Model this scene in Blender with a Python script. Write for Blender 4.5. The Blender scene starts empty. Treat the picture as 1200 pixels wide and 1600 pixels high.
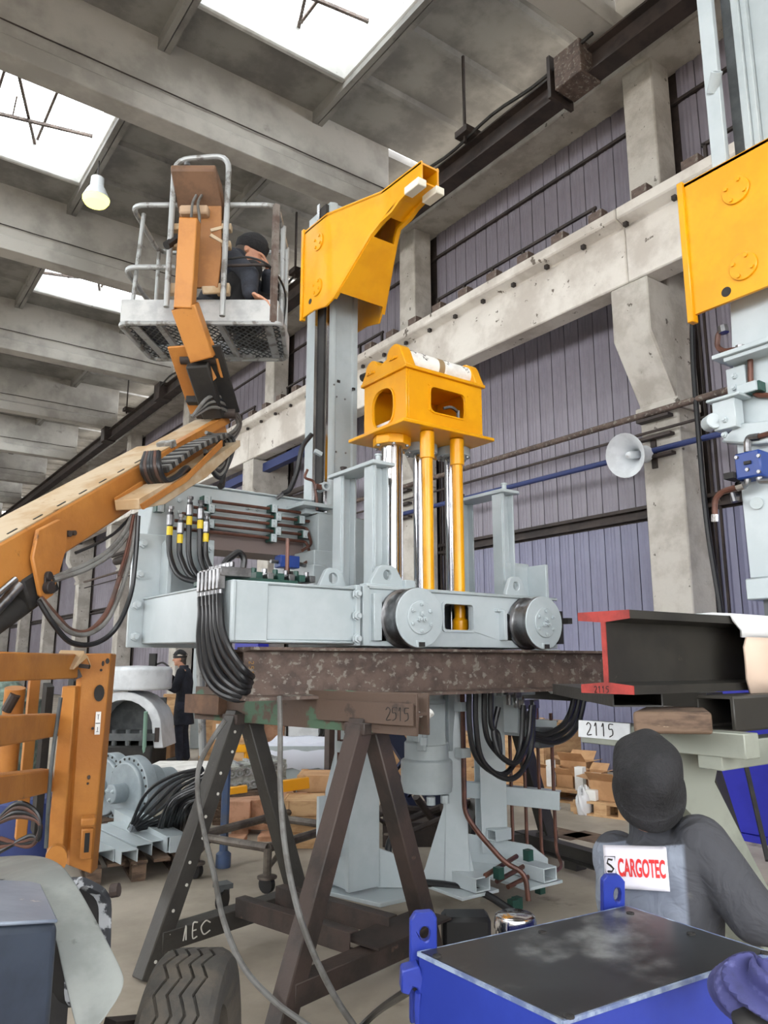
import bpy, bmesh, math, random
from mathutils import Vector as V, Matrix, Quaternion
from mathutils.geometry import tessellate_polygon
R = random.Random(7)
S = bpy.context.scene
COL = S.collection
PI = math.pi

# ---------------------------------------------------------------- camera, sky, exposure
cam = bpy.data.objects.new('camera', bpy.data.cameras.new('camera'))
COL.objects.link(cam)
cam.data.sensor_fit = 'HORIZONTAL'
cam.data.sensor_width = 36
cam.data.lens = 36 * 1190 / 1200
cam.data.clip_start = .05
cam.location = (0, 0, 1.6)
cam.rotation_euler = (math.radians(90 + 11.1), 0, math.radians(-36.1))
S.camera = cam
S.view_settings.view_transform = 'Standard'
S.view_settings.look = 'None'
S.view_settings.gamma = 1
S.view_settings.use_curve_mapping = False
S.view_settings.exposure = 0.02
S.cycles.use_denoising = True
S.cycles.max_bounces = 8
S.cycles.diffuse_bounces = 5
S.cycles.sample_clamp_indirect = 8
W = bpy.data.worlds.new('overcast_sky')
S.world = W
W.use_nodes = True
bg = W.node_tree.nodes['Background']
bg.inputs[0].default_value = (.97, .985, 1, 1)
bg.inputs[1].default_value = 9

# ---------------------------------------------------------------- helpers
def lin(c):
    return tuple((x / 255 / 12.92) if x < 10.3 else ((x / 255 + .055) / 1.055) ** 2.4 for x in c) + (1,)

def mat(n, c, r=.5, m=0, c2=None, s2=3, a2=(.4, .62), c3=None, s3=9, a3=(.6, .66), bump=0, bs=40, st=(1, 1, 1), emit=0, det=6):
    M_ = bpy.data.materials.new(n)
    M_.use_nodes = True
    t = M_.node_tree
    N, L = t.nodes, t.links
    b = N['Principled BSDF']
    b.inputs['Base Color'].default_value = lin(c)
    b.inputs['Roughness'].default_value = r
    b.inputs['Metallic'].default_value = m
    if emit:
        b.inputs['Emission Color'].default_value = lin(c)
        b.inputs['Emission Strength'].default_value = emit
    if not (c2 or c3 or bump):
        return M_
    tc = N.new('ShaderNodeTexCoord')
    mp = N.new('ShaderNodeMapping')
    mp.inputs['Scale'].default_value = st
    L.new(tc.outputs['Object'], mp.inputs[0])
    def noise(s, d=det):
        x = N.new('ShaderNodeTexNoise')
        x.inputs['Scale'].default_value = s
        x.inputs['Detail'].default_value = d
        x.inputs['Roughness'].default_value = .62
        L.new(mp.outputs[0], x.inputs['Vector'])
        return x.outputs['Fac']
    cur = None
    for cc, s, a in ((c2, s2, a2), (c3, s3, a3)):
        if not cc:
            continue
        rp = N.new('ShaderNodeMapRange')
        rp.inputs[1].default_value, rp.inputs[2].default_value = a
        rp.interpolation_type = 'SMOOTHSTEP'
        L.new(noise(s), rp.inputs[0])
        mx = N.new('ShaderNodeMix')
        mx.data_type = 'RGBA'
        mx.inputs['A'].default_value = lin(c)
        if cur:
            L.new(cur, mx.inputs['A'])
        mx.inputs['B'].default_value = lin(cc)
        L.new(rp.outputs[0], mx.inputs['Factor'])
        cur = mx.outputs['Result']
    if cur:
        L.new(cur, b.inputs['Base Color'])
    if bump:
        bp = N.new('ShaderNodeBump')
        bp.inputs['Strength'].default_value = bump
        bp.inputs['Distance'].default_value = .02
        L.new(noise(bs), bp.inputs['Height'])
        L.new(bp.outputs[0], b.inputs['Normal'])
    return M_

def v3(*a):
    return V(a[0]) if len(a) == 1 else V(a)

def frame(d, up=None):
    d = V(d).normalized()
    u = V(up) if up else (V((0, 0, 1)) if abs(d.z) < .95 else V((1, 0, 0)))
    s = d.cross(u).normalized()
    return s, s.cross(d).normalized()

def spl(pts, k=6):
    P = [V(p) for p in pts]
    P = [P[0] * 2 - P[1]] + P + [P[-1] * 2 - P[-2]]
    out = []
    for i in range(1, len(P) - 2):
        a, b, c, d = P[i - 1:i + 3]
        for j in range(k):
            t = j / k
            out.append(.5 * (2 * b + (c - a) * t + (2 * a - 5 * b + 4 * c - d) * t * t + (3 * b - a - 3 * c + d) * t ** 3))
    return out + [P[-2]]

def fillet(pts, r, n=4):
    P = [V(p) for p in pts]
    out = []
    for i, p in enumerate(P):
        a, b = P[i - 1] - p, P[(i + 1) % len(P)] - p
        rr = min(r, a.length * .48, b.length * .48)
        p0, p1 = p + a.normalized() * rr, p + b.normalized() * rr
        out += [p0.lerp(p, t).lerp(p.lerp(p1, t), t) for t in [j / n for j in range(n + 1)]]
    return out

def bend(pts, r=.03, n=4):
    P = [V(p) for p in pts]
    out = [P[0]]
    for i in range(1, len(P) - 1):
        p = P[i]
        a, b = P[i - 1] - p, P[i + 1] - p
        rr = min(r, a.length * .48, b.length * .48)
        p0, p1 = p + a.normalized() * rr, p + b.normalized() * rr
        out += [p0.lerp(p, t).lerp(p.lerp(p1, t), t) for t in [j / n for j in range(n + 1)]]
    return out + [P[-1]]

def circ(c, n_axis, r, n=16, r2=None):
    s, u = frame(n_axis)
    c = V(c)
    return [c + s * (r * math.cos(2 * PI * i / n)) + u * ((r2 or r) * math.sin(2 * PI * i / n)) for i in range(n)]

class B:
    """collects shapes, then links them as one mesh object"""
    def __init__(self):
        self.v, self.f, self.starts = [], [], []
    def add(self, vs, fs):
        k = len(self.v)
        self.starts.append((k, len(self.f)))
        self.v += [tuple(x) for x in vs]
        self.f += [tuple(i + k for i in f) for f in fs]
        return self
    def box(self, x0, x1, y0, y1, z0, z1):
        return self.add([(x, y, z) for x in (x0, x1) for y in (y0, y1) for z in (z0, z1)],
                        [(0, 1, 3, 2), (4, 6, 7, 5), (0, 4, 5, 1), (2, 3, 7, 6), (0, 2, 6, 4), (1, 5, 7, 3)])
    def obox(self, c, a, b, d):
        c, a, b, d = V(c), V(a), V(b), V(d)
        return self.add([c + a * i + b * j + d * k for i in (-1, 1) for j in (-1, 1) for k in (-1, 1)],
                        [(0, 1, 3, 2), (4, 6, 7, 5), (0, 4, 5, 1), (2, 3, 7, 6), (0, 2, 6, 4), (1, 5, 7, 3)])
    def bar(self, p, q, w, h=None, up=None):
        p, q = V(p), V(q)
        s, u = frame(q - p, up)
        return self.obox((p + q) / 2, (q - p) / 2, s * (w / 2), u * ((h or w) / 2))
    def plate(self, pts, vec, holes=()):
        vec = V(vec)
        loops = [[V(p) for p in pts]] + [[V(p) for p in h] for h in holes]
        tri = tessellate_polygon(loops)
        flat = [p for l in loops for p in l]
        n = len(flat)
        fs = [tuple(t) for t in tri] + [tuple(i + n for i in t) for t in tri]
        k = 0
        for l in loops:
            m = len(l)
            fs += [(k + i, k + (i + 1) % m, n + k + (i + 1) % m, n + k + i) for i in range(m)]
            k += m
        return self.add(flat + [p + vec for p in flat], fs)
    def loft(self, rings, cap=True, closed=False):
        n = len(rings[0])
        vs = [p for r in rings for p in r]
        m = len(rings)
        fs = []
        for i in range(m if closed else m - 1):
            j = (i + 1) % m
            fs += [(i * n + k, i * n + (k + 1) % n, j * n + (k + 1) % n, j * n + k) for k in range(n)]
        if cap and not closed:
            fs += [tuple(range(n))[::-1], tuple((m - 1) * n + k for k in range(n))]
        return self.add(vs, fs)
    def tube(self, pts, r, n=8, cap=True, closed=False):
        P = [V(p) for p in pts]
        rad = r if isinstance(r, (list, tuple)) else [r] * len(P)
        rings = []
        d0 = (P[1] - P[0]).normalized()
        s, u = frame(d0)
        for i, p in enumerate(P):
            if closed:
                d = P[(i + 1) % len(P)] - P[i - 1]
            else:
                d = P[min(i + 1, len(P) - 1)] - P[max(i - 1, 0)]
            d = d.normalized() if d.length > 1e-9 else d0
            q = d0.rotation_difference(d)
            s, u = q @ s, q @ u
            d0 = d
            rings.append([p + s * (rad[i] * math.cos(2 * PI * k / n)) + u * (rad[i] * math.sin(2 * PI * k / n)) for k in range(n)])
        return self.loft(rings, cap, closed)
    def cyl(self, p, q, r, n=16, r2=None):
        p, q = V(p), V(q)
        return self.loft([circ(p, q - p, r, n), circ(q, q - p, r2 if r2 is not None else r, n)])
    def pipe(self, p, q, r, ri, n=20):
        p, q = V(p), V(q)
        d = q - p
        return self.loft([circ(p, d, r, n), circ(q, d, r, n), circ(q, d, ri, n), circ(p, d, ri, n)], closed=True)
    def lathe(self, prof, o, ax, n=24, closed=False):
        o, ax = V(o), V(ax).normalized()
        return self.loft([circ(o + ax * h, ax, max(r, 1e-4), n) for r, h in prof], cap=not closed, closed=closed)
    def ball(self, c, r, n=12, sq=(1, 1, 1)):
        c = V(c)
        rings = []
        m = max(4, n // 2)
        for i in range(m + 1):
            a = PI * i / m
            rr = max(math.sin(a), .02)
            rings.append([c + V((r * sq[0] * rr * math.cos(2 * PI * k / n), r * sq[1] * rr * math.sin(2 * PI * k / n), -r * sq[2] * math.cos(a))) for k in range(n)])
        return self.loft(rings)
    def hbeam(self, p, q, w, h, tf, tw, up=None):
        """an I section from p to q (its centre line)"""
        p, q = V(p), V(q)
        s, u = frame(q - p, up)
        d = (q - p) / 2
        c = (p + q) / 2
        pr = [(-w / 2, -h / 2), (w / 2, -h / 2), (w / 2, -h / 2 + tf), (tw / 2, -h / 2 + tf + .01), (tw / 2, h / 2 - tf - .01), (w / 2, h / 2 - tf),
              (w / 2, h / 2), (-w / 2, h / 2), (-w / 2, h / 2 - tf), (-tw / 2, h / 2 - tf - .01), (-tw / 2, -h / 2 + tf + .01), (-w / 2, -h / 2 + tf)]
        return self.plate([p + s * a + u * b for a, b in pr], q - p)
    def chan(self, p, q, w, h, t, up=None):
        """a U channel from p to q, open along -up"""
        p, q = V(p), V(q)
        s, u = frame(q - p, up)
        pr = [(-w / 2, -h / 2), (-w / 2 + t, -h / 2), (-w / 2 + t, h / 2 - t), (w / 2 - t, h / 2 - t), (w / 2 - t, -h / 2), (w / 2, -h / 2), (w / 2, h / 2), (-w / 2, h / 2)]
        return self.plate([p + s * a + u * b for a, b in pr], q - p)
    def rhs(self, p, q, w, h, t=.006, up=None):
        """a hollow rectangular tube"""
        p, q = V(p), V(q)
        s, u = frame(q - p, up)
        o = [p + s * a * w / 2 + u * b * h / 2 for a, b in ((-1, -1), (1, -1), (1, 1), (-1, 1))]
        i = [p + s * a * (w / 2 - t) + u * b * (h / 2 - t) for a, b in ((-1, -1), (1, -1), (1, 1), (-1, 1))]
        return self.plate(o, q - p, [i])
    def each(self, name, m, parent=None, bev=0):
        """one object for every shape added"""
        cuts = self.starts + [(len(self.v), len(self.f))]
        for (a, fa), (c, fc) in zip(cuts, cuts[1:]):
            q = B()
            q.v = self.v[a:c]
            q.f = [tuple(i - a for i in f) for f in self.f[fa:fc]]
            q.done(name, m, parent, bev)
    def mesh(self, name, m, smooth=True, ang=35):
        me = bpy.data.meshes.new(name)
        me.from_pydata(self.v, [], self.f)
        bm = bmesh.new()
        bm.from_mesh(me)
        bmesh.ops.recalc_face_normals(bm, faces=bm.faces)
        bm.to_mesh(me)
        bm.free()
        me.materials.append(m)
        if smooth:
            me.polygons.foreach_set('use_smooth', [True] * len(me.polygons))
            me.set_sharp_from_angle(angle=math.radians(ang))
        return me
    def done(self, name, m, parent=None, bev=0, seg=1, label=None, ang=35):
        o = bpy.data.objects.new(name, self.mesh(name, m, ang=ang))
        COL.objects.link(o)
        if parent:
            hook(o, parent)
        if bev:
            md = o.modifiers.new('bevel', 'BEVEL')
            md.width = bev
            md.segments = seg
            md.limit_method = 'ANGLE'
            md.angle_limit = math.radians(40)
        if label:
            o['label'] = label
        return o

def wloc(o):
    p = V((0, 0, 0))
    while o:
        p = p + o.matrix_parent_inverse.translation + o.location
        o = o.parent
    return p

def hook(o, parent):
    w = wloc(parent)
    o.parent = parent
    o.matrix_parent_inverse = Matrix.Translation(-w)

def thing(name, label, cat, loc, group=None):
    o = bpy.data.objects.new(name, None)
    COL.objects.link(o)
    o.location = loc
    o.empty_display_size = .1
    o['label'], o['category'] = label, cat
    if group:
        o['group'] = group
    return o

def tag(o, label, cat, group=None):
    o['label'], o['category'] = label, cat
    if group:
        o['group'] = group
    return o

def struct(o):
    o['kind'] = 'structure'
    return o

def stuff(o):
    o['kind'] = 'stuff'
    return o

def inst(name, me, parent, loc, rot=None, sc=None):
    o = bpy.data.objects.new(name, me)
    COL.objects.link(o)
    o.location = loc
    if rot is not None:
        o.rotation_euler = rot
    if sc:
        o.scale = sc if isinstance(sc, (tuple, list)) else (sc,) * 3
    if parent:
        hook(o, parent)
    return o

def shell(name):
    o = bpy.data.objects.new(name, None)
    COL.objects.link(o)
    return struct(o)

def strokes(b, lines, o, u, w, r, k=5, n=5):
    """handwriting: thin paint strokes on the plane o + u*x + w*y"""
    o, u, w = V(o), V(u), V(w)
    for l in lines:
        b.tube(spl([o + u * x + w * y for x, y in l], k), r, n)
    return b
DIG = {'2': [[(0, .8), (.25, 1), (.55, .8), (.4, .45), (.05, .02), (.6, .05)]], '5': [[(.6, 1), (.12, .98), (.08, .6), (.45, .6), (.5, .2), (.1, 0)]],
       '1': [[(.1, .75), (.3, 1), (.3, 0)]], '4': [[(.1, 1), (.05, .5), (.5, .5)], [(.5, 1), (.48, 0)]], '.': [[(.1, .05), (.16, .1)]],
       'E': [[(.5, 1), (.1, 1), (.1, 0), (.5, 0)], [(.1, .5), (.4, .5)]], 'S': [[(.6, .85), (.3, 1), (.1, .75), (.5, .35), (.3, 0), (.05, .1)]]}

def write(b, txt, o, u, w, h, r, gap=.75):
    for i, c in enumerate(txt):
        strokes(b, [[(x * h * .8 + i * gap * h, y * h) for x, y in l] for l in DIG[c]], o, u, w, r)
    return b

# ---------------------------------------------------------------- materials
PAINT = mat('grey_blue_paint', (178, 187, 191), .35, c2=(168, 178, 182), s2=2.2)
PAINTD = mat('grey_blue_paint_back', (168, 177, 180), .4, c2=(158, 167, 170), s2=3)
YEL = mat('yellow_paint', (229, 162, 14), .28, c2=(219, 151, 11), s2=2.5)
ORG = mat('worn_orange_paint', (184, 124, 58), .5, c2=(162, 104, 46), s2=2.2, c3=(96, 66, 42), s3=7, a3=(.66, .74), bump=.1)
ORGT = mat('dusty_orange_top', (182, 164, 138), .75, c2=(164, 136, 100), s2=3.5, c3=(126, 96, 64), s3=12, a3=(.64, .72))
CONC = mat('old_concrete', (192, 188, 180), .85, c2=(168, 162, 153), s2=1.9, a2=(.4, .62), c3=(96, 90, 83), s3=6, a3=(.64, .68), det=12, bump=.7, bs=9)
CONCL = mat('limewashed_concrete', (216, 211, 203), .85, c2=(188, 181, 172), s2=1.1, c3=(104, 95, 86), s3=5, a3=(.63, .67), det=12, bump=.5, bs=10)
ROOF = mat('sooty_roof_concrete', (140, 138, 134), .9, c2=(112, 110, 107), s2=.8, c3=(52, 50, 50), s3=1.1, a3=(.62, .78), bump=.2, bs=6)
BEAMC = mat('roof_beam_concrete', (176, 173, 167), .88, c2=(150, 147, 142), s2=.7, c3=(84, 81, 78), s3=1.3, a3=(.63, .8), bump=.2, bs=7)
PANEL = mat('lilac_plastic_cladding', (134, 129, 140), .42, c2=(116, 110, 120), s2=.9, a2=(.35, .7), bump=.05, bs=5)
PANELB = mat('blue_lilac_plastic_cladding', (122, 123, 148), .4, c2=(110, 110, 134), s2=.8, a2=(.35, .7), bump=.05, bs=5)
FLOORM = mat('concrete_floor', (170, 160, 146), .72, c2=(142, 133, 120), s2=.9, a2=(.38, .66), c3=(92, 84, 74), s3=1.7, a3=(.62, .76), bump=.15, bs=14)
DARKST = mat('dark_brown_steel', (58, 48, 44), .65, c2=(40, 33, 31), s2=3)
RUST = mat('rusty_steel', (98, 82, 74), .7, c2=(74, 62, 57), s2=7, c3=(126, 120, 112), s3=17, a3=(.55, .61), bump=.3, bs=40, st=(1, 1, 1.3), det=12)
MILL = mat('dark_mill_steel', (48, 46, 42), .5, c2=(35, 33, 31), s2=3, c3=(96, 90, 78), s3=12, a3=(.68, .78))
STANDM = mat('brown_black_steel', (66, 54, 49), .6, c2=(46, 40, 37), s2=4, c3=(104, 84, 72), s3=8, a3=(.64, .74), bump=.15)
STANDG = mat('grimy_dark_steel', (58, 56, 52), .55, c2=(50, 47, 44), s2=4, c3=(112, 106, 98), s3=9, a3=(.66, .76), bump=.15)
GREENST = mat('rust_and_green_paint', (84, 68, 58), .65, c2=(72, 98, 78), s2=4.5, a2=(.54, .6), c3=(60, 48, 42), s3=6, a3=(.6, .68), bump=.15)
REDP = mat('red_primer', (166, 58, 52), .65, c2=(130, 46, 42), s2=8)
CHROME = mat('chrome', (205, 205, 208), .12, 1)
STEEL = mat('bare_steel', (150, 150, 152), .35, 1, c2=(110, 110, 112), s2=6)
GALV = mat('galvanised_tube', (164, 167, 168), .4, .3, c2=(112, 110, 106), s2=9, a2=(.5, .62))
BLACK = mat('black_rubber', (24, 24, 26), .45)
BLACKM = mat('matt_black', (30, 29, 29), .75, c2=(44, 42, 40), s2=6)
HOSE = mat('black_hose', (26, 27, 30), .36)
HOSEG = mat('grey_cable', (110, 110, 108), .55, c2=(84, 82, 79), s2=8)
HOSEB = mat('brown_hose', (92, 58, 46), .55, c2=(64, 48, 42), s2=6)
COPPER = mat('brown_pipe', (98, 62, 50), .4, .3, c2=(74, 48, 40), s2=8)
GRNC = mat('green_clamp', (28, 66, 58), .45)
BLUEV = mat('blue_valve', (28, 58, 128), .4)
BLUET = mat('blue_tank_paint', (42, 60, 152), .4, c2=(36, 52, 138), s2=3)
BLUEC = mat('blue_container_paint', (40, 44, 164), .4, c2=(34, 38, 148), s2=2)
BLUEP = mat('blue_pipe', (40, 54, 104), .5)
TANKT = mat('black_tank_lid', (40, 42, 44), .32, c2=(30, 31, 33), s2=4, c3=(126, 128, 128), s3=4.2, a3=(.5, .78))
WOOD = mat('pale_wood', (196, 160, 118), .75, c2=(172, 134, 94), s2=5, st=(1, 1, 4))
WOODP = mat('pinkish_pallet_wood', (190, 146, 118), .8, c2=(160, 118, 90), s2=6)
WOODD = mat('dark_weathered_wood', (104, 84, 68), .8, c2=(70, 54, 43), s2=6, c3=(170, 150, 124), s3=7, a3=(.62, .7), st=(1, 1, 4))
CARD = mat('cardboard', (194, 152, 110), .8, c2=(176, 134, 94), s2=4)
WHITE = mat('white_plastic', (232, 232, 228), .5, c2=(214, 214, 212), s2=6)
WHITEP = mat('white_paint', (214, 218, 222), .4, c2=(196, 200, 204), s2=4)
WRAP = mat('white_wrap', (236, 234, 230), .6, c2=(216, 213, 208), s2=8, bump=.3, bs=16)
PADW = mat('white_pad', (228, 224, 208), .6)
FOAM = mat('white_foam_sheet', (214, 216, 218), .5)
KRAFT = mat('beige_board', (206, 184, 166), .7)
TYRE = mat('old_tyre_rubber', (62, 60, 57), .8, c2=(84, 78, 70), s2=7, bump=.2)
LABELM = mat('label_yellow', (226, 196, 40), .5)
INK = mat('black_marker_ink', (28, 26, 26), .7)
CHALK = mat('white_chalk', (200, 198, 190), .9)
INKO = mat('ochre_marker_ink', (150, 112, 48), .8)
GLOW = mat('lamp_glow', (250, 246, 140), .5, emit=2.2)
DKGREY = mat('dark_grey_paint', (84, 88, 90), .5, c2=(66, 69, 71), s2=5)

bm_ = B().lathe([(.0, 0), (.5, 0), (.5, .35), (.45, .4), (.45, .55), (0, .55)], (0, 0, 0), (0, 0, 1), 6)
BOLT = B().lathe([(.62, 0), (.62, .08), (.5, .08), (.5, .42), (.3, .46), (.3, .75), (0, .75)], (0, 0, 0), (0, 0, 1), 6).mesh('bolt', PAINT)
BOLTY = B().lathe([(.5, 0), (.5, .4), (0, .42)], (0, 0, 0), (0, 0, 1), 6).mesh('bolt', YEL)
BOLTD = B().lathe([(.6, 0), (.6, .1), (.5, .1), (.5, .5), (0, .5)], (0, 0, 0), (0, 0, 1), 6).mesh('bolt', STEEL)
TOY = (PI / 2, 0, 0)      # +z of a mesh turned to face -y
TOX = (0, -PI / 2, 0)     # +z turned to face -x
# ---------------------------------------------------------------- the hall
b = B().add([(-60, -50, 0), (60, -50, 0), (60, 90, 0), (-60, 90, 0)], [(0, 1, 2, 3)])
struct(b.done('floor', FLOORM))
COLY = [-6.3, -.2, 5.9, 11.6, 17.7, 23.7, 29.7, 35.7, 41.7, 47.7, 53.7, 59.7]
XW = 9.62
# columns with corbels
for y in COLY[1:11]:
    b = B().box(9, 9.55, y - .3, y + .3, 0, 7)
    o = struct(b.done('concrete_column', CONC, bev=.02))
    c = B().plate([(9.02, y - .3, 6.76), (8.5, y - .3, 6.76), (8.5, y - .3, 5.96), (9.02, y - .3, 5.1)], (0, .6, 0)).done('corbel', CONC, o, bev=.02)
    B().box(9.05, 9.5, y - .26, y + .26, 6.9, 10.9).done('upper_shaft', CONC, o, bev=.02)
    B().box(8.96, 9.5, y - .34, y + .34, 4.98, 5.1).done('collar', CONC, o, bev=.01)
# crane girders, one per bay, with rail, clips, flange lip and guard rail
clip = B().box(-.07, .07, -.12, .12, 0, .13).mesh('rail_clip', RUST)
boltg = B().box(-.03, .03, -.03, .03, -.06, 0).mesh('girder_bolt', DARKST)
for k in range(1, 10):
    y0, y1 = COLY[k] + .003, COLY[k + 1] - .003
    o = struct(B().plate([(8.5, y0, 6.77), (8.5, y0, 7.6), (8.31, y0, 7.67), (8.31, y0, 7.84), (9.02, y0, 7.84), (9.02, y0, 7.66), (8.86, y0, 7.55), (8.86, y0, 6.77)], (0, y1 - y0, 0)).done('crane_girder', CONCL, bev=.02))
    B().hbeam((8.72, y0, 7.9), (8.72, y1, 7.9), .1, .12, .02, .03).done('crane_rail', DARKST, o)
    n = 8 if k < 4 else 5
    for i in range(n):
        yy = y0 + (i + .5) * (y1 - y0) / n
        inst('rail_clip', clip, o, (8.4, yy, 7.84))
        inst('girder_bolt', boltg, o, (8.42, yy + .3, 7.62))
    if k < 5:
        g = B()
        g.bar((9.1, y0 + .9, 8.62), (9.1, y1 - .9, 8.62), .045)
        for i in range(6):
            yy = y0 + .95 + i * (y1 - y0 - 1.9) / 5
            g.bar((9.1, yy, 7.84), (9.1, yy, 8.62), .045)
        g.done('guard_rail', DARKST, o)
# cladding: narrow plastic planks in tiers between the columns
o = shell('wall_right')
PW = .285
tiers = [(0.02, 3.62, PANELB), (3.86, 7.6, PANEL), (7.7, 9.92, PANEL), (9.98, 10.86, PANEL)]
tm = []
for z0, z1, m_ in tiers:
    b = B()
    h = z1 - z0
    prof = [(-.135, 0), (-.1, -.006), (-.06, -.016), (-.03, -.006), (0, -.016), (.03, -.006), (.06, -.016), (.1, -.006), (.135, 0)]
    b.plate([(x, y, 0) for y, x in prof] + [(.04, .135, 0), (.04, -.135, 0)], (0, 0, h))
    tm.append((z0, b.mesh('wall_panel', m_, ang=20)))
for y0, y1 in ((COLY[1] + .3, COLY[2] - .3), (COLY[2] + .3, COLY[3] - .3), (COLY[3] + .3, COLY[4] - .3)):
    if y0 < 1:
        y0 = 2.2
    n = int((y1 - y0) / PW)
    st = (y1 - y0) / n
    for i in range(n):
        for z0, me in tm:
            inst('wall_panel', me, o, (XW, y0 + (i + .5) * st, z0), sc=(1, st / .285, 1))
b = B()
for k in range(4, 11):
    y0, y1 = COLY[k] + .3, COLY[k + 1] - .3
    n = 18
    st = (y1 - y0) / n
    for i in range(n):
        for z0, z1, _ in tiers:
            b.box(XW - .02, XW + .02, y0 + i * st + .01, y0 + (i + 1) * st - .01, z0, z1)
stuff(b.done('far_cladding', PANEL, o))
b = B().box(XW + .03, XW + .08, -9, 60, 0, 11)
b.done('backing_sheet', DARKST, o)
for y0, y1 in zip(COLY[1:10], COLY[2:11]):
    g = B()
    g.bar((XW - .05, y0, 3.82), (XW - .05, y1, 3.82), .06, .05)
    g.bar((XW - .05, y0, 3.68), (XW - .05, y1, 3.68), .06, .05)
    g.bar((XW - .04, y0, 9.95), (XW - .04, y1, 9.95), .05, .05)
    g.done('girt', DARKST, o)
    g = B()
    for yy in (y0 + .36, y0 + .45, y1 - .36, y1 - .45):
        g.bar((XW - .04, yy, 0), (XW - .04, yy, 6.8), .03)
    g.done('edge_trim', DARKST, o)
for y0, y1 in zip(COLY[1:10], COLY[2:11]):
    struct(B().box(8.95, 9.66, y0, y1, 10.5, 11.4).done('concrete_lintel', CONC, bev=.02))
# roof beams across the hall
for y in COLY[:11]:
    b = B().plate([(-12, y - .22, 10.6), (-12, y + .22, 10.6), (-12, y + .22, 10.92), (-12, y + .1, 10.98), (-12, y + .11, 12.32), (-12, y - .11, 12.32), (-12, y - .1, 10.98), (-12, y - .22, 10.92)], (20.5, 0, 0))
    o = struct(b.done('roof_beam', BEAMC, bev=.015))
    if y > 5:
        p = [(x, y - .13 - .01 * (i % 2), 11.22 - .012 * (i % 2)) for i, x in enumerate([-12 + .6 * k for k in range(35)])]
        B().tube(p, .012, 5).done('cable', DARKST, o)
# roof slabs between beams, some opened by a skylight
XE = [9.85 - 3.1 * k for k in range(8)]
roof = shell('ceiling')
def slab_mesh(L):
    b = B().box(0, 3.08, 0, L, .12, .3)
    for x0 in (0, 2.98):
        b.box(x0, x0 + .1, 0, L, -.12, .12)
    for k in range(1, 4):
        b.plate([(.1, k * L / 4 - .09, .12), (.1, k * L / 4 - .05, .03), (.1, k * L / 4 + .05, .03), (.1, k * L / 4 + .09, .12)], (2.88, 0, 0))
    return b.mesh('roof_slab', ROOF)
def sky_mesh(L):
    b = B()
    for x0 in (0, 2.98):
        b.box(x0, x0 + .1, 0, L, -.12, .3)
    b.box(.1, 2.98, 0, 1.15, .12, .3)
    b.box(.1, 2.98, L - 1.15, L, .12, .3)
    return b.mesh('roof_slab', ROOF)
SKY = {(1, 2): 1, (2, 3): 1, (1, 4): 1, (2, 5): 1, (2, 1): 1, (1, 0): 1, (4, 2): 1, (5, 1): 1, (5, 3): 1, (4, 4): 1, (4, 0): 1, (6, 2): 1, (6, 0): 1, (5, 5): 1, (1, 6): 1, (2, 8): 1, (4, 7): 1, (3, 3): 1, (3, 6): 1, (6, 4): 1}  # extra skylights out of view are added to light the hall
wn = 0
curbm = mat('white_curb', (196, 196, 194), .8, c2=(176, 175, 172), s2=2, c3=(110, 108, 106), s3=5, a3=(.66, .76))
glass = bpy.data.materials.new('wired_rooflight_glass')
glass.use_nodes = True
nt = glass.node_tree
pb = nt.nodes['Principled BSDF']
pb.inputs['Roughness'].default_value = .15
tr = nt.nodes.new('ShaderNodeBsdfTransparent')
tr.inputs[0].default_value = (.96, .98, .98, 1)
mxs = nt.nodes.new('ShaderNodeMixShader')
mxs.inputs[0].default_value = .06
nt.links.new(tr.outputs[0], mxs.inputs[1])
nt.links.new(pb.outputs[0], mxs.inputs[2])
nt.links.new(mxs.outputs[0], nt.nodes['Material Output'].inputs[0])
for j in range(11):
    y0, y1 = COLY[j] + .1, COLY[j + 1] - .1
    L = y1 - y0
    full, sk = slab_mesh(L), sky_mesh(L)
    for i in range(7):
        x = XE[i + 1]
        if (i, j) in SKY:
            inst('roof_slab', sk, roof, (x + .01, y0, 12.1))
            wn += 1
            wdw = shell('window_%d' % wn)
            wdw.location = (x, y0, 12.2)
            a0, a1, c0, c1 = x + .1, x + 3, y0 + 1.15, y1 - 1.15
            q = B()
            q.box(a0 - .09, a0 + .04, c0, c1, 12.1, 12.85).box(a1 - .04, a1 + .09, c0, c1, 12.1, 12.85)
            q.box(a0, a1, c0 - .08, c0 + .04, 12.1, 12.85).box(a0, a1, c1 - .04, c1 + .08, 12.1, 12.85)
            q.done('curb', curbm, wdw, bev=.03)
            q = B()
            for k in range(4):
                xx = a0 + (a1 - a0) * k / 3
                q.bar((xx, c0, 12.82), (xx, c1, 12.82), .05)
            q.bar((a0, (c0 + c1) / 2, 12.82), (a1, (c0 + c1) / 2, 12.82), .05)
            q.done('glazing_bar', RUST, wdw)
            q = B()
            for k in (.35, .75):
                yy = c0 + (c1 - c0) * k
                q.bar((a0, yy, 12.3), (a1, yy, 12.78), .06)
                q.bar((a0 + 1.3, yy, 12.55), (a0 + 1.3, yy - .3, 12.8), .03)
            q.bar((a0 + .7, c0, 12.4), (a0 + 1.9, c1, 12.7), .055)
            q.done('stay_bar', RUST, wdw)
            for k in range(3):
                xx = a0 + (a1 - a0) * k / 3
                B().box(xx + .03, xx + .96, c0, c1, 12.86, 12.87).done('pane', glass, wdw)
        else:
            inst('roof_slab', full, roof, (x + .01, y0, 12.1))
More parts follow.
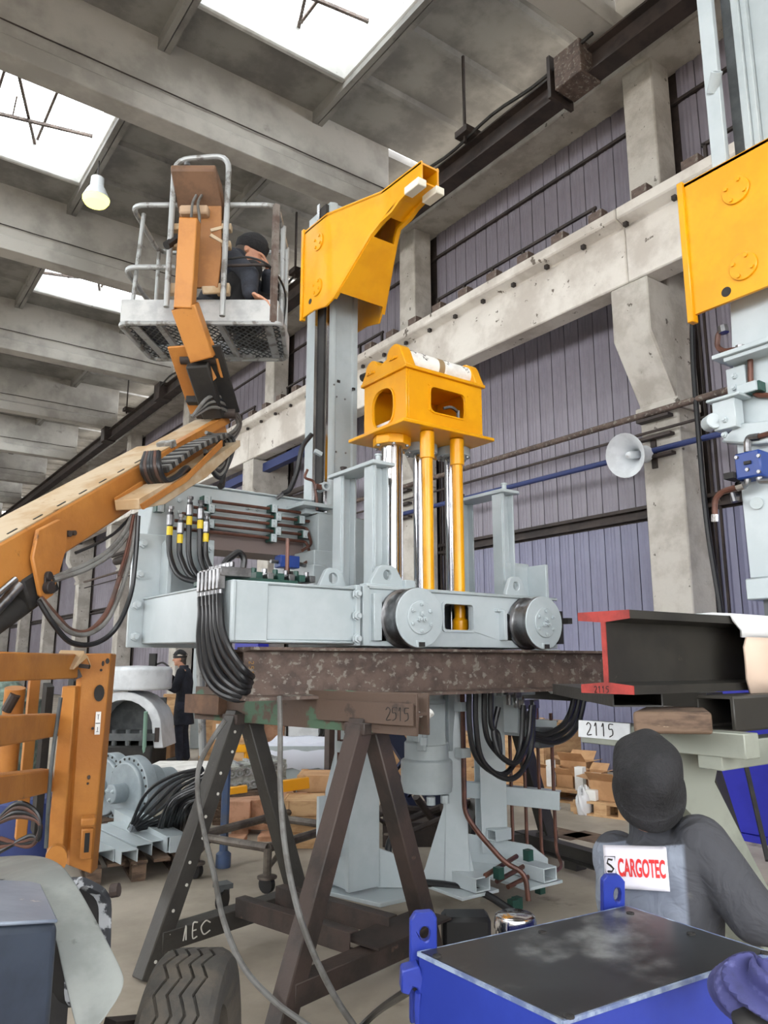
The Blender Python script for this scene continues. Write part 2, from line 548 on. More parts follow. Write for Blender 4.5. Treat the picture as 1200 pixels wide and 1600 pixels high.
# unseen walls left and behind camera, window bands and gate shaped for side light
o = shell('wall_left')
B().box(-12.3, -12, -9, 60, 0, 4.6).box(-12.3, -12, -9, 60, 8.4, 12.5).done('wall_band', CONC, o)
for k in range(24):
    B().box(-12.25, -12.05, -9 + 3 * k - .1, -9 + 3 * k + .1, 4.6, 8.4).done('window_post', CONC, o)
o = shell('wall_back')
B().box(-12.3, 9.7, -9.3, -9, 6.4, 12.5).box(-12.3, -6, -9.3, -9, 0, 2.2).box(3.5, 9.7, -9.3, -9, 0, 6.4).done('wall_band', CONC, o)
# dark steel runway beam along the wall head with hanger box
o = struct(B().hbeam((8.3, -1, 10.3), (8.3, 59, 10.3), .3, .42, .03, .05).done('runway_beam', DARKST))
B().box(8.0, 8.45, 6.1, 6.6, 10.05, 10.62).done('hanger_box', RUST, o, bev=.01)
B().box(7.98, 8.5, 6.66, 6.72, 9.98, 10.7).done('hanger_plate', DARKST, o)
for y in (11.6, 17.7, 23.7, 29.7):
    B().box(8.0, 8.45, y - .25, y + .25, 10.05, 10.62).done('hanger_box', DARKST, o, bev=.01)
for y in (8.6, 14.5, 20.6, 26.8):
    B().bar((8.0, y, 10.4), (8.0, y, 12.1), .04).box(7.9, 8.3, y - .15, y + .15, 10.5, 10.62).done('hanger_rod', DARKST, o)
p = [(8.05, 5.9 + .3 * i, 10.55 - .1 * math.sin(i * .45) ** 2) for i in range(60)]
B().tube(p, .03, 6).done('slack_cable', BLACKM, o)
# pendant lamp
t = thing('pendant_lamp', 'lit round pendant lamp hanging from a cable below the skylight', 'lamp', (3.6,15.155,11.072))
lx, ly, lz = (3.6,15.155,11.072)
B().tube([(lx, ly, lz + .5), (lx, ly, 11.99)], .015, 6).done('cord', DARKST, t)
B().lathe([(.09, .52), (.13, .5), (.14, .3), (.19, .22), (.28, .02), (.27, .02), (.17, .2), (.12, .28)], (lx, ly, lz), (0, 0, 1), 20).done('shade', WHITEP, t)
B().lathe([(.27, .0), (.27, -.05), (.22, -.13), (.1, -.17), (0, -.18)], (lx, ly, lz + .03), (0, 0, 1), 20).done('bulb', GLOW, t)
# pipes, cable and horn along the wall
def pts_pipe(name, label, x, z, r, y0, y1, m_):
    tt = thing(name, label, 'pipe', (x, y0, z))
    B().tube([(x, y0, z), (x, y1, z)], r, 10).done('pipe_run', m_, tt)
    for y in COLY[1:6]:
        if y0 < y < y1:
            B().box(x - .03, 8.955, y - .25, y + .25, z - .1, z - .06).done('pipe_bracket', DARKST, tt)
    return tt
pts_pipe('wall_pipe', 'thick rusty brown pipe running along the wall above the horn loudspeaker', 8.86, 4.95, .045, 1.5, 34, RUST)
pts_pipe('wall_conduit', 'thin dark conduit along the wall between the brown and blue pipes', 8.88, 4.69, .02, 1.5, 34, DARKST)
pts_pipe('air_pipe', 'blue pipe running along the wall behind the horn loudspeaker', 8.88, 4.42, .04, 1.5, 12.5, BLUEP)
o = B().bar((8.88,19.911,6.494), (8.88,15.357,6.594), .2, .22).done('blue_beam', BLUEP)
tag(o, 'blue painted steel beam slanting high behind the grey upper arm', 'beam')
t = thing('horn_loudspeaker', 'white horn loudspeaker on the concrete column beside the blue pipe', 'loudspeaker', (8.8, 6.15, 4.35))
hx = V((8.55, 6.05, 4.33))
hd = V((-.97, -.02, -.2)).normalized()
B().lathe([(.08, -.26), (.12, -.22), (.12, -.12), (.15, -.04), (.2, .07), (.285, .155), (.3, .17), (.285, .165), (.17, .05), (.1, -.06), (.06, -.18)], hx, hd, 28).done('horn_bell', WHITEP, t)
B().lathe([(.01, .12), (.045, .09), (.055, 0), (.05, -.16)], hx, hd, 16).done('horn_core', WHITEP, t)
B().lathe([(.06, -.34), (.12, -.32), (.12, -.22), (.08, -.2)], hx, hd, 20).done('driver', WHITEP, t)
B().bar(hx - hd * .2, (9, 6.0, 4.45), .05).bar((8.98, 6, 4.2), (8.98, 6, 4.6), .08, .03).done('mounting_arm', DARKST, t)
o = B().tube(spl([(8.85,4.91,6.604), (8.85,5.139,6.29), (8.85,5.228,5.689), (8.85,5.245,4.637), (8.85,5.23,3.288), (8.85,5.144,2.164), (8.85, 5.1, .9)]), .035, 8).done('black_cable', HOSE)
tag(o, 'thick black cable hanging down the wall beside the concrete column', 'cable')
t = thing('duct_pipe', 'fat dark duct pipe on the far wall seen through the drooping boom hoses', 'pipe', (8.66, 20, 5.3))
B().tube([(8.66, 13.5, 5.3), (8.66, 29, 5.3)], .15, 12).done('pipe_run', DARKST, t)
B().tube([(8.5, 13.5, 5.48), (8.5, 29, 5.48)], .07, 8).done('pipe_run', DARKST, t)
for y in (17.7, 23.7):
    B().box(8.5, 8.95, y - .1, y + .1, 5.04, 5.14).done('pipe_bracket', DARKST, t)
# ---------------------------------------------------------------- the grey and yellow machine on the I-beam
mc = thing('lifting_machine', 'large grey hydraulic machine with yellow crane head and wheels standing on the rusty I-beam', 'machine', (3.2, 4.2, 1.69))
def nuts(parent, locs, s=.03, me=None, rot=TOY, nm='bolt'):
    for p in locs:
        inst(nm, me or BOLT, parent, p, rot, s)
# lower frame: front beam, side beam, end plate
fb = B().box(1.745, 2.54, 3.76, 4.0, 1.715, 2.015)
fb.box(1.735, 2.54, 3.745, 4.01, 1.7, 1.715).box(1.735, 2.54, 3.745, 4.01, 2.015, 2.03)
fb = fb.done('front_beam', PAINT, mc, bev=.006)
sb = B().plate([(1.73, 3.745, 1.7), (1.73, 5.12, 1.715), (1.73, 5.12, 2.01), (1.73, 3.9, 2.01), (1.73, 3.745, 2.025)], (.22, 0, 0)).box(1.72, 1.95, 3.9, 5.12, 2.005, 2.02).done('side_beam', PAINT, mc, bev=.006)
B().box(1.725, 1.76, 3.735, 3.76, 1.7, 2.03).done('corner_weld', PAINT, mc, bev=.012, seg=2)
ep = B().box(1.635, 2.22, 5.12, 5.155, 1.69, 2.46).done('end_plate', PAINT, mc, bev=.006)
nuts(ep, [(1.698,5.12,2.386), (1.685,5.12,2.175), (1.68,5.12,1.972), (1.68,5.12,1.761), (2.18,5.12,2.396)], .062)
B().plate([(1.83, 5.12, 2.02), (1.83, 5.12, 2.4), (1.83, 5.06, 2.42), (1.83, 4.98, 2.3), (1.83, 4.98, 2.02)], (.03, 0, 0)).done('stiffener', PAINT, ep, bev=.003)
B().plate([(2.09, 5.12, 2.02), (2.09, 5.12, 2.4), (2.09, 5.06, 2.36), (2.09, 5.0, 2.3), (2.09, 5.0, 2.02)], (.03, 0, 0)).done('stiffener', PAINT, ep, bev=.003)
# upper arm
ua = B().plate([(1.733,5.16,2.394), (1.767,5.16,2.723), (1.831,5.16,2.823), (1.9, 5.16, 2.85), (3.1, 5.16, 2.85), (3.1, 5.16, 2.53), (2.2, 5.16, 2.55), (2.2, 5.16, 2.44)], (0, .3, 0))
ua.box(1.95, 3.1, 5.14, 5.48, 2.85, 2.865)
ua = ua.done('upper_arm', PAINT, mc, bev=.006)
nuts(ua, [(2.489,5.16,2.735), (2.569,5.16,2.735), (2.493,5.16,2.647), (2.572,5.16,2.646), (2.961,5.16,2.734), (1.868,5.16,2.735), (1.953,5.16,2.728), (1.873,5.16,2.648), (1.958,5.16,2.644)], .035)
B().box(2.12, 3.0, 5.16, 5.5, 2.4, 2.54).done('arm_underside', mat('brown_underside_shade', (112, 98, 94), .6), ua)  # shadow and brown reflection under the arm put into the colour
# ledge behind the front beam and the rear lower box
B().box(2.3, 2.95, 4.6, 5.0, 2.0, 2.09).box(2.3, 2.95, 4.58, 4.62, 1.75, 2.1).done('rear_ledge', PAINTD, mc, bev=.004)
# body between the wheels
win = fillet([(3.205, 3.75, 1.8), (3.455, 3.75, 1.8), (3.455, 3.75, 1.965), (3.205, 3.75, 1.965)], .025)
h1 = [(2.70, 3.75, 1.72), (2.80, 3.75, 1.72), (2.80, 3.75, 1.95), (2.70, 3.75, 1.95)]
h2 = [(3.72, 3.75, 1.74), (3.86, 3.75, 1.74), (3.86, 3.75, 1.92), (3.72, 3.75, 1.92)]
sp = B().plate([(2.62, 3.75, 1.69), (4.28, 3.75, 1.69), (4.28, 3.75, 1.97), (4.2, 3.75, 2.03), (2.62, 3.75, 2.03)], (0, .04, 0), [win, h1, h2]).done('side_plate', PAINT, mc, bev=.004)
B().plate([p + V((0, -.012, 0)) for p in fillet([(3.19, 3.75, 1.785), (3.47, 3.75, 1.785), (3.47, 3.75, 1.98), (3.19, 3.75, 1.98)], .03)], (0, .013, 0), [[p + V((0, -.012, 0)) for p in win]]).done('window_rim', PAINT, sp)
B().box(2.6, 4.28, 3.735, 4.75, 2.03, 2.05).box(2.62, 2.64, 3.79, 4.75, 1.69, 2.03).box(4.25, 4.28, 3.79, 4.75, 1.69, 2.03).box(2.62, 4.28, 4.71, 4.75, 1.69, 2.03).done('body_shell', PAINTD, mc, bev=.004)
B().box(2.64, 2.86, 3.9, 4.0, 1.7, 2.0).box(3.7, 3.9, 3.9, 4.0, 1.72, 1.95).done('recess_shade_block', BLACKM, mc)  # black blocks stand for the darkness inside the wheel recesses
jp = B().box(2.52, 2.555, 3.735, 4.05, 1.69, 2.045).box(2.57, 2.62, 3.735, 4.05, 1.69, 2.045).done('joint_flange', PAINT, mc, bev=.004)
nuts(jp, [(2.515, 3.80, 2.0), (2.515, 3.80, 1.87), (2.515, 3.80, 1.74)], .05, rot=TOX)
nuts(jp, [(2.519,3.73,1.99), (2.52,3.73,1.863), (2.521,3.73,1.73)], .05)
B().box(2.64, 2.7, 3.72, 3.76, 1.72, 2.0).done('edge_plate', PAINT, sp, bev=.004)
B().box(3.7, 3.73, 3.70, 3.76, 1.74, 1.94).box(3.66, 3.73, 3.72, 3.76, 1.93, 1.95).done('edge_plate', PAINT, sp, bev=.003)
# wheels
for cx, cz in ((2.87, 1.857), (3.95, 1.857)):
    w = B().lathe([(.02, -.06), (.178, -.06), (.18, -.05), (.18, -.035), (.165, -.03), (.155, -.02), (.155, .06), (.165, .075), (.18, .08), (.18, .1), (.1, .1), (.1, .22), (.02, .22)], (cx, 3.64, cz), (0, 1, 0), 48).done('wheel', STEEL, mc)
    f = B().lathe([(.178, 0), (.178, .012), (.01, .014)], (cx, 3.582, cz), (0, -1, 0), 48)
    f = f.done('wheel_face', PAINT, w, bev=.003)
    hp = B().lathe([(.1, 0), (.1, .012), (.0, .013)], (cx, 3.57, cz), (0, -1, 0), 32).done('hub_plate', PAINT, w, bev=.003)
    nuts(w, [(cx + .078 * math.cos(a), 3.556, cz + .078 * math.sin(a)) for a in [PI / 6 + k * PI / 3 for k in range(6)]], .026)
    nuts(w, [(cx + .022 * math.cos(a), 3.556, cz + .022 * math.sin(a)) for a in [PI / 2 + k * 2 * PI / 3 for k in range(3)]], .034)
    B().box(cx - .035, cx + .035, 3.56, 3.575, cz - .175, cz - .135).done('lock_plate', PAINT, w, bev=.003)
    B().box(cx - .02, cx + .02, 3.55, 3.562, cz - .172, cz - .145).done('key', BLACKM, w)
B().box(4.18, 4.24, 3.66, 3.8, 1.72, 1.95).box(4.22, 4.27, 3.6, 3.7, 1.86, 1.9).done('buffer', BLACKM, mc)
# lifting lugs and the end bracket
def lug(x0, x1, y, z, h, hole, name='lifting_lug'):
    c = (x0 + x1) / 2
    w = (x1 - x0) / 2
    o = B().plate([(x0, y, z), (x1, y, z), (x1, y, z + h * .3), (x1 - w * .45, y, z + h * .9), (c + w * .3, y, z + h), (c - w * .3, y, z + h), (x0 + w * .45, y, z + h * .9), (x0, y, z + h * .3)], (0, .035, 0), [circ((c, y, z + h * .58), (0, 1, 0), hole, 16)])
    return o.done(name, PAINT, mc, bev=.005, seg=2)
lug(2.66, 2.91, 3.78, 2.04, .145, .032)
B().box(2.62, 2.95, 3.77, 3.85, 2.045, 2.065).box(2.9, 2.98, 3.75, 3.85, 2.05, 2.1).done('lug_base', PAINT, mc, bev=.004)
lug(2.55, 2.76, 4.2, 2.04, .16, .035)
lug(3.83, 4.03, 3.80, 2.03, .16, .03)
B().box(3.98, 4.26, 3.98, 4.02, 2.04, 2.32).box(4.24, 4.27, 3.8, 4.3, 2.0, 2.3).done('end_bracket', PAINT, mc, bev=.005)
# portal guides
for gx, y0, y1, z1 in ((2.84, 3.98, 4.36, 2.86), (4.02, 4.0, 4.44, 2.83)):
    for y in (y0, y1):
        p = B().hbeam((gx, y, 2.05), (gx, y, z1), .1, .13, .014, .012, up=(1, 0, 0)).box(gx - .055, gx - .04, y - .06, y + .06, 2.05, z1).done('guide_post', PAINT, mc, bev=.003)
    c = B().box(gx - .09, gx + .09, y0 - .09, y1 + .09, z1, z1 + .025).done('guide_cap', PAINT, mc, bev=.004)
    for y in (y0 - .02, y1 + .02):
        B().cyl((gx, y, z1 + .025), (gx, y, z1 + .075), .018, 10).cyl((gx, y, z1 + .075), (gx, y, z1 + .085), .025, 10).done('cap_stud', PAINT if y < y0 else DARKST, c)
# pistons and rods
for x, y, r in ((3.11, 4.17, .076), (3.4, 4.2, .06), (3.66, 4.14, .068)):
    p = B().cyl((x, y, 1.8), (x, y, 3.12), r, 28).done('piston_rod', CHROME, mc)
    B().lathe([(r + .055, 0), (r + .055, .03), (r + .01, .035)], (x, y, 2.05), (0, 0, 1), 24).done('gland', PAINT, p, bev=.004)
    f = B().lathe([(r + .03, 0), (r + .06, .0), (r + .06, .065), (r + .02, .065)], (x, y, 3.09), (0, 0, 1), 8 if x < 3.2 else 20).done('rod_flange', YEL if x < 3.2 else PAINTD, p, bev=.004)
    nuts(p, [(x + (r + .04) * math.cos(k * PI / 3), y + (r + .04) * math.sin(k * PI / 3), 3.09) for k in range(6)], .024, BOLTD, (PI, 0, 0))
for x, y in ((3.21, 3.9), (3.50, 3.92)):
    p = B().cyl((x, y, 1.8), (x, y, 2.98), .038, 24).cyl((x, y, 2.96), (x, y, 3.15), .05, 24).done('yellow_rod', YEL, mc, bev=.004)
    B().lathe([(.05, 0), (.055, .02), (.055, .08), (.04, .1)], (x, y, 1.79), (0, 0, 1), 16).done('rod_end', YEL, p)
B().box(3.22, 3.26, 3.95, 3.97, 1.86, 1.95).box(3.22, 3.3, 4.0, 4.02, 1.78, 1.9).done('inner_valve', PAINTD, mc)
# yellow head
hd = B().box(2.93, 3.76, 3.8, 4.46, 3.155, 3.18).done('head_plate', YEL, mc, bev=.005)
HX0, HX1, HY0, HY1, HZ0, HZ1 = 3.0, 3.70, 3.86, 4.36, 3.18, 3.56
holeS = fillet([(HX0, 4.25, 3.2), (HX0, 4.25, 3.48), (HX0, 4.0, 3.48), (HX0, 4.0, 3.2)], .12, 6)
holeF = fillet([(3.21, HY0, 3.29), (3.53, HY0, 3.29), (3.53, HY0, 3.47), (3.21, HY0, 3.47)], .045, 5)
hb = B()
hb.plate([(HX0, HY0, HZ0), (HX0, HY1, HZ0), (HX0, HY1, HZ1), (HX0, HY0, HZ1)], (.02, 0, 0), [holeS])
hb.plate([(HX0 + .02, HY0, HZ0), (HX1, HY0, HZ0), (HX1, HY0, HZ1), (HX0 + .02, HY0, HZ1)], (0, .02, 0), [holeF])
hb.box(HX1 - .02, HX1, HY0 + .02, HY1, HZ0, HZ1).box(HX0 + .02, HX1 - .02, HY1 - .02, HY1, HZ0, HZ1)
hb = hb.done('head_box', YEL, mc, bev=.004)
rimp = lambda pts, n, vec: B().plate([V(p) + V(n) for p in pts], vec)
B().plate([(p[0] - .008, (p[1] - 4.125) * 1.1 + 4.125, (p[2] - 3.34) * 1.07 + 3.34) for p in holeS], (.009, 0, 0), [[(p[0] - .008, p[1], p[2]) for p in holeS]]).done('side_port_rim', YEL, hb)
B().plate([((p[0] - 3.37) * 1.08 + 3.37, p[1] - .008, (p[2] - 3.38) * 1.12 + 3.38) for p in holeF], (0, .009, 0), [[(p[0], p[1] - .008, p[2]) for p in holeF]]).done('front_port_rim', YEL, hb)
nuts(hb, [(x, HY0, z) for x, z in ((3.2, 3.3), (3.2, 3.48), (3.56, 3.47), (3.55, 3.28), (3.685, 3.5), (3.685, 3.35))], .012, BOLTY)
B().box(2.98, 3.72, 3.84, 4.38, 3.56, 3.585).done('head_lid', YEL, hb, bev=.004)
B().box(3.06, 3.26, 3.95, 4.3, 3.18, 3.27).done('inner_block', WHITE, hb, bev=.006)
B().box(3.05, 3.3, 3.95, 4.32, 3.175, 3.19).done('inner_shim', BLUEP, hb)
B().cyl((3.5, 3.9, 3.3), (3.5, 3.9, 3.36), .014, 8).tube(bend([(3.5, 3.9, 3.35), (3.44, 3.9, 3.38), (3.38, 3.92, 3.36)]), .012, 8).done('inner_fitting', STEEL, hb)
# roller cheeks and wrapped rollers on top of the head
def cheek(x, w):
    pr = []
    for cy, cz, r in ((3.98, 3.68, .085), (4.24, 3.655, .075)):
        pr.append([(x, cy + r * math.cos(a), cz + r * math.sin(a)) for a in [PI * k / 8 for k in range(9)]])
    pts = [(x, 3.845, 3.585), (x, 3.875, 3.65)] + [(x, 3.98 - .085 * math.cos(PI * k / 8), 3.68 + .085 * math.sin(PI * k / 8)) for k in range(1, 9)] + \
          [(x, 4.13, 3.66)] + [(x, 4.25 - .075 * math.cos(PI * k / 8), 3.655 + .075 * math.sin(PI * k / 8)) for k in range(1, 9)] + [(x, 4.375, 3.585)]
    return B().plate(pts, (w, 0, 0))
for x, w in ((2.985, .09), (3.63, .08)):
    ck = cheek(x, w).done('roller_cheek', YEL, hb, bev=.005)
    for cy, cz in ((3.98, 3.68), (4.25, 3.655)):
        B().box(x - .012, x, cy - .045, cy + .045, cz - .03, cz - .012).done('keeper_plate', YEL, hb, bev=.002)
        nuts(hb, [(x - .012, cy - .022, cz - .02), (x - .012, cy + .022, cz - .02)], .018, BOLTY, TOX)
rl = B().cyl((3.075, 3.975, 3.66), (3.64, 3.975, 3.66), .082, 32).done('wrapped_roller', WRAP, mc)
B().pipe((3.33, 3.975, 3.66), (3.38, 3.975, 3.66), .084, .08, 32).done('clear_tape_band', mat('brown_tape', (150, 126, 92), .4), rl)
g = B()
rr2 = random.Random(5)
for k in range(26):
    a = rr2.uniform(.9, 2.6)
    x = rr2.choice([3.1, 3.12, 3.18, 3.22, 3.42, 3.58, 3.6]) + rr2.uniform(-.012, .012)
    pt = lambda aa, xx: (xx, 3.975 - .0828 * math.cos(aa), 3.66 + .0828 * math.sin(aa))
    g.tube([pt(a - .8, x), pt(a - .7 , x + rr2.uniform(-.02, .02)), pt(a - .6, x + rr2.uniform(-.012, .012))], .0018, 4)
stuff(g.done('scribbles', INK, rl))
B().cyl((3.075, 4.25, 3.64), (3.64, 4.25, 3.64), .07, 28).done('wrapped_roller', WRAP, mc)
B().box(3.1, 3.2, 4.3, 4.4, 3.62, 3.74).cyl((3.15, 4.36, 3.74), (3.15, 4.36, 3.8), .02, 8).cyl((3.02, 4.42, 3.66), (3.12, 4.42, 3.72), .03, 10).done('black_fitting', BLACKM, mc, bev=.004)
B().lathe([(.03, 0), (.035, .01), (.035, .03), (.02, .04)], (3.71, 3.98, 3.67), (1, 0, 0), 14).done('roller_pin', STEEL, mc)
# mast
mp = [(3.04, 5.04), (3.04, 5.36), (3.075, 5.36), (3.09, 5.3), (3.09, 5.1), (3.1, 5.0), (3.13, 5.0), (3.15, 5.02), (3.32, 5.02), (3.335, 5.0), (3.36, 5.0), (3.375, 5.1), (3.375, 5.3), (3.4, 5.36), (3.45, 5.36), (3.45, 5.4), (3.04, 5.4), (3.0, 5.4), (3.0, 5.04)]
mp = [(3.1, 4.99), (3.12, 4.98), (3.145, 4.98), (3.155, 5.0), (3.31, 5.0), (3.32, 4.985), (3.36, 4.985), (3.37, 5.0), (3.37, 5.35), (3.08, 5.35), (3.08, 5.0)]
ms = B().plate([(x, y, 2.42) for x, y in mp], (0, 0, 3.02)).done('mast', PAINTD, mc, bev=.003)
B().box(3.05, 3.08, 5.02, 5.12, 2.72, 5.42).done('mast_rail', BLACKM, ms)
B().box(3.035, 3.05, 5.1, 5.14, 2.72, 5.46).box(3.06, 3.08, 4.985, 5.02, 2.72, 5.3).done('mast_rail_edge', CHROME, ms)
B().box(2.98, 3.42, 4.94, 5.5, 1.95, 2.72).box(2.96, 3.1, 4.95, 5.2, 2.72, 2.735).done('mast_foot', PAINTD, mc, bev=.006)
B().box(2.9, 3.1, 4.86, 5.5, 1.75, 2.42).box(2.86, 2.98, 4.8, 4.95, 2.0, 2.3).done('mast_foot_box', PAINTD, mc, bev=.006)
B().box(2.82, 3.1, 4.9, 5.2, 2.76, 2.79).box(2.9, 3.0, 5.0, 5.1, 2.72, 2.76).done('mast_shelf', PAINT, mc, bev=.003)
nuts(ms, [(3.13,4.98,3.805), (3.311,4.98,3.795), (3.156,4.98,3.707), (3.237,4.98,3.702), (3.156,4.98,3.245), (3.248,4.98,3.249)], .014, BOLTD)
B().box(3.17, 3.195, 4.99, 5.01, 3.84, 3.86).box(3.31, 3.335, 4.975, 4.99, 3.8, 3.82).done('mast_plug', BLACKM, ms)
B().pipe((3.02, 4.9, 2.93), (3.02, 5.0, 2.93), .035, .02, 16).bar((3.02, 4.98, 3.2), (2.96, 4.98, 3.22), .03).done('mast_eye', PAINT, ms)
# yellow bracket on the mast: two cheeks bent towards the arm, and a sloping web with a hole
Yc = [5.2, 4.84, 4.33, 3.84]
def bx(y, s):
    c, w = 3.22, .27
    t = min(1, max(0, (4.84 - y) / (4.84 - 4.33)))
    return c + s * (w + (.085 - w) * t)
top = {5.2: 5.22, 4.84: 5.205, 4.33: 5.205, 3.84: 5.185}
bot = [(5.2, 4.42), (5.02, 4.42), (4.84, 4.38), (4.76, 4.43), (4.42, 4.86), (4.33, 4.935), (4.19, 4.95), (4.1, 4.99), (3.95, 5.02), (3.84, 5.025)]
bk = []
for s in (-1, 1):
    b = B()
    ys = sorted({y for y, _ in bot} | {5.2, 4.84, 4.33, 3.84}, reverse=True)
    def zt(y):
        k = [(5.2, 5.22), (4.84, 5.205), (4.33, 5.205), (3.84, 5.185)]
        for (a, za), (c, zc) in zip(k, k[1:]):
            if a >= y >= c:
                return za + (zc - za) * (a - y) / (a - c)
    def zb(y):
        for (a, za), (c, zc) in zip(bot, bot[1:]):
            if a >= y >= c:
                return za + (zc - za) * (a - y) / (a - c)
    rings = []
    for y in ys:
        x = bx(y, s)
        rings.append([(x, y, zb(y)), (x, y, zt(y)), (x - s * .018, y, zt(y)), (x - s * .018, y, zb(y))])
    b.loft(rings)
    if s < 0:
        b.box(bx(5.2, s) - .012, bx(5.2, s) + .03, 5.2, 5.235, 4.4, 5.235)
        bk = b.done('mast_bracket', YEL, mc, bev=.004)
    else:
        b.done('bracket_cheek', YEL, bk, bev=.004)
# top, web and arm soffit between the cheeks
def between(ya, za, yb, zb_, t=.015, hole=None):
    p = [(bx(ya, -1), ya, za), (bx(ya, 1), ya, za), (bx(yb, 1), yb, zb_), (bx(yb, -1), yb, zb_)]
    n = (V(p[1]) - V(p[0])).cross(V(p[3]) - V(p[0])).normalized() * t
    return B().plate(p, n, hole or [])
for (ya, za), (yb, zb_) in (((5.2, 5.2), (4.84, 5.19)), ((4.84, 5.19), (4.33, 5.19)), ((4.33, 5.19), (3.84, 5.17))):
    between(ya, za, yb, zb_).done('bracket_top', YEL, bk)
hl = [(3.15, 4.42, 4.83), (3.29, 4.42, 4.83), (3.27, 4.36, 4.91), (3.17, 4.36, 4.91)]
for (ya, za), (yb, zb_) in (((4.72, 4.47), (4.42, 4.85)), ((4.28, 4.975), (4.1, 5.02)), ((4.1, 5.02), (3.86, 5.04))):
    between(ya, za, yb, zb_).done('bracket_web', YEL, bk)
for s in (-1, 1):
    b = B()
    rings = []
    for y, z in bot[3:]:
        x = bx(y, s)
        rings.append([(x + s * .012, y - .008, z - .01), (x + s * .012, y + .01, z + .012), (x - s * .022, y + .01, z + .012), (x - s * .022, y - .008, z - .01)])
    b.loft(rings).done('cheek_edge', YEL, bk)
    B().box(3.22 + s * .085 - .045, 3.22 + s * .085 + .035, 3.82, 3.99, 4.965, 5.025).done('white_pad', PADW, bk, bev=.006, label='white pad block under the arm tip')
ys = bx(5.0, -1)
for i, (y, z) in enumerate(((4.96, 5.0), (4.97, 4.6))):
    pl = B().lathe([(.075, 0), (.075, .012), (.0, .013)], (ys, y, z), (-1, 0, 0), 28).done('pin_plate', YEL, bk, bev=.003)
    nuts(bk, [(ys - .012, y + .05 * math.cos(a), z + .05 * math.sin(a)) for a in (.6, 2.2, 3.7, 5.3)], .024, BOLTY, TOX)
B().cyl((ys - .002, 5.08, 4.52), (ys + .004, 5.08, 4.52), .024, 16).done('cheek_hole', BLACKM, bk)
# pipes with clamps along the upper arm
pipes = [((345, 783), (540, 822)), ((320, 800), (535, 831)), ((300, 812), (475, 848)), ((325, 826), (480, 858)), ((330, 838), (470, 848))]
for i, (a, c) in enumerate(((2.735, 3.05), (2.675, 3.05), (2.62, 2.9), (2.565, 3.0), (2.51, 2.9))):
    pts = [(2.05 - .05 * i + (.12 if i == 0 else 0), 5.08, a + .0), (2.4, 5.08, a), (c, 5.08, a)]
    if i in (2, 4):
        pts += [(c + .06, 5.08, a), (c + .06, 5.0, a - .14), (c - .05, 4.95, a - .2)]
    elif i == 3:
        pts += [(c + .02, 5.08, a - .01)]
    B().tube(bend(pts, .04), .012, 8).done('hydraulic_pipe', COPPER, mc)
clampm = B().box(-.03, .03, -.035, .035, -.028, .028).mesh('pipe_clamp', GRNC)
capm = B().box(-.022, .022, -.008, .0, -.03, .03).box(-.006, .006, -.016, -.008, -.022, -.01).box(-.006, .006, -.016, -.008, .01, .022).mesh('clamp_cap', PAINT)
for x, zs in ((1.75, (2.72, 2.64)), (2.12, (2.735, 2.675, 2.62, 2.565)), (2.66, (2.735, 2.675, 2.62, 2.565, 2.51)), (2.9, (2.675, 2.565))):
    for k, z in enumerate(zs):
        xx = x + (.035 if k % 2 else 0)
        o = inst('pipe_clamp', clampm, mc, (xx, 5.09, z))
        inst('clamp_cap', capm, o, (xx, 5.055, z))
# a vertical pipe and the small blue valve behind the front beam
B().tube([(2.42, 4.4, 2.0), (2.42, 4.4, 2.4)], .014, 8).done('hydraulic_pipe', COPPER, mc)
vb = B().box(2.62, 2.78, 4.86, 4.96, 2.27, 2.36).done('small_valve', BLUEV, mc, bev=.006)
B().cyl((2.7, 4.91, 2.05), (2.7, 4.91, 2.27), .022, 10).cyl((2.74, 4.91, 2.1), (2.74, 4.91, 2.25), .016, 10).tube(spl([(2.78, 4.91, 2.15), (2.86, 4.9, 2.12), (2.92, 4.9, 2.06)]), .012, 8).done('valve_stem', BLACKM, vb)
B().cyl((2.78, 4.9, 2.31), (2.85, 4.9, 2.3), .016, 8).cyl((2.56, 4.9, 2.31), (2.62, 4.9, 2.31), .014, 8).each('valve_port', STEEL, vb)
B().tube([(1.95, 4.6, 2.1), (2.75, 4.7, 2.12)], .01, 6).done('hydraulic_pipe', COPPER, mc)
B().tube(bend([(2.0, 4.5, 2.08), (2.02, 4.5, 2.22), (2.12, 4.5, 2.3), (2.16, 4.5, 2.26), (2.14, 4.5, 2.06)], .04), .022, 8).done('hydraulic_pipe', HOSE, mc)
B().plate([(2.1, 4.2, 2.05), (2.45, 4.2, 2.06), (2.5, 4.2, 2.075), (2.2, 4.2, 2.085)], (0, .15, 0)).done('wood_shim', COPPER, mc)
# short black hoses curving down in front of the end plate
for i, (x, zt) in enumerate(((1.83, 2.6), (1.9, 2.55), (1.955, 2.68), (2.03, 2.66), (2.07, 2.57))):
    yy = 4.98 - .012 * i
    bx1 = 2.02 + .035 * i
    p = spl([(x, yy, zt), (x, yy, zt - .18), (x + .01, yy - .02, 2.28), (x + .06, yy - .1, 2.15), (bx1 + .02, yy - .25, 2.1)], 7)
    h = B().tube(p, .019, 10).done('hydraulic_hose', HOSE, mc)
    B().cyl((x, yy, zt - .09), (x, yy, zt - .02), .024, 10).cyl((x, yy, zt - .02), (x, yy, zt + .04), .015, 8).cyl((x, yy, zt + .02), (x, yy, zt + .04), .022, 6).done('hose_fitting', STEEL, h)
    B().cyl((x, yy, zt - .16), (x, yy, zt - .1), .0205, 10).done('hose_tag', LABELM, h, label='yellow tag on the black hose')
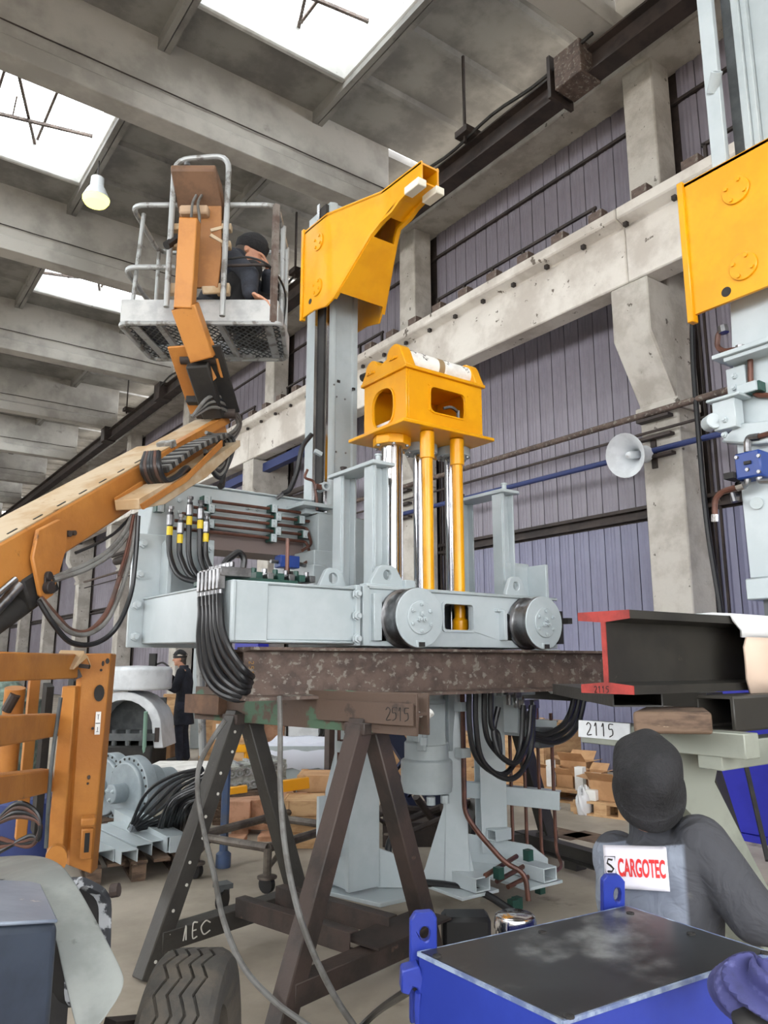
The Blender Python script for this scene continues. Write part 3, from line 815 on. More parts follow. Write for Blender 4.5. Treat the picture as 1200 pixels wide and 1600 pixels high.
# manifold with fittings and the hoses that hang over the side beam
mf = B().box(1.74, 2.2, 3.86, 4.3, 2.03, 2.06).done('manifold', GRNC, mc, bev=.005)
HT = [(1.69,4.059,1.982), (1.69,4.005,1.974), (1.69,3.952,1.971), (1.69,3.901,1.974), (1.69,3.851,1.977), (1.69,3.802,1.98)]
for i, p in enumerate(HT):
    x, y = 1.70, p[1]
    B().box(x - .02, x + .16, y - .022, y + .022, 2.05, 2.1).cyl((x + .05, y, 2.1), (x + .05, y, 2.13), .018, 6).box(x - .03, x + .01, y - .018, y + .018, 1.98, 2.09).cyl((x - .01, y, 1.98), (x - .01, y, 1.9), .02, 8).done('manifold_fitting', STEEL, mf, bev=.003)
for i in range(6):
    B().box(1.95 + .07 * i, 1.99 + .07 * i, 3.9, 4.1, 2.06, 2.1).cyl((1.97 + .07 * i, 3.98, 2.1), (1.97 + .07 * i, 3.98, 2.13), .018, 6).done('manifold_fitting', STEEL if i % 2 else GRNC, mf, bev=.003)
HP = [[(1.68,4.02,1.855), (1.68,4.022,1.715), (1.7,3.999,1.561), (1.74,3.91,1.45), (1.8,3.766,1.407)],
      [(1.68,3.959,1.852), (1.68,3.952,1.714), (1.7,3.931,1.571), (1.74,3.863,1.478), (1.8,3.737,1.428)],
      [(1.68,3.907,1.849), (1.68,3.894,1.73), (1.7,3.867,1.598), (1.74,3.802,1.506), (1.8,3.708,1.448)],
      [(1.68,3.856,1.847), (1.68,3.837,1.745), (1.7,3.797,1.625), (1.74,3.742,1.539), (1.8,3.696,1.475)],
      [(1.68,3.816,1.862), (1.68,3.79,1.76), (1.7,3.744,1.651), (1.74,3.707,1.572), (1.8,3.683,1.501)],
      [(1.68,3.769,1.876), (1.68,3.743,1.775), (1.7,3.707,1.683), (1.74,3.687,1.611), (1.8,3.671,1.54)]]
for i, p in enumerate(HT):
    B().tube(spl([(1.69, p[1], 1.95)] + HP[i] + [(1.95, 3.84, 1.44 + .012 * i)], 7), .0205, 10).done('hydraulic_hose', HOSE, mc)
# hose and pipe beside the mast
B().tube(spl([(2.93, 4.98, 3.35), (2.86, 5.0, 3.24), (2.83, 5.02, 3.05), (2.78, 5.04, 2.9), (2.73, 5.06, 2.86)], 7), .02, 10).done('hydraulic_hose', HOSE, mc)
B().cyl((2.73, 5.06, 2.86), (2.69, 5.08, 2.82), .016, 8).done('hose_fitting', STEEL, mc)
B().tube(bend([(2.88, 4.95, 3.05), (2.85, 4.95, 2.98), (2.94, 4.95, 2.97), (2.965, 4.94, 2.8), (2.965, 4.94, 2.74)], .03), .011, 8).box(2.94, 2.99, 4.91, 4.95, 2.9, 2.94).done('hydraulic_pipe', COPPER, mc)

# ------------- legs hanging between the beams
def shoe(x, y0, y1, z, name='leg_shoe'):
    o = B().box(x - .13, x + .13, y0, y1, z, z + .02).done(name, PAINT, mc, bev=.004)
    return o
# left leg
l1 = B().box(2.86, 3.1, 4.3, 4.34, .17, 1.7).box(2.88, 2.91, 4.34, 4.52, .17, 1.7).done('hanging_leg', PAINT, mc, bev=.004)
B().plate([(3.1, 4.32, .16), (3.26, 4.2, .16), (3.26, 4.2, .26), (3.2, 4.24, .36), (3.1, 4.32, .4)], (.012, .016, 0)).done('leg_gusset', PAINT, l1)
B().plate([(2.84, 4.56, .16), (2.84, 4.56, .75), (2.9, 4.5, 1.1), (2.93, 4.48, 1.1), (2.93, 4.48, .16)], (.012, .016, 0)).box(2.78, 2.84, 4.54, 4.57, .16, .72).box(2.72, 2.9, 4.42, 4.44, .36, .47).done('leg_brace', PAINT, l1)
B().plate([(2.72, 4.72, .13), (2.93, 4.06, .13), (3.2, 4.06, .13), (3.28, 4.24, .13), (2.98, 4.72, .13)], (0, 0, .025)).done('leg_shoe', PAINT, l1, bev=.004)
B().tube([(2.84, 4.4, .5), (2.84, 4.4, 1.4)], .012, 8).tube([(2.82, 4.34, .5), (2.82, 4.34, 1.1)], .012, 8).done('hydraulic_pipe', COPPER, l1)
B().box(2.8, 2.86, 4.3, 4.36, 1.02, 1.09).done('pipe_clamp', PAINTD, l1)
# middle leg with its cylinder
l2 = B().plate([(3.5, 4.12, .15), (3.62, 4.0, .15), (3.62, 4.02, .62), (3.62, 4.1, 1.4), (3.56, 4.14, 1.4)], (.014, .014, 0)).box(3.56, 3.7, 4.12, 4.2, .15, 1.7).done('hanging_leg', PAINT, mc, bev=.004)
B().plate([(3.4, 4.25, .16), (3.66, 3.98, .16), (3.56, 4.1, .82)], (.014, .014, 0)).done('leg_gusset', PAINT, l2)
s2 = B().box(3.42, 3.74, 3.86, 4.5, .13, .15).rhs((3.6, 3.86, .2), (3.6, 4.2, .2), .13, .09, .01).done('leg_shoe', PAINT, l2, bev=.003)
cy = B().lathe([(.1, 0), (.17, 0), (.17, .02), (.175, .03), (.175, .2), (.165, .21), (.15, .215), (.15, .32), (.135, .33), (.135, .6), (.12, .61), (.12, .95)], (3.42, 4.2, .74), (0, 0, 1), 36).done('lift_cylinder', PAINTD, mc, bev=.004)
B().box(3.27, 3.3, 4.05, 4.12, 1.02, 1.34).box(3.3, 3.46, 4.04, 4.08, 1.05, 1.32).box(3.54, 3.6, 4.1, 4.16, 1.0, 1.38).box(3.24, 3.3, 4.06, 4.12, 1.08, 1.14).done('cylinder_ribs', PAINTD, cy, bev=.004)
for sx, sz in ((3.3, 1.34), (3.28, 1.1), (3.34, .72), (3.46, .72)):
    B().cyl((sx, 4.06, sz - .04), (sx, 4.06, sz + .01), .03, 10).done('cylinder_lug', PAINTD, cy)
B().tube(bend([(3.56, 3.98, 1.5), (3.56, 3.98, .62), (3.62, 3.92, .5), (3.74, 3.8, .32), (3.84, 3.72, .26), (3.84, 3.7, .1)], .06), .017, 8).done('hydraulic_pipe', COPPER, l2)
for z in (1.3, 1.0):
    B().box(3.52, 3.6, 3.95, 4.02, z - .03, z + .03).done('pipe_clamp', PAINTD, l2)
# right leg
l3 = B().hbeam((4.2, 4.4, .22), (4.2, 4.4, 1.7), .2, .16, .014, .012, up=(.5, 1, 0)).done('hanging_leg', PAINT, mc, bev=.003)
B().plate([(3.98, 4.62, .15), (4.36, 4.0, .15), (4.36, 4.0, .22), (4.3, 4.1, .3), (4.05, 4.5, .34), (3.98, 4.62, .3)], (.014, .01, 0)).done('leg_gusset', PAINT, l3)
B().box(3.9, 4.24, 3.76, 4.7, .13, .15).rhs((4.12, 3.76, .2), (4.12, 4.1, .2), .13, .09, .01).rhs((4.1, 4.3, .36), (4.26, 4.3, .36), .1, .08, .01).done('leg_shoe', PAINT, l3, bev=.003)
for z, w in ((.62, .13), (1.12, .13)):
    B().chan((4.28, 4.34, z), (4.52, 4.0, z - .02), w, .1, .012, up=(-.6, -.8, .0)).done('pipe_rack', PAINT, l3, bev=.002)
B().chan((3.98, 4.6, .66), (4.14, 4.42, .65), .11, .08, .012, up=(-.6, -.8, 0)).done('pipe_rack', PAINT, l3, bev=.002)
for k in range(4):
    x, y = 4.3 + .06 * k, 4.28 - .085 * k
    z0 = .22 + .02 * (k % 2)
    B().tube(bend([(x, y, 1.4 - .06 * k), (x, y, z0), (x - .05, y - .1, z0 - .06), (x - .2, y - .16, z0 - .07)], .07), .013, 8).done('hydraulic_pipe', COPPER, l3)
for k in range(3):
    z = .18 - .05 * k
    B().tube([(3.62 + .1 * k, 3.86, z + .07), (4.05 + .1 * k, 4.0 - .03 * k, z + .1)], .016, 8).done('hydraulic_pipe', COPPER, l2)
for x, y, z in ((3.72, 3.84, .25), (3.84, 3.8, .06), (3.78, 3.78, .06), (4.06, 3.9, .3), (4.1, 3.84, .1)):
    B().box(x - .025, x + .025, y - .025, y + .025, z - .03, z + .04).done('pipe_clamp', GRNC, l2)
# brackets, fittings and hose loops under the body
ub = B().box(3.72, 4.3, 4.0, 4.05, 1.36, 1.46).box(4.06, 4.12, 3.96, 4.1, 1.1, 1.4).box(3.9, 4.0, 3.95, 4.0, 1.36, 1.68).done('hose_bracket', PAINTD, mc, bev=.004)
B().plate([(4.2, 4.02, 1.69), (4.62, 4.02, 1.69), (4.62, 4.02, 1.36), (4.5, 4.02, 1.36), (4.3, 4.02, 1.5)], (0, .02, 0)).done('hose_bracket', PAINTD, mc, bev=.004)
B().cyl((3.62, 4.0, 1.46), (3.62, 4.0, 1.56), .09, 16).done('yellow_stub', YEL, mc)
for x, z in ((3.95, 1.4), (4.02, 1.38), (4.1, 1.3), (4.14, 1.22), (4.2, 1.3)):
    B().box(x - .03, x + .03, 3.9, 3.96, z - .03, z + .03).cyl((x, 3.93, z - .1), (x, 3.93, z - .03), .02, 8).done('hose_fitting', STEEL, ub, bev=.003)
for i, (x0, x1, zb) in enumerate(((3.52, 4.02, .86), (3.56, 4.1, .83), (3.62, 4.06, .93), (3.66, 3.72, 1.0))):
    yy = 3.86 - .02 * i
    B().tube(spl([(x0, yy, 1.5), (x0 - .01, yy, 1.2), (x0 + .05, yy, zb + .12), ((x0 + x1) / 2, yy - .03, zb), (x1 - .05, yy, zb + .14), (x1, yy, 1.3)], 7), .019, 10).done('hydraulic_hose', HOSE, mc)
for i in range(3):
    x = 4.62 + .06 * i
    B().tube(spl([(x, 3.9 - .03 * i, 1.6), (x - .01, 3.9, 1.35), (x - .1, 3.92, 1.16 - .02 * i), (x - .28, 3.95, 1.08 - .03 * i), (4.2, 3.98, 1.1 - .02 * i)], 7), .021, 10).done('hydraulic_hose', HOSE, mc)
B().box(4.3, 4.46, 3.98, 4.1, .98, 1.12).cyl((4.25, 4.0, 1.05), (4.3, 4.0, 1.05), .03, 8).done('hose_fitting', DKGREY, mc, bev=.006)
B().tube(spl([(3.4, 4.4, .5), (3.22, 4.35, .42), (3.2, 4.3, .28), (3.34, 4.25, .18), (3.5, 4.1, .16), (3.62, 3.9, .14), (3.7, 3.7, .06)], 7), .024, 10).done('hydraulic_hose', HOSE, mc)
# ---------------------------------------------------------------- beams and stands
ib = B().hbeam((1.8, 3.72, 1.5375), (5.4, 3.72, 1.5375), .16, .275, .016, .012).done('i_beam', RUST)
tag(ib, 'long flaking rusty I-beam lying under the wheels of the grey machine', 'beam')
g = B()
write(g, '2515', (1.83, 3.713, 1.6), (0, 0, -1), (1, 0, 0), .028, .0016, .9)
stuff(g.done('beam_marking', INKO, ib))
ib2 = B().hbeam((2.0, 4.66, 1.5375), (5.4, 4.66, 1.5375), .16, .275, .016, .012).done('i_beam', RUST)
tag(ib2, 'second rusty I-beam in shadow behind the front one under the grey machine', 'beam')
# left stand
A0, AD = V((2.31, 3.34, 0)), V((-.233, .972, 0))
AS = V((.972, .233, 0))
def sp_(t, s, z):
    return A0 + AD * t + AS * s + V((0, 0, z))
st = thing('trestle_stand', 'dark steel trestle stand with rusty top beam marked 2515 under the I-beam', 'stand', sp_(.45, 0, 0))
tb = B().hbeam(sp_(-.36, .03, 1.345), sp_(1.42, .03, 1.345), .2, .105, .012, .014, up=AS).done('top_beam', GREENST, st, bev=.002)
B().plate([sp_(-.36, -.045, 1.295), sp_(.3, -.045, 1.295), sp_(.3, -.045, 1.398), sp_(-.36, -.045, 1.398)], AS * -.006).done('side_plate', GREENST, tb)
g = write(B(), '2515', sp_(-.19, -.052, 1.315), -AD, (0, 0, 1), .062, .0022, .62)
stuff(g.done('beam_marking', INK, tb))
B().obox(sp_(1.27, .03, 1.342), AS * .115, AD * .17, (0, 0, .056)).done('end_cap', mat('brown_wrap', (112, 84, 64), .75, c2=(88, 66, 52), s2=6), tb)
for t, m_ in ((0, STANDM), (1.0, STANDG)):
    B().bar(sp_(t, -.02, 1.3), sp_(t, -.56, .0), .1, .1, up=AD).done('leg', m_, st, bev=.006)
    B().bar(sp_(t, .06, 1.3), sp_(t, .58, .0), .1, .1, up=AD).done('leg', m_, st, bev=.006)
    B().obox(sp_(t, .02, 1.265), AS * .1, AD * .07, (0, 0, .03)).done('apex_block', STANDM, st, bev=.005)
    B().rhs(sp_(t, -.5, .17), sp_(t, .5, .17), .11, .1, .008).done('cross_tie', m_, st, bev=.004)
g = strokes(B(), [[(x * .07, y * .07) for x, y in l] for l in [[(.1, 0), (.3, 1), (.35, 0)]]], sp_(.945, -.38, .15), AS, (0, 0, 1), .004)
strokes(g, [[(x * .07, y * .07) for x, y in l] for l in DIG['E']], sp_(.945, -.32, .15), AS, (0, 0, 1), .004)
strokes(g, [[(.06, .05), (.03, .065), (.0, .04), (.02, 0), (.06, .01)]], sp_(.945, -.26, .15), AS, (0, 0, 1), .004)
stuff(g.done('chalk_marking', CHALK, st))
for s in (.0, .3):
    B().chan(sp_(.06, s, .24), sp_(.94, s, .24), .1, .07, .008, up=AS * (-1)).done('channel', STANDM, st, bev=.002)
B().obox(sp_(.02, .3, .24), AS * .3, AD * .12, (0, 0, .006)).done('gusset_plate', DARKST, st)
bp_ = B().lathe([(.016, 0), (.016, .006), (0, .007)], (0, 0, 0), (0, 0, 1), 8).mesh('bolt_head', CHALK)
for k in range(11):
    f = .08 + .085 * k
    p = sp_(1.0, -.02, 1.3).lerp(sp_(1.0, -.56, 0), f) - AD * .051 + AS * (.02 if k % 2 else -.012)
    d = bpy.data.objects.new('bolt_head', bp_)
    COL.objects.link(d)
    d.location = p
    d.rotation_euler = (PI / 2, 0, .235)
    d.scale = (.55, .55, .6)
    hook(d, st)
# a crumpled rag on the end of that top beam
def rag(name, c, r, m_, label, cat, seed, sq=(1, 1, .45), n=26):
    rg = random.Random(seed)
    ph = [(rg.uniform(3, 8), rg.uniform(3, 8), rg.uniform(0, 6), rg.uniform(.05, .14)) for _ in range(7)]
    rings = []
    for i in range(n // 2 + 1):
        a = PI * i / (n // 2)
        ring = []
        for k in range(n):
            t = 2 * PI * k / n
            rr = r * (1 + sum(w * math.sin(p * t + q * a + s) for p, q, s, w in ((round(p), q, s, w) for p, q, s, w in ph)))
            ring.append((c[0] + rr * sq[0] * max(math.sin(a), .02) * math.cos(t), c[1] + rr * sq[1] * max(math.sin(a), .02) * math.sin(t), c[2] - rr * sq[2] * math.cos(a)))
        rings.append(ring)
    o = B().loft(rings).done(name, m_, None, ang=60)
    md = o.modifiers.new('sub', 'SUBSURF')
    md.levels = md.render_levels = 1
    return tag(o, label, cat)
c = sp_(-.3, .1, 1.345)
rag('white_rag', (c.x, c.y, c.z + .0), .055, WHITE, 'crumpled white rag stuffed in the end of the trestle beam marked 2515', 'rag', 3, (1, 1, .5))
# rear right stand
s2_ = thing('trestle_stand', 'black steel trestle stand behind the grey leg with a long floor rail', 'stand', (4.8, 4.6, 0))
for a, c in (((4.8, 4.86, 1.3), (4.46, 4.98, 0)), ((4.86, 4.82, 1.3), (5.22, 4.72, 0))):
    B().bar(a, c, .12, .1, up=(0, 1, 0)).done('leg', MILL, s2_, bev=.005)
B().bar((4.83, 4.95, 1.35), (4.83, 2.9, 1.35), .2, .1).done('top_beam', MILL, s2_, bev=.004)
for a, c in (((4.8, 3.1, 1.3), (4.3, 3.1, 0)), ((4.86, 3.1, 1.3), (5.4, 3.1, 0))):
    B().bar(a, c, .1, .1, up=(0, 1, 0)).done('leg', MILL, s2_, bev=.005)
B().hbeam((4.95, 4.85, .14), (4.8, 3.1, .14), .1, .12, .01, .01).done('floor_rail', MILL, s2_)
B().bar((4.44, 4.94, .14), (5.24, 4.72, .14), .1, .1).done('cross_tie', MILL, s2_)
B().obox((5.0, 4.3, .04), (.06, 0, 0), (0, .06, 0), (0, 0, .04)).done('rail_foot', MILL, s2_)
# H-beam with the red painted end
hb0 = V((2.43, 1.9, 1.635))
hbm = B().hbeam((2.43, 1.895, 1.635), (4.6, 1.895, 1.635), .24, .31, .032, .02).done('h_beam', MILL)
tag(hbm, 'thick dark H-beam with a red painted end face marked 2115', 'beam')
pr = []
e = B().hbeam((2.424, 1.895, 1.635), (2.43, 1.895, 1.635), .24, .31, .032, .02).done('painted_end', REDP, hbm, label='red painted end face')
g = write(B(), '2115', (2.423, 1.895 + .055, 1.483), (0, -1, 0), (0, 0, 1), .024, .0014, .75)
stuff(g.done('end_marking', INK, hbm))
# foam sheet hung over the H-beam
edge = [(1150, 955), (1156, 985), (1168, 1010), (1152, 1030), (1150, 1050), (1160, 1070), (1180, 1082), (1230, 1080), (1230, 960)]
def sheet(name, rows, m_, thick, parent=None):
    o = B()
    n = len(rows[0])
    vs = [p for r in rows for p in r]
    fs = [(i * n + k, i * n + k + 1, (i + 1) * n + k + 1, (i + 1) * n + k) for i in range(len(rows) - 1) for k in range(n - 1)]
    o.add(vs, fs)
    o = o.done(name, m_, parent, ang=60)
    md = o.modifiers.new('solid', 'SOLIDIFY')
    md.thickness = thick
    return o
FX0 = (3.107,1.75,1.688)[0] - 2.86
fx = [FX0 + a for a in (2.86, 2.87, 2.91, 2.915, 2.87, 2.865, 2.88, 2.92)]
fz = [1.80, 1.77, 1.73, 1.7, 1.66, 1.6, 1.53, 1.47]
fy = [1.76, 1.752, 1.745, 1.75, 1.745, 1.742, 1.748, 1.755]
rows = []
for x, y, z in [(FX0 + 2.86, 1.98, 1.806), (FX0 + 2.86, 1.85, 1.808)]:
    rows.append([(x + .2 * k, y, z) for k in range(4)])
upper = rows + [[(fx[i] + .2 * k * (1 if k else 1), fy[i], fz[i]) for k in range(4)] for i in range(4)]
lower = [[(fx[i] + .2 * k, fy[i] - .012 + .006 * math.sin(k * 2 + i), fz[i]) for k in range(4)] for i in range(3, 8)]
sh = sheet('foam_sheet', upper, FOAM, .012)
tag(sh, 'torn white foam sheet draped over the dark H-beam at the right edge', 'sheet')
sheet('beige_backing', lower, KRAFT, .01, sh)
# green grey stand with a wooden block under the H-beam
GST = mat('green_grey_paint', (142, 146, 136), .55, c2=(122, 126, 117), s2=3, c3=(86, 80, 70), s3=6, a3=(.66, .74))
s3_ = thing('trestle_stand', 'green grey steel stand carrying a wooden block below the dark H-beam', 'stand', (3.0, 1.95, 0))
B().bar((2.80, (2.745,2.302,1.332)[1], 1.295), (2.80, 1.55, 1.295), .1, .09).done('top_beam', GST, s3_, bev=.004)
B().plate([(2.745,2.301,1.346), (2.745,2.034,1.347), (2.745,2.039,1.277), (2.745,2.306,1.275)], (-.005, 0, 0)).done('white_patch', WHITEP, s3_, label='white painted patch marked 2115')
g = write(B(), '2115', (2.738,2.257,1.287), (0, -1, 0), (0, 0, 1), .052, .0022, .74)
stuff(g.done('beam_marking', INK, s3_))
for yy in (1.95,):
    B().bar((2.78, yy, 1.25), (2.55, yy, 0), .14, .12, up=(0, 1, 0)).done('leg', GST, s3_, bev=.006)
    B().bar((2.84, yy, 1.25), (3.62, yy - .1, 0), .2, .16, up=(0, 1, 0)).done('leg', GST, s3_, bev=.006)
    B().plate([(2.6, yy - .1, 1.25), (3.1, yy - .1, 1.25), (3.02, yy - .1, 1.1), (2.86, yy - .1, 1.0), (2.72, yy - .1, 1.1)], (0, .012, 0)).done('gusset_plate', GST, s3_)
B().bar((2.76, 1.7, 1.25), (4.3, 1.7, 1.25), .1, .1).done('cross_beam', GST, s3_, bev=.004)
B().bar((2.5, 1.95, .2), (3.5, 1.9, .2), .1, .1).done('cross_tie', GST, s3_, bev=.004)
o = B().plate([(2.422,1.783,1.42), (2.78,1.976,1.42), (2.93,1.811,1.42), (2.623,1.593,1.42)], (0, 0, -.078)).done('wood_block', WOODD, None, bev=.012, seg=2)
tag(o, 'worn dark wooden block with pale top on the green grey stand', 'block')
o = B().rhs((2.85,1.72,1.4), (4.4, 1.72, 1.405), .16, .135, .01).done('steel_tube', MILL, None, bev=.01)
tag(o, 'dark square steel tube beside the wooden block at right edge', 'tube')
o = B().rhs((2.66, 1.93, 1.45), (3.4, 2.9, 1.45), .2, .055, .006).done('small_tube', STANDG, None)
tag(o, 'thin steel tube lying across the stand just below the H-beam', 'tube')

# ---------------------------------------------------------------- the second machine at the right edge
m2 = thing('lifting_machine', 'second grey machine with yellow mast bracket cut off by the right edge', 'machine', (3.9, 2.0, 1.8))
# frame: x along its width, y towards the camera; the bracket cheek faces the left
QX = 3.5
def chk(x):
    return [(x, 2.05, 3.38), (x, 2.05, 4.14), (x, 1.2, 4.14), (x, .6, 4.0), (x, .6, 3.8), (x, 1.25, 3.38)]
b2 = B().plate(chk(QX), (.02, 0, 0)).box(QX - .02, QX + .03, 2.04, 2.075, 3.34, 4.15).done('mast_bracket', YEL, m2, bev=.004)
B().plate(chk(QX + .6), (.02, 0, 0)).done('bracket_cheek', YEL, b2, bev=.004)
B().plate([(QX, 2.05, 4.12), (QX + .6, 2.05, 4.12), (QX + .6, .6, 4.12), (QX, .6, 4.12)], (0, 0, .02)).done('bracket_top', YEL, b2)
for c in ((3.5,1.762,3.949), (3.5,1.761,3.53)):
    B().lathe([(.072, 0), (.072, .012), (.0, .013)], c, (-1, 0, 0), 32).done('pin_plate', YEL, b2, bev=.003)
    nuts(b2, [(QX - .012, c[1] + .052 * math.cos(a), c[2] + .052 * math.sin(a)) for a in (.5, 2.0, 3.6, 5.2)], .024, BOLTY, TOX)
c = (3.5,1.861,3.434)
B().cyl((QX - .002, c[1], c[2]), (QX + .004, c[1], c[2]), .026, 16).done('cheek_hole', BLACKM, b2)
# mast above and below
y1, y2 = (3.56,1.909,4.274)[1], (3.56,1.827,4.225)[1]
ma = B().box(3.56, 3.6, y2, y1, 3.95, 6.2).done('mast', PAINT, m2, bev=.004)
ya, yb, yc = (3.6,1.736,4.53)[1], (3.6,1.697,4.504)[1], (3.6,1.664,4.482)[1]
B().box(3.66, 3.7, ya - .3, y2, 3.95, 6.2).done('mast_channel', DKGREY, ma)
B().box(3.58, 3.66, yb, ya, 3.95, 6.2).box(3.6, 3.66, yc, yb, 3.95, 6.2).box(3.63, 3.95, yc - .6, yc, 3.95, 6.2).done('mast_web', PAINTD, ma, bev=.004)
c = V((3.54,1.831,4.69))
B().pipe(c + V((-.02, -.02, .0)), c + V((.03, .04, -.06)), .03, .02, 20).done('pipe_stub', PAINT, ma)
# lower body
lb = B().plate([(3.62,1.912,3.442), (3.62,1.927,3.129), (3.62,1.947,2.689), (3.62,1.944,2.359), (3.62,1.94,1.993), (3.62, 1.2, 1.98), (3.62, 1.2, 3.6)], (.3, 0, 0)).done('lower_mast', PAINT, m2, bev=.005)
c0 = V((3.58,1.935,1.99))
c1 = V((3.58,1.935,1.888))
B().box(3.56, 3.95, 1.2, c0.y, c1.z, c0.z).done('foot_block', PAINT, lb, bev=.006)
B().box(3.62, 3.9, 1.3, c0.y - .05, c1.z - .3, c1.z).done('foot_post', DKGREY, lb)
def pts2(L, X):
    return [V(a) for a in L]
sf = V((3.58,1.971,3.116))
B().box(3.50, 3.8, 1.4, sf.y, sf.z - .012, sf.z + .012).box(3.52, 3.72, 1.5, sf.y - .05, sf.z - .035, sf.z - .012).done('shelf', PAINT, lb, bev=.003)
a = V((3.6,1.902,3.046))
B().box(3.59, 3.62, a.y - .05, a.y + .05, a.z - .14, a.z + .02).done('shelf_bracket', PAINT, lb, bev=.003)
nuts(lb, [(3.59,1.906,3.018), (3.59,1.912,2.958)], .03, rot=TOX)
a = V((3.56,2.003,2.828))
B().box(3.52, 3.6, a.y - .12, a.y + .0, a.z - .09, a.z + .06).box(3.5, 3.62, a.y - .16, a.y + .02, a.z + .06, a.z + .075).cyl((3.5, a.y - .02, a.z - .04), (3.54, a.y + .04, a.z - .04), .04, 14).done('arm_end', PAINT, lb, bev=.004)
nuts(lb, [(3.52,1.939,2.783), (3.52,1.946,2.705)], .03, rot=TOX)
a = V((3.56,1.941,2.751))
B().plate([V((3.56,1.998,2.691)), V((3.56,1.906,2.762)), V((3.56,1.717,2.735)), V((3.56,1.728,2.627)), V((3.56,1.836,2.64))], (.12, 0, 0)).done('side_arm', PAINT, lb, bev=.008)
a, c = V((3.52,1.912,2.599)), V((3.52,1.784,2.469))
vb = B().box(3.52, 3.64, c.y, a.y, c.z, a.z).done('blue_valve', BLUEV, m2, bev=.008, label='blue square hydraulic valve')
nuts(vb, [(3.52,1.897,2.579), (3.52,1.849,2.508), (3.52,1.787,2.564), (3.52,1.794,2.487)], .018, BOLTD, TOX)
k1, k2 = V((3.51,1.86,2.534)), V((3.51,1.827,2.549))
B().box(3.508, 3.52, k2.y, k1.y, k1.z, k2.z).box(3.5, 3.6, a.y, a.y + .05, c.z + .01, c.z + .04).each('valve_knob', BLACKM, vb)
B().tube(bend([(3.55,1.867,2.49), (3.55,1.871,2.446), (3.55,1.904,2.446)], .02), .016, 8).tube(bend([(3.55,1.811,2.479), (3.55,1.814,2.448), (3.55,1.756,2.437)], .02), .014, 8).tube([(3.55,1.856,2.604), (3.55,1.852,2.655)], .018, 8).tube(bend([(3.55,1.852,2.648), (3.55,1.844,2.672), (3.55,1.793,2.666)], .02), .018, 8).each('valve_fitting', STEEL, vb)
B().tube(bend([(3.55,1.904,2.443), (3.55,2.005,2.432), (3.55,2.045,2.4), (3.55,2.053,2.316)], .05), .015, 8).done('hydraulic_pipe', COPPER, m2)
B().cyl((3.55,2.052,2.323), (3.55,2.056,2.287), .018, 8).cyl((3.55,1.924,2.443), (3.55,1.888,2.446), .024, 8).each('pipe_nut', CHROME, m2)
B().tube(bend([(3.55,1.793,2.666), (3.55,1.718,2.67)], .03), .014, 8).done('hydraulic_pipe', COPPER, m2)
B().tube(bend([(3.6,1.949,3.29), (3.6,1.979,3.276), (3.6,1.992,3.209), (3.6,1.96,3.173), (3.6,1.865,3.155), (3.6,1.82,3.139), (3.6,1.834,2.957), (3.6,1.817,2.892), (3.6,1.725,2.865)], .04, 6), .014, 8).done('hydraulic_pipe', COPPER, m2)
B().cyl((3.6,1.951,3.308), (3.6,1.947,3.271), .026, 8).cyl((3.58,1.857,3.164), (3.58,1.86,3.124), .024, 8).each('pipe_nut', STEEL, m2)
a = V((3.57,1.83,2.926))
o = B().box(3.56, 3.62, a.y - .06, a.y + .045, a.z - .025, a.z + .025).done('pipe_clamp', GRNC, m2, bev=.003)
B().box(3.545, 3.56, a.y - .05, a.y + .05, a.z - .025, a.z + .025).done('clamp_cap', PAINT, o, bev=.003)
B().cyl((3.58,1.971,2.398), (3.6,1.956,2.398), .025, 8).cyl((3.57,1.964,2.421), (3.57,1.955,2.374), .014, 8).done('bleed_valve', STEEL, m2)
B().cyl((3.6,1.863,2.356), (3.64,1.88,2.364), .03, 12).done('plug', PAINTD, lb)
# ---------------------------------------------------------------- boom lift with its basket
bl = thing('boom_lift', 'worn orange boom lift with a basket raised beside the yellow bracket', 'lift', (.3, 3.2, 0))
P0, BD, BS, BU = V((.544, 3.399, 2.072)), V((.669, .532, .518)), V((.622, -.783, 0)), V((-.406, -.323, .855))
def bq(t, a=0, b=0):
    return P0 + BD * t + BS * a + BU * b
bo = B().rhs(bq(-1.6, -.13, -.1), bq(1.5, -.13, -.1), .26, .2, .012, up=BU).done('outer_boom', ORG, bl, bev=.012, seg=2)
B().obox(bq(-.05, -.13, .002), BD * 1.55, BS * .125, BU * .003).done('top_plate', ORGT, bo, label='dusty pale top of the boom')
bi = B().rhs(bq(1.5, -.13, -.1), bq(2.22, -.13, -.1), .22, .17, .01, up=BU).done('inner_boom', ORG, bl, bev=.008, seg=2)
B().obox(bq(1.85, -.14, -.012), BD * .36, BS * .09, BU * .003).done('top_plate', ORGT, bi)
B().obox(bq(1.86, .0, -.03), BD * .38, BS * .006, BU * .026).obox(bq(1.86, -.02, -.004), BD * .38, BS * .026, BU * .005).done('boom_lip', ORG, bi)
slot = B().obox((0, 0, 0), BD * .03, BS * .004, BU * .002).mesh('top_slot', BLACKM)
for k in range(7):
    inst('top_slot', slot, bo, bq(.12 + .17 * k, -.035, .006))
B().obox(bq(1.47, -.04, .01), BD * .03, BS * .05, BU * .02).done('boom_collar', GALV, bo, bev=.004)
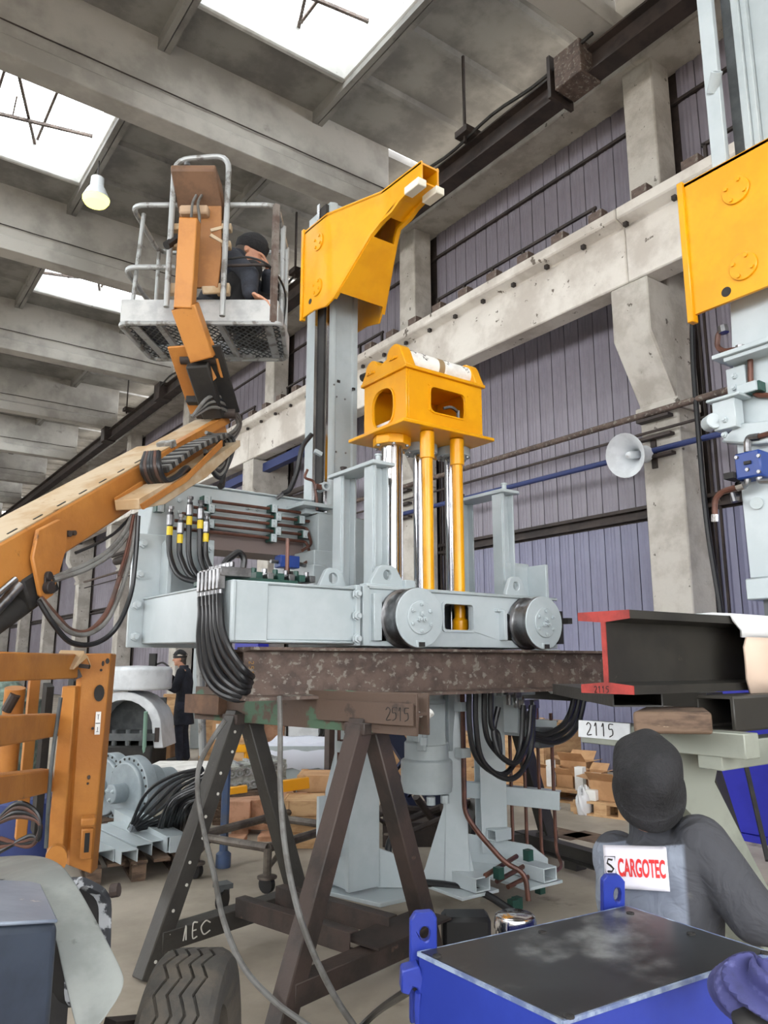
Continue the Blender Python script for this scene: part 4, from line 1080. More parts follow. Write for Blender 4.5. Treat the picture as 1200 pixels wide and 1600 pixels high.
# hanging bracket plate with its pin and the cylinder below
br = B().plate([(.687,3.487,2.154), (.789,3.568,2.225), (.832,3.602,2.19), (.84,3.608,2.113), (.789,3.568,1.885), (.753,3.539,1.859), (.723,3.516,1.878), (.672,3.475,2.03)], BS * .02).done('boom_bracket', ORG, bl, bev=.005)
B().cyl((.76,3.519,1.913), V((.76,3.519,1.913)) + BS * .03, .028, 14).cyl((.758,3.518,1.963), V((.758,3.518,1.963)) + BS * .02, .02, 12).plate([(.742,3.503,1.96), (.773,3.527,1.965), (.778,3.532,1.91), (.747,3.507,1.906)], BS * .01).done('pivot_pin', DARKST, br, bev=.003)
B().obox(V((.707,3.605,1.925)), BD * .1, BS * .07, BU * .07).done('pivot_block', BLACKM, bl, bev=.01)
B().cyl((.756,3.644,1.903), (.444,3.396,1.657), .05, 16).done('lift_ram', BLACKM, bl)
B().cyl((.645,3.479,1.912), (.477,3.346,1.706), .022, 12).cyl((.62,3.434,1.933), (.465,3.311,1.777), .014, 10).each('lift_ram_rod', STEEL, bl)
B().plate([(.571,3.484,1.934), (.633,3.533,1.943), (.6,3.507,1.871), (.527,3.45,1.825)], BS * .04).done('ram_lug', WHITEP, bl)
B().cyl((.855,3.646,2.175), V((.855,3.646,2.175)) + BS * .02, .015, 10).cyl((.883,3.668,2.184), V((.883,3.668,2.184)) + BS * .02, .012, 10).each('grease_nipple', DARKST, bl)
# hose tray and cable carrier
tr_ = B().plate([(1.104,3.805,2.39), (1.287,3.951,2.521), (1.468,4.095,2.621), (1.954,4.481,3.003), (1.957,4.483,2.961), (1.631,4.224,2.658), (1.484,4.108,2.552), (1.297,3.958,2.412), (1.117,3.816,2.34)], BS * .14).done('hose_tray', ORGT, bl, bev=.004, label='dusty orange hose tray under the boom')
B().plate([(1.103,3.805,2.402), (1.276,3.943,2.539), (1.279,3.945,2.505), (1.123,3.821,2.362)], BS * .012).plate([(1.2,3.703,2.364), (1.53,3.965,2.615), (1.834,4.207,2.925), (1.837,4.209,2.885), (1.532,3.967,2.579), (1.219,3.718,2.343)], BS * .012).each('tray_edge', ORG, tr_)
for k in range(22):
    f = k / 21
    x, y = 248 + 92 * f, 738 - 52 * f - 8 * math.sin(PI * f)
    c = bq(0) * 0 + V((1.363,3.922,2.596)).lerp(V((1.873,4.327,2.977)), f) + BU * (.012 + .02 * math.sin(PI * f))
    B().obox(c, BD * .012, BS * .06, BU * .016).done('carrier_link', HOSEG if k % 2 else BLACKM, tr_, bev=.002)
for k in range(6):
    o = .04 + .022 * k
    r = .015
    pts = [V((1.295,3.944,2.697)) + BS * .015 * k, V((1.263,3.893,2.603)) + BS * .02 * k, V((1.315,3.935,2.543)) + BS * .02 * k, V((1.416,3.989,2.539)) + BS * .018 * k + BU * .01 * k, V((1.52,4.072,2.613)) + BS * .015 * k + BU * .012 * k, V((1.565,4.108,2.664)) + BS * .01 * k]
    B().tube(spl(pts, 6), r, 8).done('boom_hose', (BLACK, HOSEB, HOSE, HOSE, HOSEB, HOSE)[k], bl)
for k in range(6):
    pts = [V((1.776,4.314,2.932)) + BS * .02 * k, V((1.915,4.424,3.016)) + BS * .015 * k, V((1.961,4.423,2.947)) + BS * .012 * k, V((1.871,4.325,2.819)) - BU * .02 * k, V((1.756,4.234,2.813)) - BU * .02 * (k - 2)]
    B().tube(spl(pts, 6), .014, 8).done('boom_hose', HOSE if k % 2 else HOSEG, bl)
for k in range(5):
    pts = [V((1.718,4.395,3.099)), V((1.847,4.409,3.196)) + BU * .016 * k, V((2.013,4.502,3.22)) + BU * .02 * k, V((2.111,4.567,3.167)) + BD * .01 * k, V((1.969,4.467,3.036)) - BU * .016 * k, V((1.784,4.32,2.993))]
    B().tube(spl(pts, 6), .012, 8).done('boom_hose', HOSE if k % 2 else HOSEG, bl)
B().tube(spl([(1.901,4.349,2.962), (1.934,4.376,2.869), (1.926,4.369,2.7), (1.907,4.354,2.674)], 6), .02, 8).done('boom_hose', BLACK, bl)
# drooping hoses below the tray
def droop(pts, r, m_, off=.05):
    B().tube(spl([V(p) + BS * 0 for p in pts], 8), r, 8).done('drooping_hose', m_, bl)
droop([(1.206,3.823,2.329), (1.162,3.788,2.237), (1.07,3.715,2.124), (.945,3.616,2.037), (.853,3.568,1.991), (.794,3.546,1.959)], .012, HOSEG)
droop([(1.227,3.827,2.332), (1.179,3.789,2.226), (1.082,3.711,2.109), (.953,3.609,2.019), (.851,3.553,1.972), (.791,3.531,1.949)], .012, HOSEG)
droop([(1.21,3.864,2.326), (1.116,3.79,2.226), (1.004,3.701,2.148), (.901,3.644,2.09)], .008, HOSE)
droop([(1.214,3.803,2.317), (1.191,3.785,2.175), (1.136,3.741,1.992), (1.078,3.696,1.833), (.982,3.619,1.738), (.889,3.558,1.734), (.812,3.522,1.794), (.736,3.488,1.866)], .012, HOSEB)
droop([(1.216,3.779,2.313), (1.196,3.763,2.141), (1.146,3.724,1.944), (1.072,3.665,1.792), (.974,3.588,1.723), (.879,3.537,1.725), (.796,3.497,1.787), (.727,3.468,1.859)], .011, HOSEG)
droop([(1.213,3.751,2.315), (1.213,3.752,2.109), (1.195,3.738,1.917), (1.119,3.677,1.758), (1.005,3.587,1.681), (.882,3.514,1.68), (.792,3.468,1.753), (.718,3.448,1.852)], .012, HOSE)
droop([(1.204,3.796,2.324), (1.178,3.775,2.173), (1.153,3.755,2.073), (1.134,3.74,2.007)], .008, COPPER)
# knuckle and jib
N0 = V((1.281, 4.554, 3.67))
E1, E2, UZ = V((.808, -.589, 0)), V((.589, .808, 0)), V((0, 0, 1))
def bk_(i, j, k):
    return N0 + E1 * i + E2 * j + UZ * k
kt, kb = V((1.703,4.3,3.447)), V((1.94,4.562,3.218))
kn = B().bar(kt, kb, .15, .14, up=E1).done('knuckle', BLACKM, bl, bev=.01)
dd = (kb - kt).normalized()
for s in (-1, 1):
    B().bar(kt + E1 * .085 * s - dd * .1, kb + E1 * .085 * s, .016, .16, up=E1).done('knuckle_plate', ORG if s < 0 else BLACKM, kn, bev=.003)
B().cyl(kb - E1 * .12, kb + E1 * .14, .04, 14).cyl(kb - E1 * .1 + UZ * .1, kb + E1 * .12 + UZ * .1, .03, 14).cyl(kt - E1 * .11, kt + E1 * .11, .03, 14).each('knuckle_pin', DARKST, kn)
B().obox(kb + V((-.12, -.02, .06)), E1 * .08, E2 * .04, UZ * .03).done('knuckle_bracket', BLACKM, kn, bev=.005)
B().obox(kt.lerp(kb, .45) - E2 * .085, E1 * .03, E2 * .003, UZ * .02).obox(kt.lerp(kb, .62) - E2 * .085 + E1 * .03, E1 * .015, E2 * .003, UZ * .015).each('data_plate', WHITEP, kn)
j0, j1, j2 = V((1.71,4.235,3.435)), V((1.54,4.144,3.698)), V((1.514,4.064,4.212))
jb = B()
up_ = E1
jb.rhs(j0, j1, .11, .15, .008, up=E1).rhs(j1 - UZ * .03, j2 + UZ * .0, .1, .11, .008, up=E1)
jb.done('jib', ORG, bl, bev=.008, seg=2)
for s in (-1, 1):
    B().plate([(1.578,4.28,3.543), (1.628,4.235,3.582), (1.815,4.304,3.355), (1.787,4.334,3.316)] if s < 0 else [(1.709,4.18,3.562), (1.73,4.174,3.524), (1.848,4.28,3.355), (1.818,4.287,3.415)], E1 * .015).done('jib_cheek', ORG, bl)
# basket floor, kick boards, rails
bs = B()
W_, DP = 1.0, .58
fp = fillet([bk_(-.01, 0, 0), bk_(W_ + .01, 0, 0), bk_(W_ - .03, DP, 0), bk_(.03, DP, 0)], .06, 4)
bs.tube(fp, .016, 8, closed=True)
for i in (.24, .62):
    bs.bar(bk_(i, 0, 0), bk_(i + .02, DP, 0), .035, .03)
bs.bar(bk_(.08, .04, 0), bk_(.13, DP - .03, 0), .05, .012).bar(bk_(.92, .04, 0), bk_(.9, DP - .03, 0), .05, .012).bar(bk_(.3, DP - .04, 0), bk_(.75, DP - .04, 0), .04, .02)
bsk = bs.done('basket_frame', GALV, bl)
g = B()
n = 22
for k in range(-10, n + 1):
    for sg in (1, -1):
        a = W_ * k / n if sg > 0 else W_ * (1 - k / n)
        p, q = V((a, 0, 0)), V((a + sg * DP * .75, DP, 0))
        def clipx(p, q):
            if min(p.x, q.x) > W_ or max(p.x, q.x) < 0:
                return None
            d = q - p
            t0, t1 = 0, 1
            for lim, s in ((.02, 1), (W_ - .02, -1)):
                num = (lim - p.x) * s
                den = d.x * s
                if den > 0:
                    t0 = max(t0, num / den)
                else:
                    t1 = min(t1, num / den)
            return (p + d * t0, p + d * t1) if t1 > t0 else None
        r = clipx(p, q)
        if r:
            g.bar(bk_(r[0].x, r[0].y, .012), bk_(r[1].x, r[1].y, .012), .008, .004)
stuff(g.done('mesh_floor', DKGREY, bsk))
B().obox(bk_(.14, .2, .016), E1 * .1, E2 * .16, UZ * .003).done('floor_stain_plate', mat('blue_black_dirt', (34, 38, 60), .7, c2=(22, 22, 24), s2=9), bsk)
kickm = mat('chipped_white_kick_board', (182, 184, 184), .5, c2=(156, 158, 160), s2=5, c3=(140, 104, 70), s3=7, a3=(.64, .7))
B().obox(bk_(.49, .005, .085), E1 * .49, E2 * .006, UZ * .075).done('kick_board', kickm, bsk, bev=.004)
B().obox(bk_(.01, .29, .085), E2 * .28, E1 * .005, UZ * .07).obox(bk_(.98, .29, .085), E2 * .28, E1 * .005, UZ * .07).obox(bk_(.5, .57, .07), E1 * .47, E2 * .005, UZ * .06).done('kick_board', kickm, bsk)
T = .815
def rail(pts, r=.017, rb=.09, m_=GALV):
    return B().tube(bend([bk_(*p) for p in pts], rb, 5), r, 10).done('rail', m_, bsk)
rail([(.33, .0, T), (.02, 0, T), (.03, DP, T), (.33, DP, T)])
rail([(.33, .0, .38), (.0, 0, .38), (.02, DP, .38), (.33, DP, .38)])
rail([(.66, .0, T), (.96, 0, T), (.95, DP, T), (.33, DP, T)])
rail([(.65, .0, .39), (.93, 0, .4), (.95, .3, .38)], .01, .09, DARKST)
rail([(.66, DP, .4), (.95, DP, .4)], .012)
rail([(.315, -.1, .06), (.315, -.1, 1.07), (.66, -.1, 1.1), (.66, -.1, .0)], .018, .1)
B().tube([bk_(.05, .05, .1), bk_(.07, .1, T)], .014, 8).done('rail_post', GALV, bsk)
B().bar(bk_(.955, .0, 0), bk_(.955, 0, T), .035, .035).done('rail_post', mat('rusty_post', (84, 68, 60), .7, c2=(120, 112, 106), s2=9), bsk, label='rusty brown basket post')
B().tube([bk_(.97, .25, 0), bk_(.97, .25, T)], .018, 8).tube([bk_(.96, .52, 0), bk_(.96, .52, T)], .016, 8).done('rail_post', GALV, bsk)
B().tube([bk_(.04, .55, 0), bk_(.04, .55, T)], .014, 8).done('rail_post', GALV, bsk)
B().tube(spl([bk_(.66, -.03, .42), bk_(.8, -.03, .43), bk_(.93, 0, .38), bk_(1.0, .2, .3), bk_(.97, .3, .05)], 6), .007, 6).done('basket_cable', BLACK, bsk)
# control box and its backing
B().plate([bk_(.36, -.08, .76), bk_(.62, -.08, .76), bk_(.635, -.08, .4), bk_(.62, -.08, .2), bk_(.37, -.08, .2), bk_(.35, -.08, .4)], E2 * .02).done('backing_plate', mat('brown_orange_plate', (158, 108, 60), .55, c2=(136, 92, 52), s2=4), bsk, bev=.004)
cb = B().plate([bk_(.33, -.22, .985), bk_(.61, -.22, .985), bk_(.61, -.02, .93), bk_(.62, -.04, .73), bk_(.345, -.04, .73), bk_(.33, -.02, .93)], (0, 0, .002))
cb = B().loft([[bk_(.32, -.2, .965), bk_(.6, -.2, .965), bk_(.6, -.0, .96), bk_(.32, 0, .96)], [bk_(.32, -.2, .925), bk_(.6, -.2, .925), bk_(.64, .0, .7), bk_(.34, .0, .7)]]).done('control_box', mat('dusty_brown_box', (112, 82, 60), .6, c2=(90, 66, 48), s2=5), bsk, bev=.008)
B().cyl(bk_(.4, -.12, .96), bk_(.4, -.12, 1.02), .012, 8).cyl(bk_(.4, -.12, 1.01), bk_(.4, -.12, 1.03), .02, 10).done('control_knob', STEEL, cb)
for dx in (-.012, .022):
    B().tube(spl([bk_(.475 + dx, -.1, .82), bk_(.47 + dx, -.16, .72), bk_(.475 + dx * 1.6, -.17, .6), bk_(.45 + dx * 2, -.16, .5)], 6), .009, 6).done('control_cable', HOSEG, bsk)
B().obox(bk_(.46, -.1, .7), E1 * .09, E2 * .04, UZ * .03).done('junction_box', mat('dusty_beige', (170, 144, 118), .7), bsk, bev=.01)
for k in (.62, .5):
    for i in (.33, .65):
        B().obox(bk_(i, -.05, k), E1 * .035, E2 * .025, UZ * .022).done('clamp_block', ORGT, bsk, bev=.004)
    B().bar(bk_(.33, -.06, k), bk_(.42, -.08, k + (.05 if k < .6 else -.04)), .03, .02).bar(bk_(.65, -.06, k), bk_(.56, -.08, k + (.05 if k < .6 else -.04)), .03, .02).done('clamp_arm', ORGT, bsk)
for i in (.33, .65):
    B().obox(bk_(i, -.05, .2), E1 * .04, E2 * .025, UZ * .035).bar(bk_(i, -.05, .2), bk_(.48 + (.05 if i > .5 else -.05), -.1, .17), .02, .05).done('clamp_block', ORGT, bsk, bev=.005)
B().cyl(bk_(.4, -.16, .5), bk_(.35, -.2, .43), .02, 10).cyl(bk_(.35, -.2, .43), bk_(.33, -.22, .4), .026, 10).done('cable_socket', BLACK, bsk)

# ---------------------------------------------------------------- orange lifting frame at the left
GD = V((.89, .456, 0)).normalized()
gt = thing('lifting_mast', 'worn orange steel mast with thick cross bars at the left edge', 'mast', (1.1, 4.2, 0))
def gq(x, y, dep):
    return V((0, 0, 0))
up = B()
pA, pB = V((1.115,4.222,1.641)), V((1.253,4.184,1.642))
qA, qB = V((1.181,4.438,.549)), V((1.303,4.427,.489))
bk2 = V((.5, .8, 0)) * .12
rings = [[pA, pB, pB + bk2, pA + bk2], [qA, qB, qB + bk2, qA + bk2]]
pc = pA + (pA - pB) * .22 + bk2 * .5
u1 = B().loft(rings).done('upright', ORG, gt, bev=.006)
B().loft([[V((1.105,4.262,1.611)), V((1.121,4.218,1.638)), V((1.121,4.218,1.638)) + bk2, V((1.105,4.262,1.611)) + bk2], [V((1.178,4.466,.551)), V((1.187,4.435,.549)), V((1.187,4.435,.549)) + bk2, V((1.178,4.466,.551)) + bk2]]).done('upright_lip', ORG, u1)
nrm = (pB - pA).cross(qA - pA).normalized()
if nrm.dot(V((0, 0, 1.6)) - pA) < 0:
    nrm = -nrm
def disc(px, r, m_, nm, sq=1.0, off=.004):
    c = V(px) + nrm * .012
    s, u = (pB - pA).normalized(), (pA - qA).normalized()
    pts = [c + s * (r * math.cos(2 * PI * k / 16)) + u * (r * sq * math.sin(2 * PI * k / 16)) for k in range(16)]
    B().plate(pts, nrm * off).done(nm, m_, u1)
disc((1.221,4.232,1.439), .026, BLACKM, 'plate_hole', 1.7)
disc((1.24,4.19,1.605), .01, BLACKM, 'plate_hole', 1.5)
disc((1.222,4.206,1.592), .007, DARKST, 'plate_hole', 2)
disc((1.218,4.217,1.558), .007, DARKST, 'plate_hole', 1)
disc((1.224,4.322,1.005), .008, DARKST, 'plate_hole', 1.4)
disc((1.223,4.331,.972), .006, DARKST, 'plate_hole', 1)
disc((1.211,4.27,1.257), .007, DARKST, 'plate_hole', 1)
c = V((1.233,4.261,1.283)) + nrm * .012
s_, u_ = (pB - pA).normalized(), (pA - qA).normalized()
lab = B().obox(c, s_ * .013, u_ * .06, nrm * .002).done('white_sticker', WHITE, u1)
B().obox(c + nrm * .003, s_ * .011, u_ * .002, nrm * .001).bar(c + nrm * .003 + u_ * .02, c + nrm * .003 + u_ * .045, .004, .002).bar(c + nrm * .003 - u_ * .02, c + nrm * .003 - u_ * .045, .004, .002).bar(c + nrm * .003 + u_ * .045 - s_ * .006, c + nrm * .003 + u_ * .045 + s_ * .006, .004, .002).bar(c + nrm * .003 - u_ * .045 - s_ * .006, c + nrm * .003 - u_ * .045 + s_ * .006, .004, .002).done('sticker_print', INK, u1)
c = V((1.23,4.296,.732))
B().obox(c + u_ * .06, s_ * .035, u_ * .02, nrm * .03).obox(c - u_ * .06, s_ * .03, u_ * .08, nrm * .012).done('lock_block', ORG, u1, bev=.006)
B().obox(c - u_ * .05 + nrm * .013, s_ * .012, u_ * .05, nrm * .002).done('lock_slot', BLACKM, u1)
# inner upright
iA, iB = V((1.037,4.256,1.474)), V((1.093,4.215,1.474))
jA, jB = V((1.069,4.441,.618)), V((1.139,4.39,.618))
B().loft([[iA, iB, iB + bk2, iA + bk2], [jA, jB, jB + bk2, jA + bk2]]).done('inner_upright', ORG, gt, bev=.005)
for a, c in (((56, 1060), (30, 1310)), ((28, 1075), (5, 1290))):
    pass
B().bar((1.045,4.937,1.502), (1.085,5.133,.574), .05, .06).done('rear_post', ORG, gt, bev=.004)
B().cyl((.917,4.79,1.453), (.934,4.911,.903), .055, 14).done('tilt_ram', ORG, gt)
B().cyl((.911,4.74,1.419), (.88,4.783,1.332), .03, 10).done('ram_joint', DARKST, gt)
B().bar((1.191,4.577,1.506), (1.22,4.789,.549), .12, .06).done('shadow_fill', BLACKM, gt)  # black bars, the shade between the uprights put into the colour
B().bar((1.092,4.785,1.467), (1.128,4.961,.633), .1, .04).done('shadow_fill', BLACKM, gt)
for k, (ya, yb, xr, yc, yd, m_) in enumerate(((1018, 1064, 125, 1020, 1062, ORG), (1119, 1168, 92, 1115, 1150, ORG), (1212, 1258, 84, 1202, 1237, ORG))):
    d0, d1 = 3.0, 3.95
    L0, L1 = V((.575,3.355,1.638)), V((.588,3.373,1.524))
    pts = (((.575,3.355,1.638), (.588,3.373,1.524), (1.101,4.17,1.637), (1.116,4.189,1.514)), ((.604,3.395,1.388), (.618,3.414,1.267), (1.04,4.288,1.334), (1.053,4.306,1.22)), ((.63,3.431,1.158), (.643,3.449,1.045), (1.051,4.349,1.051), (1.064,4.367,.937)))[k]
    a, b_, c, d = [V(p) for p in pts]
    ex = (a - c) * .4
    bk3 = V((-.46, .89, 0)) * .1
    B().loft([[a + ex, b_ + ex, b_ + ex + bk3, a + ex + bk3], [c, d, d + bk3, c + bk3]]).done('cross_bar', m_, gt, bev=.006)
# roof shaped guard on the top corner
g0, g1, g2, g3, g4 = V((.957,4.168,1.56)), V((.999,4.179,1.647)), V((1.083,4.055,1.643)), V((1.021,3.994,1.561)), V((1.12,4.046,1.573))
B().plate([g0, g1, g2, g3], (0, .01, .01)).plate([g3, g2, g4, g2 + V((.02, 0, -.02))], (0, .012, 0)).done('corner_guard', ORGT, gt)
B().bar((1.07,4.081,1.579), (1.112,4.051,1.573), .02).bar((1.068,4.151,1.553), (1.086,4.148,1.515), .04).each('guard_pin', DARKST, gt)
disc((1.043,4.132,.671), .05, ORG, 'rounded_tongue', 1.4, .03)
for k in range(4):
    B().tube(spl([(.758,4.171,.844), V((.839,4.103,.88)) + UZ * .02 * k, V((.922,4.047,.862)) + UZ * .01 * k, V((.938,4.049,.809)) - UZ * .01 * k, V((.904,4.089,.743)) + UZ * .015 * k, V((.79,4.164,.779)) - UZ * .02 * k], 7), .011, 8).done('ram_hose', HOSE if k % 2 else HOSEB, gt)
B().tube(spl([(.998,4.155,.711), (.987,4.135,1.085), (.999,4.107,1.423)], 7), .01, 8).done('ram_hose', DKGREY, gt)
# ---------------------------------------------------------------- foreground, left
NAVY = mat('scuffed_dark_navy_plastic', (44, 50, 60), .5, c2=(58, 66, 78), s2=3, c3=(150, 152, 152), s3=14, a3=(.7, .74))
hood = thing('machine_cover', 'scuffed dark navy box cover in the bottom left corner', 'cover', (.35, 1.8, 0))
a, b_, c, d = V((.44,1.694,1.093)), V((.256,1.602,1.141)), V((.378,2.252,1.06)), V((.523,2.214,1.038))
dn = V((0, 0, -.62))
B().loft([[a, b_, c, d], [a + dn, b_ + dn, c + dn, d + dn]]).done('cover_box', NAVY, hood, bev=.014, seg=3)
sheenm = mat('pale_blue_sheen_top', (140, 150, 164), .4, c2=(116, 126, 142), s2=2.5, c3=(190, 186, 176), s3=10, a3=(.66, .7))  # scuffed top face of the box, its pale blue reflection put into the colour
B().loft([[p + V((0, 0, .001)) for p in (a, b_, c, d)], [p + V((0, 0, .008)) for p in (a, b_, c, d)]]).done('cover_sheen', sheenm, hood, bev=.003)
B().box(a.x - .5, a.x - .02, a.y + .02, a.y + .5, 0, .5).done('cover_foot', BLACKM, hood)
# rubber flap
rows = []
prof = [[(-40, 1340, 2.5), (0, 1336, 2.45), (30, 1334, 2.4), (62, 1335, 2.35)],
        [(-40, 1362, 2.2), (5, 1358, 2.15), (45, 1352, 2.1), (95, 1344, 2.1)],
        [(-40, 1374, 2.02), (10, 1376, 1.95), (55, 1372, 1.93), (114, 1368, 1.95)],
        [(20, 1390, 1.9), (62, 1396, 1.86), (100, 1400, 1.86), (134, 1402, 1.88)],
        [(84, 1440, 1.75), (105, 1450, 1.75), (135, 1455, 1.76), (160, 1452, 1.78)],
        [(92, 1495, 1.68), (118, 1505, 1.68), (155, 1508, 1.7), (186, 1502, 1.72)],
        [(108, 1560, 1.62), (132, 1566, 1.63), (165, 1552, 1.65), (200, 1532, 1.68)],
        [(122, 1625, 1.58), (140, 1618, 1.59), (158, 1600, 1.6), (182, 1562, 1.64)]]
CX = V((0, 0, 1.6))
FWD, RT, UPV = V((.5782, .7929, .1925)), V((.808, -.5892, 0)), V((-.1134, -.1556, .9813))
def cd(x, y, dep):
    return CX + (RT * ((x - 600) / 1190) - UPV * ((y - 800) / 1190) + FWD) * dep
rows = [[cd(*p) for p in r] for r in prof]
RUBR = mat('grey_rubber_sheet', (142, 146, 143), .5, c2=(118, 122, 120), s2=3, c3=(84, 87, 86), s3=3.5, a3=(.6, .64))
fl = sheet('rubber_flap', rows, RUBR, .006)
md = fl.modifiers.new('sub', 'SUBSURF')
md.levels = md.render_levels = 2
tag(fl, 'curled grey rubber sheet draped beside the dark navy cover', 'sheet')
# square ended housing behind the flap
hs = thing('square_housing', 'dark square housing with a chipped white rim behind the rubber sheet', 'housing', (.8, 2.3, 0))
o_ = fillet([cd(118, 1362, 2.0), cd(176, 1392, 2.1), cd(172, 1560, 2.1), cd(118, 1580, 2.0)], .05, 4)
ctr = sum(o_, V((0, 0, 0))) / len(o_)
i_ = [ctr + (p - ctr) * .86 for p in o_]
bkv = V((-.45, .25, 0))
CHIP = mat('chipped_rim', (176, 180, 184), .5, c2=(60, 62, 66), s2=14, a2=(.46, .52))
B().plate(o_, bkv.normalized() * .03, [i_]).done('rim', CHIP, hs, bev=.004)
B().plate([p + bkv.normalized() * .03 for p in o_], bkv).done('body', BLACKM, hs)
B().cyl(cd(174, 1392, 2.08), cd(186, 1390, 2.08), .018, 10).done('rim_bolt', DARKST, hs)
B().box(ctr.x - .45, ctr.x - .05, ctr.y + .02, ctr.y + .4, 0, .75).done('pedestal', BLACKM, hs)
# tyre
wc = V((.99, 2.32, .375))
ax = V((.83, -.56, 0)).normalized()
wf = ax.cross(V((0, 0, 1))).normalized()
nseg, RR = 160, .375
def zig(k):
    return .006 * (abs((k % 8) - 4) - 2)
rings = []
edges = [-.082, -.05, -.046, -.020, -.016, .014, .018, .044, .048, .082]
lev = [0, 0, -.012, -.012, 0]
for k in range(nseg):
    th = 2 * PI * k / nseg
    er = wf * math.cos(th) + V((0, 0, 1)) * math.sin(th)
    z = zig(k)
    row = [(-.085, RR * .60), (-.1, RR * .68), (-.112, RR * .82), (-.104, RR * .93), (-.088, RR * .975)]
    for gx in (-.054, -.018, .018, .054):
        row += [(gx - .0045 + z, RR), (gx - .0042 + z, RR - .014), (gx + .0042 + z, RR - .014), (gx + .0045 + z, RR)]
    row += [(.088, RR * .975), (.104, RR * .93), (.112, RR * .82), (.1, RR * .68), (.085, RR * .60)]
    lug_ = .975 if k % 8 < 1 else 1
    rings.append([wc + ax * x + er * (r * (1 if abs(x) < .06 else 1)) for x, r in row])
rings.append(rings[0])
ty = B().loft([r for r in rings[:-1]], cap=False, closed=True)
n = len(rings[0])
ty = ty.done('tyre', TYRE, None, ang=30)
tag(ty, 'worn black truck tyre with zigzag tread standing at the bottom edge', 'tyre')
B().lathe([(RR * .62, -.08), (RR * .6, -.05), (RR * .5, -.02), (RR * .3, .0), (.02, .0), (.02, -.02), (RR * .3, -.02), (RR * .5, -.05), (RR * .58, -.085)], wc, ax, 28).done('wheel_rim', DARKST, ty)
o = B().bar(cd(170, 1606, 2.1), cd(230, 1600, 2.2), .05, .04).done('axle_stub', DARKST, None)
hook(o, ty)

# ---------------------------------------------------------------- blue tank, bottom right
tk = thing('blue_tank', 'blue steel tank with a black lid in the bottom right corner', 'tank', (1.5, 1.24, 0))
L0, L1, L2, L3 = [V(p) for p in ((1.17, 1.474, .95), (1.83, 1.402, .95), (1.812, 1.005, .95), (1.174, 1.056, .95))]
low = V((0, 0, -.85))
cen = (L0 + L1 + L2 + L3) / 4
body = B().loft([[L0, L1, L2, L3], [L0 + low, L1 + low, L2 + low, L3 + low]]).done('tank_body', BLUET, tk, bev=.004)
ins = [p + (cen - p) * .012 + V((0, 0, .001)) for p in (L0, L1, L2, L3)]
B().loft([ins, [p + V((0, 0, .006)) for p in ins]]).done('tank_lid', TANKT, tk, bev=.002)
rim = B()
for p, q in ((L0, L1), (L1, L2), (L2, L3), (L3, L0)):
    rim.bar(p + V((0, 0, .002)), q + V((0, 0, .002)), .006, .008)
rim.done('lid_rim', mat('worn_pale_edge', (140, 154, 176), .5, c2=(90, 104, 140), s2=20), tk)
scr = B().lathe([(.0085, 0), (.0085, .003), (.005, .003), (.005, .002), (0, .002)], (0, 0, 0), (0, 0, 1), 10).mesh('lid_screw', BLACKM)
for p in ((1.184,1.424,.957), (1.486,1.389,.957), (1.778,1.353,.957), (1.191,1.055,.957), (1.791,1.004,.957), (1.768,1.173,.957)):
    inst('lid_screw', scr, tk, p, sc=1.2)
def tank_lug(px, dep):
    pts = [cd(x, y, dep) for x, y in px[0]]
    h = [cd(x, y, dep) for x, y in px[1]]
    return B().plate(pts, V((.5, .8, 0)) * .028, [h]).done('lifting_lug', BLUET, tk, bev=.003)
el = lambda cx, cy, rx, ry: [(cx + rx * math.cos(2 * PI * k / 14), cy + ry * math.sin(2 * PI * k / 14)) for k in range(14)]
tank_lug(([(641, 1600), (641, 1440), (649, 1427), (675, 1425), (683, 1434), (683, 1505), (660, 1600)], el(664, 1460, 8, 12)), 1.74)
tank_lug(([(943, 1440), (943, 1376), (950, 1368), (969, 1368), (977, 1378), (977, 1440)], el(965, 1399, 6, 12)), 2.05)
B().plate([cd(x, y, 1.7) for x, y in ((628, 1518), (655, 1510), (662, 1530), (658, 1560), (652, 1545), (646, 1543), (640, 1556), (627, 1552))], V((.5, .8, 0)) * .05).done('hose_hook', BLUET, tk, bev=.003)
o = B().tube(spl([cd(654, 1550, 1.7), cd(652, 1575, 1.7), cd(655, 1620, 1.7)], 5), .008, 8).done('blue_wire', BLUET, tk)
cap = B().lathe([(.052, -.12), (.052, -.02), (.056, -.018), (.056, .0), (.052, .012), (.045, .016), (0, .017)], (cd(805, 1438, 2.0)), (0, 0, 1), 28).done('oil_filter', CHROME, tk, label='chrome capped filter behind the tank')
c = V(cd(805, 1438, 2.0))
B().lathe([(.0525, -.2), (.0525, -.09)], c, (0, 0, 1), 28).done('blue_band', BLUET, cap)
B().box(c.x - .05, c.x + .05, 1.4, c.y + .05, c.z - .24, c.z - .2).done('filter_bracket', BLUET, tk)
B().box(1.85, 1.87, 1.0, 1.4, .86, .93).done('rear_ledge', TANKT, tk)
c = V((1.475,.847,1))
glm = mat('purple_blue_cloth', (60, 62, 112), .8, c2=(46, 48, 88), s2=14, c3=(86, 88, 136), s3=22, a3=(.6, .7))
rag('cloth_rag', (c.x, c.y, .957 + .045), .085, glm, 'crumpled purple blue cloth lying on the black tank lid', 'rag', 11, (1, 1, .62), 36)
rag('cloth_rag', (c.x - .06, c.y - .02, .957 + .02), .045, BLACKM, 'crumpled black glove lying beside the purple cloth', 'glove', 12, (1, .7, .45), 24)

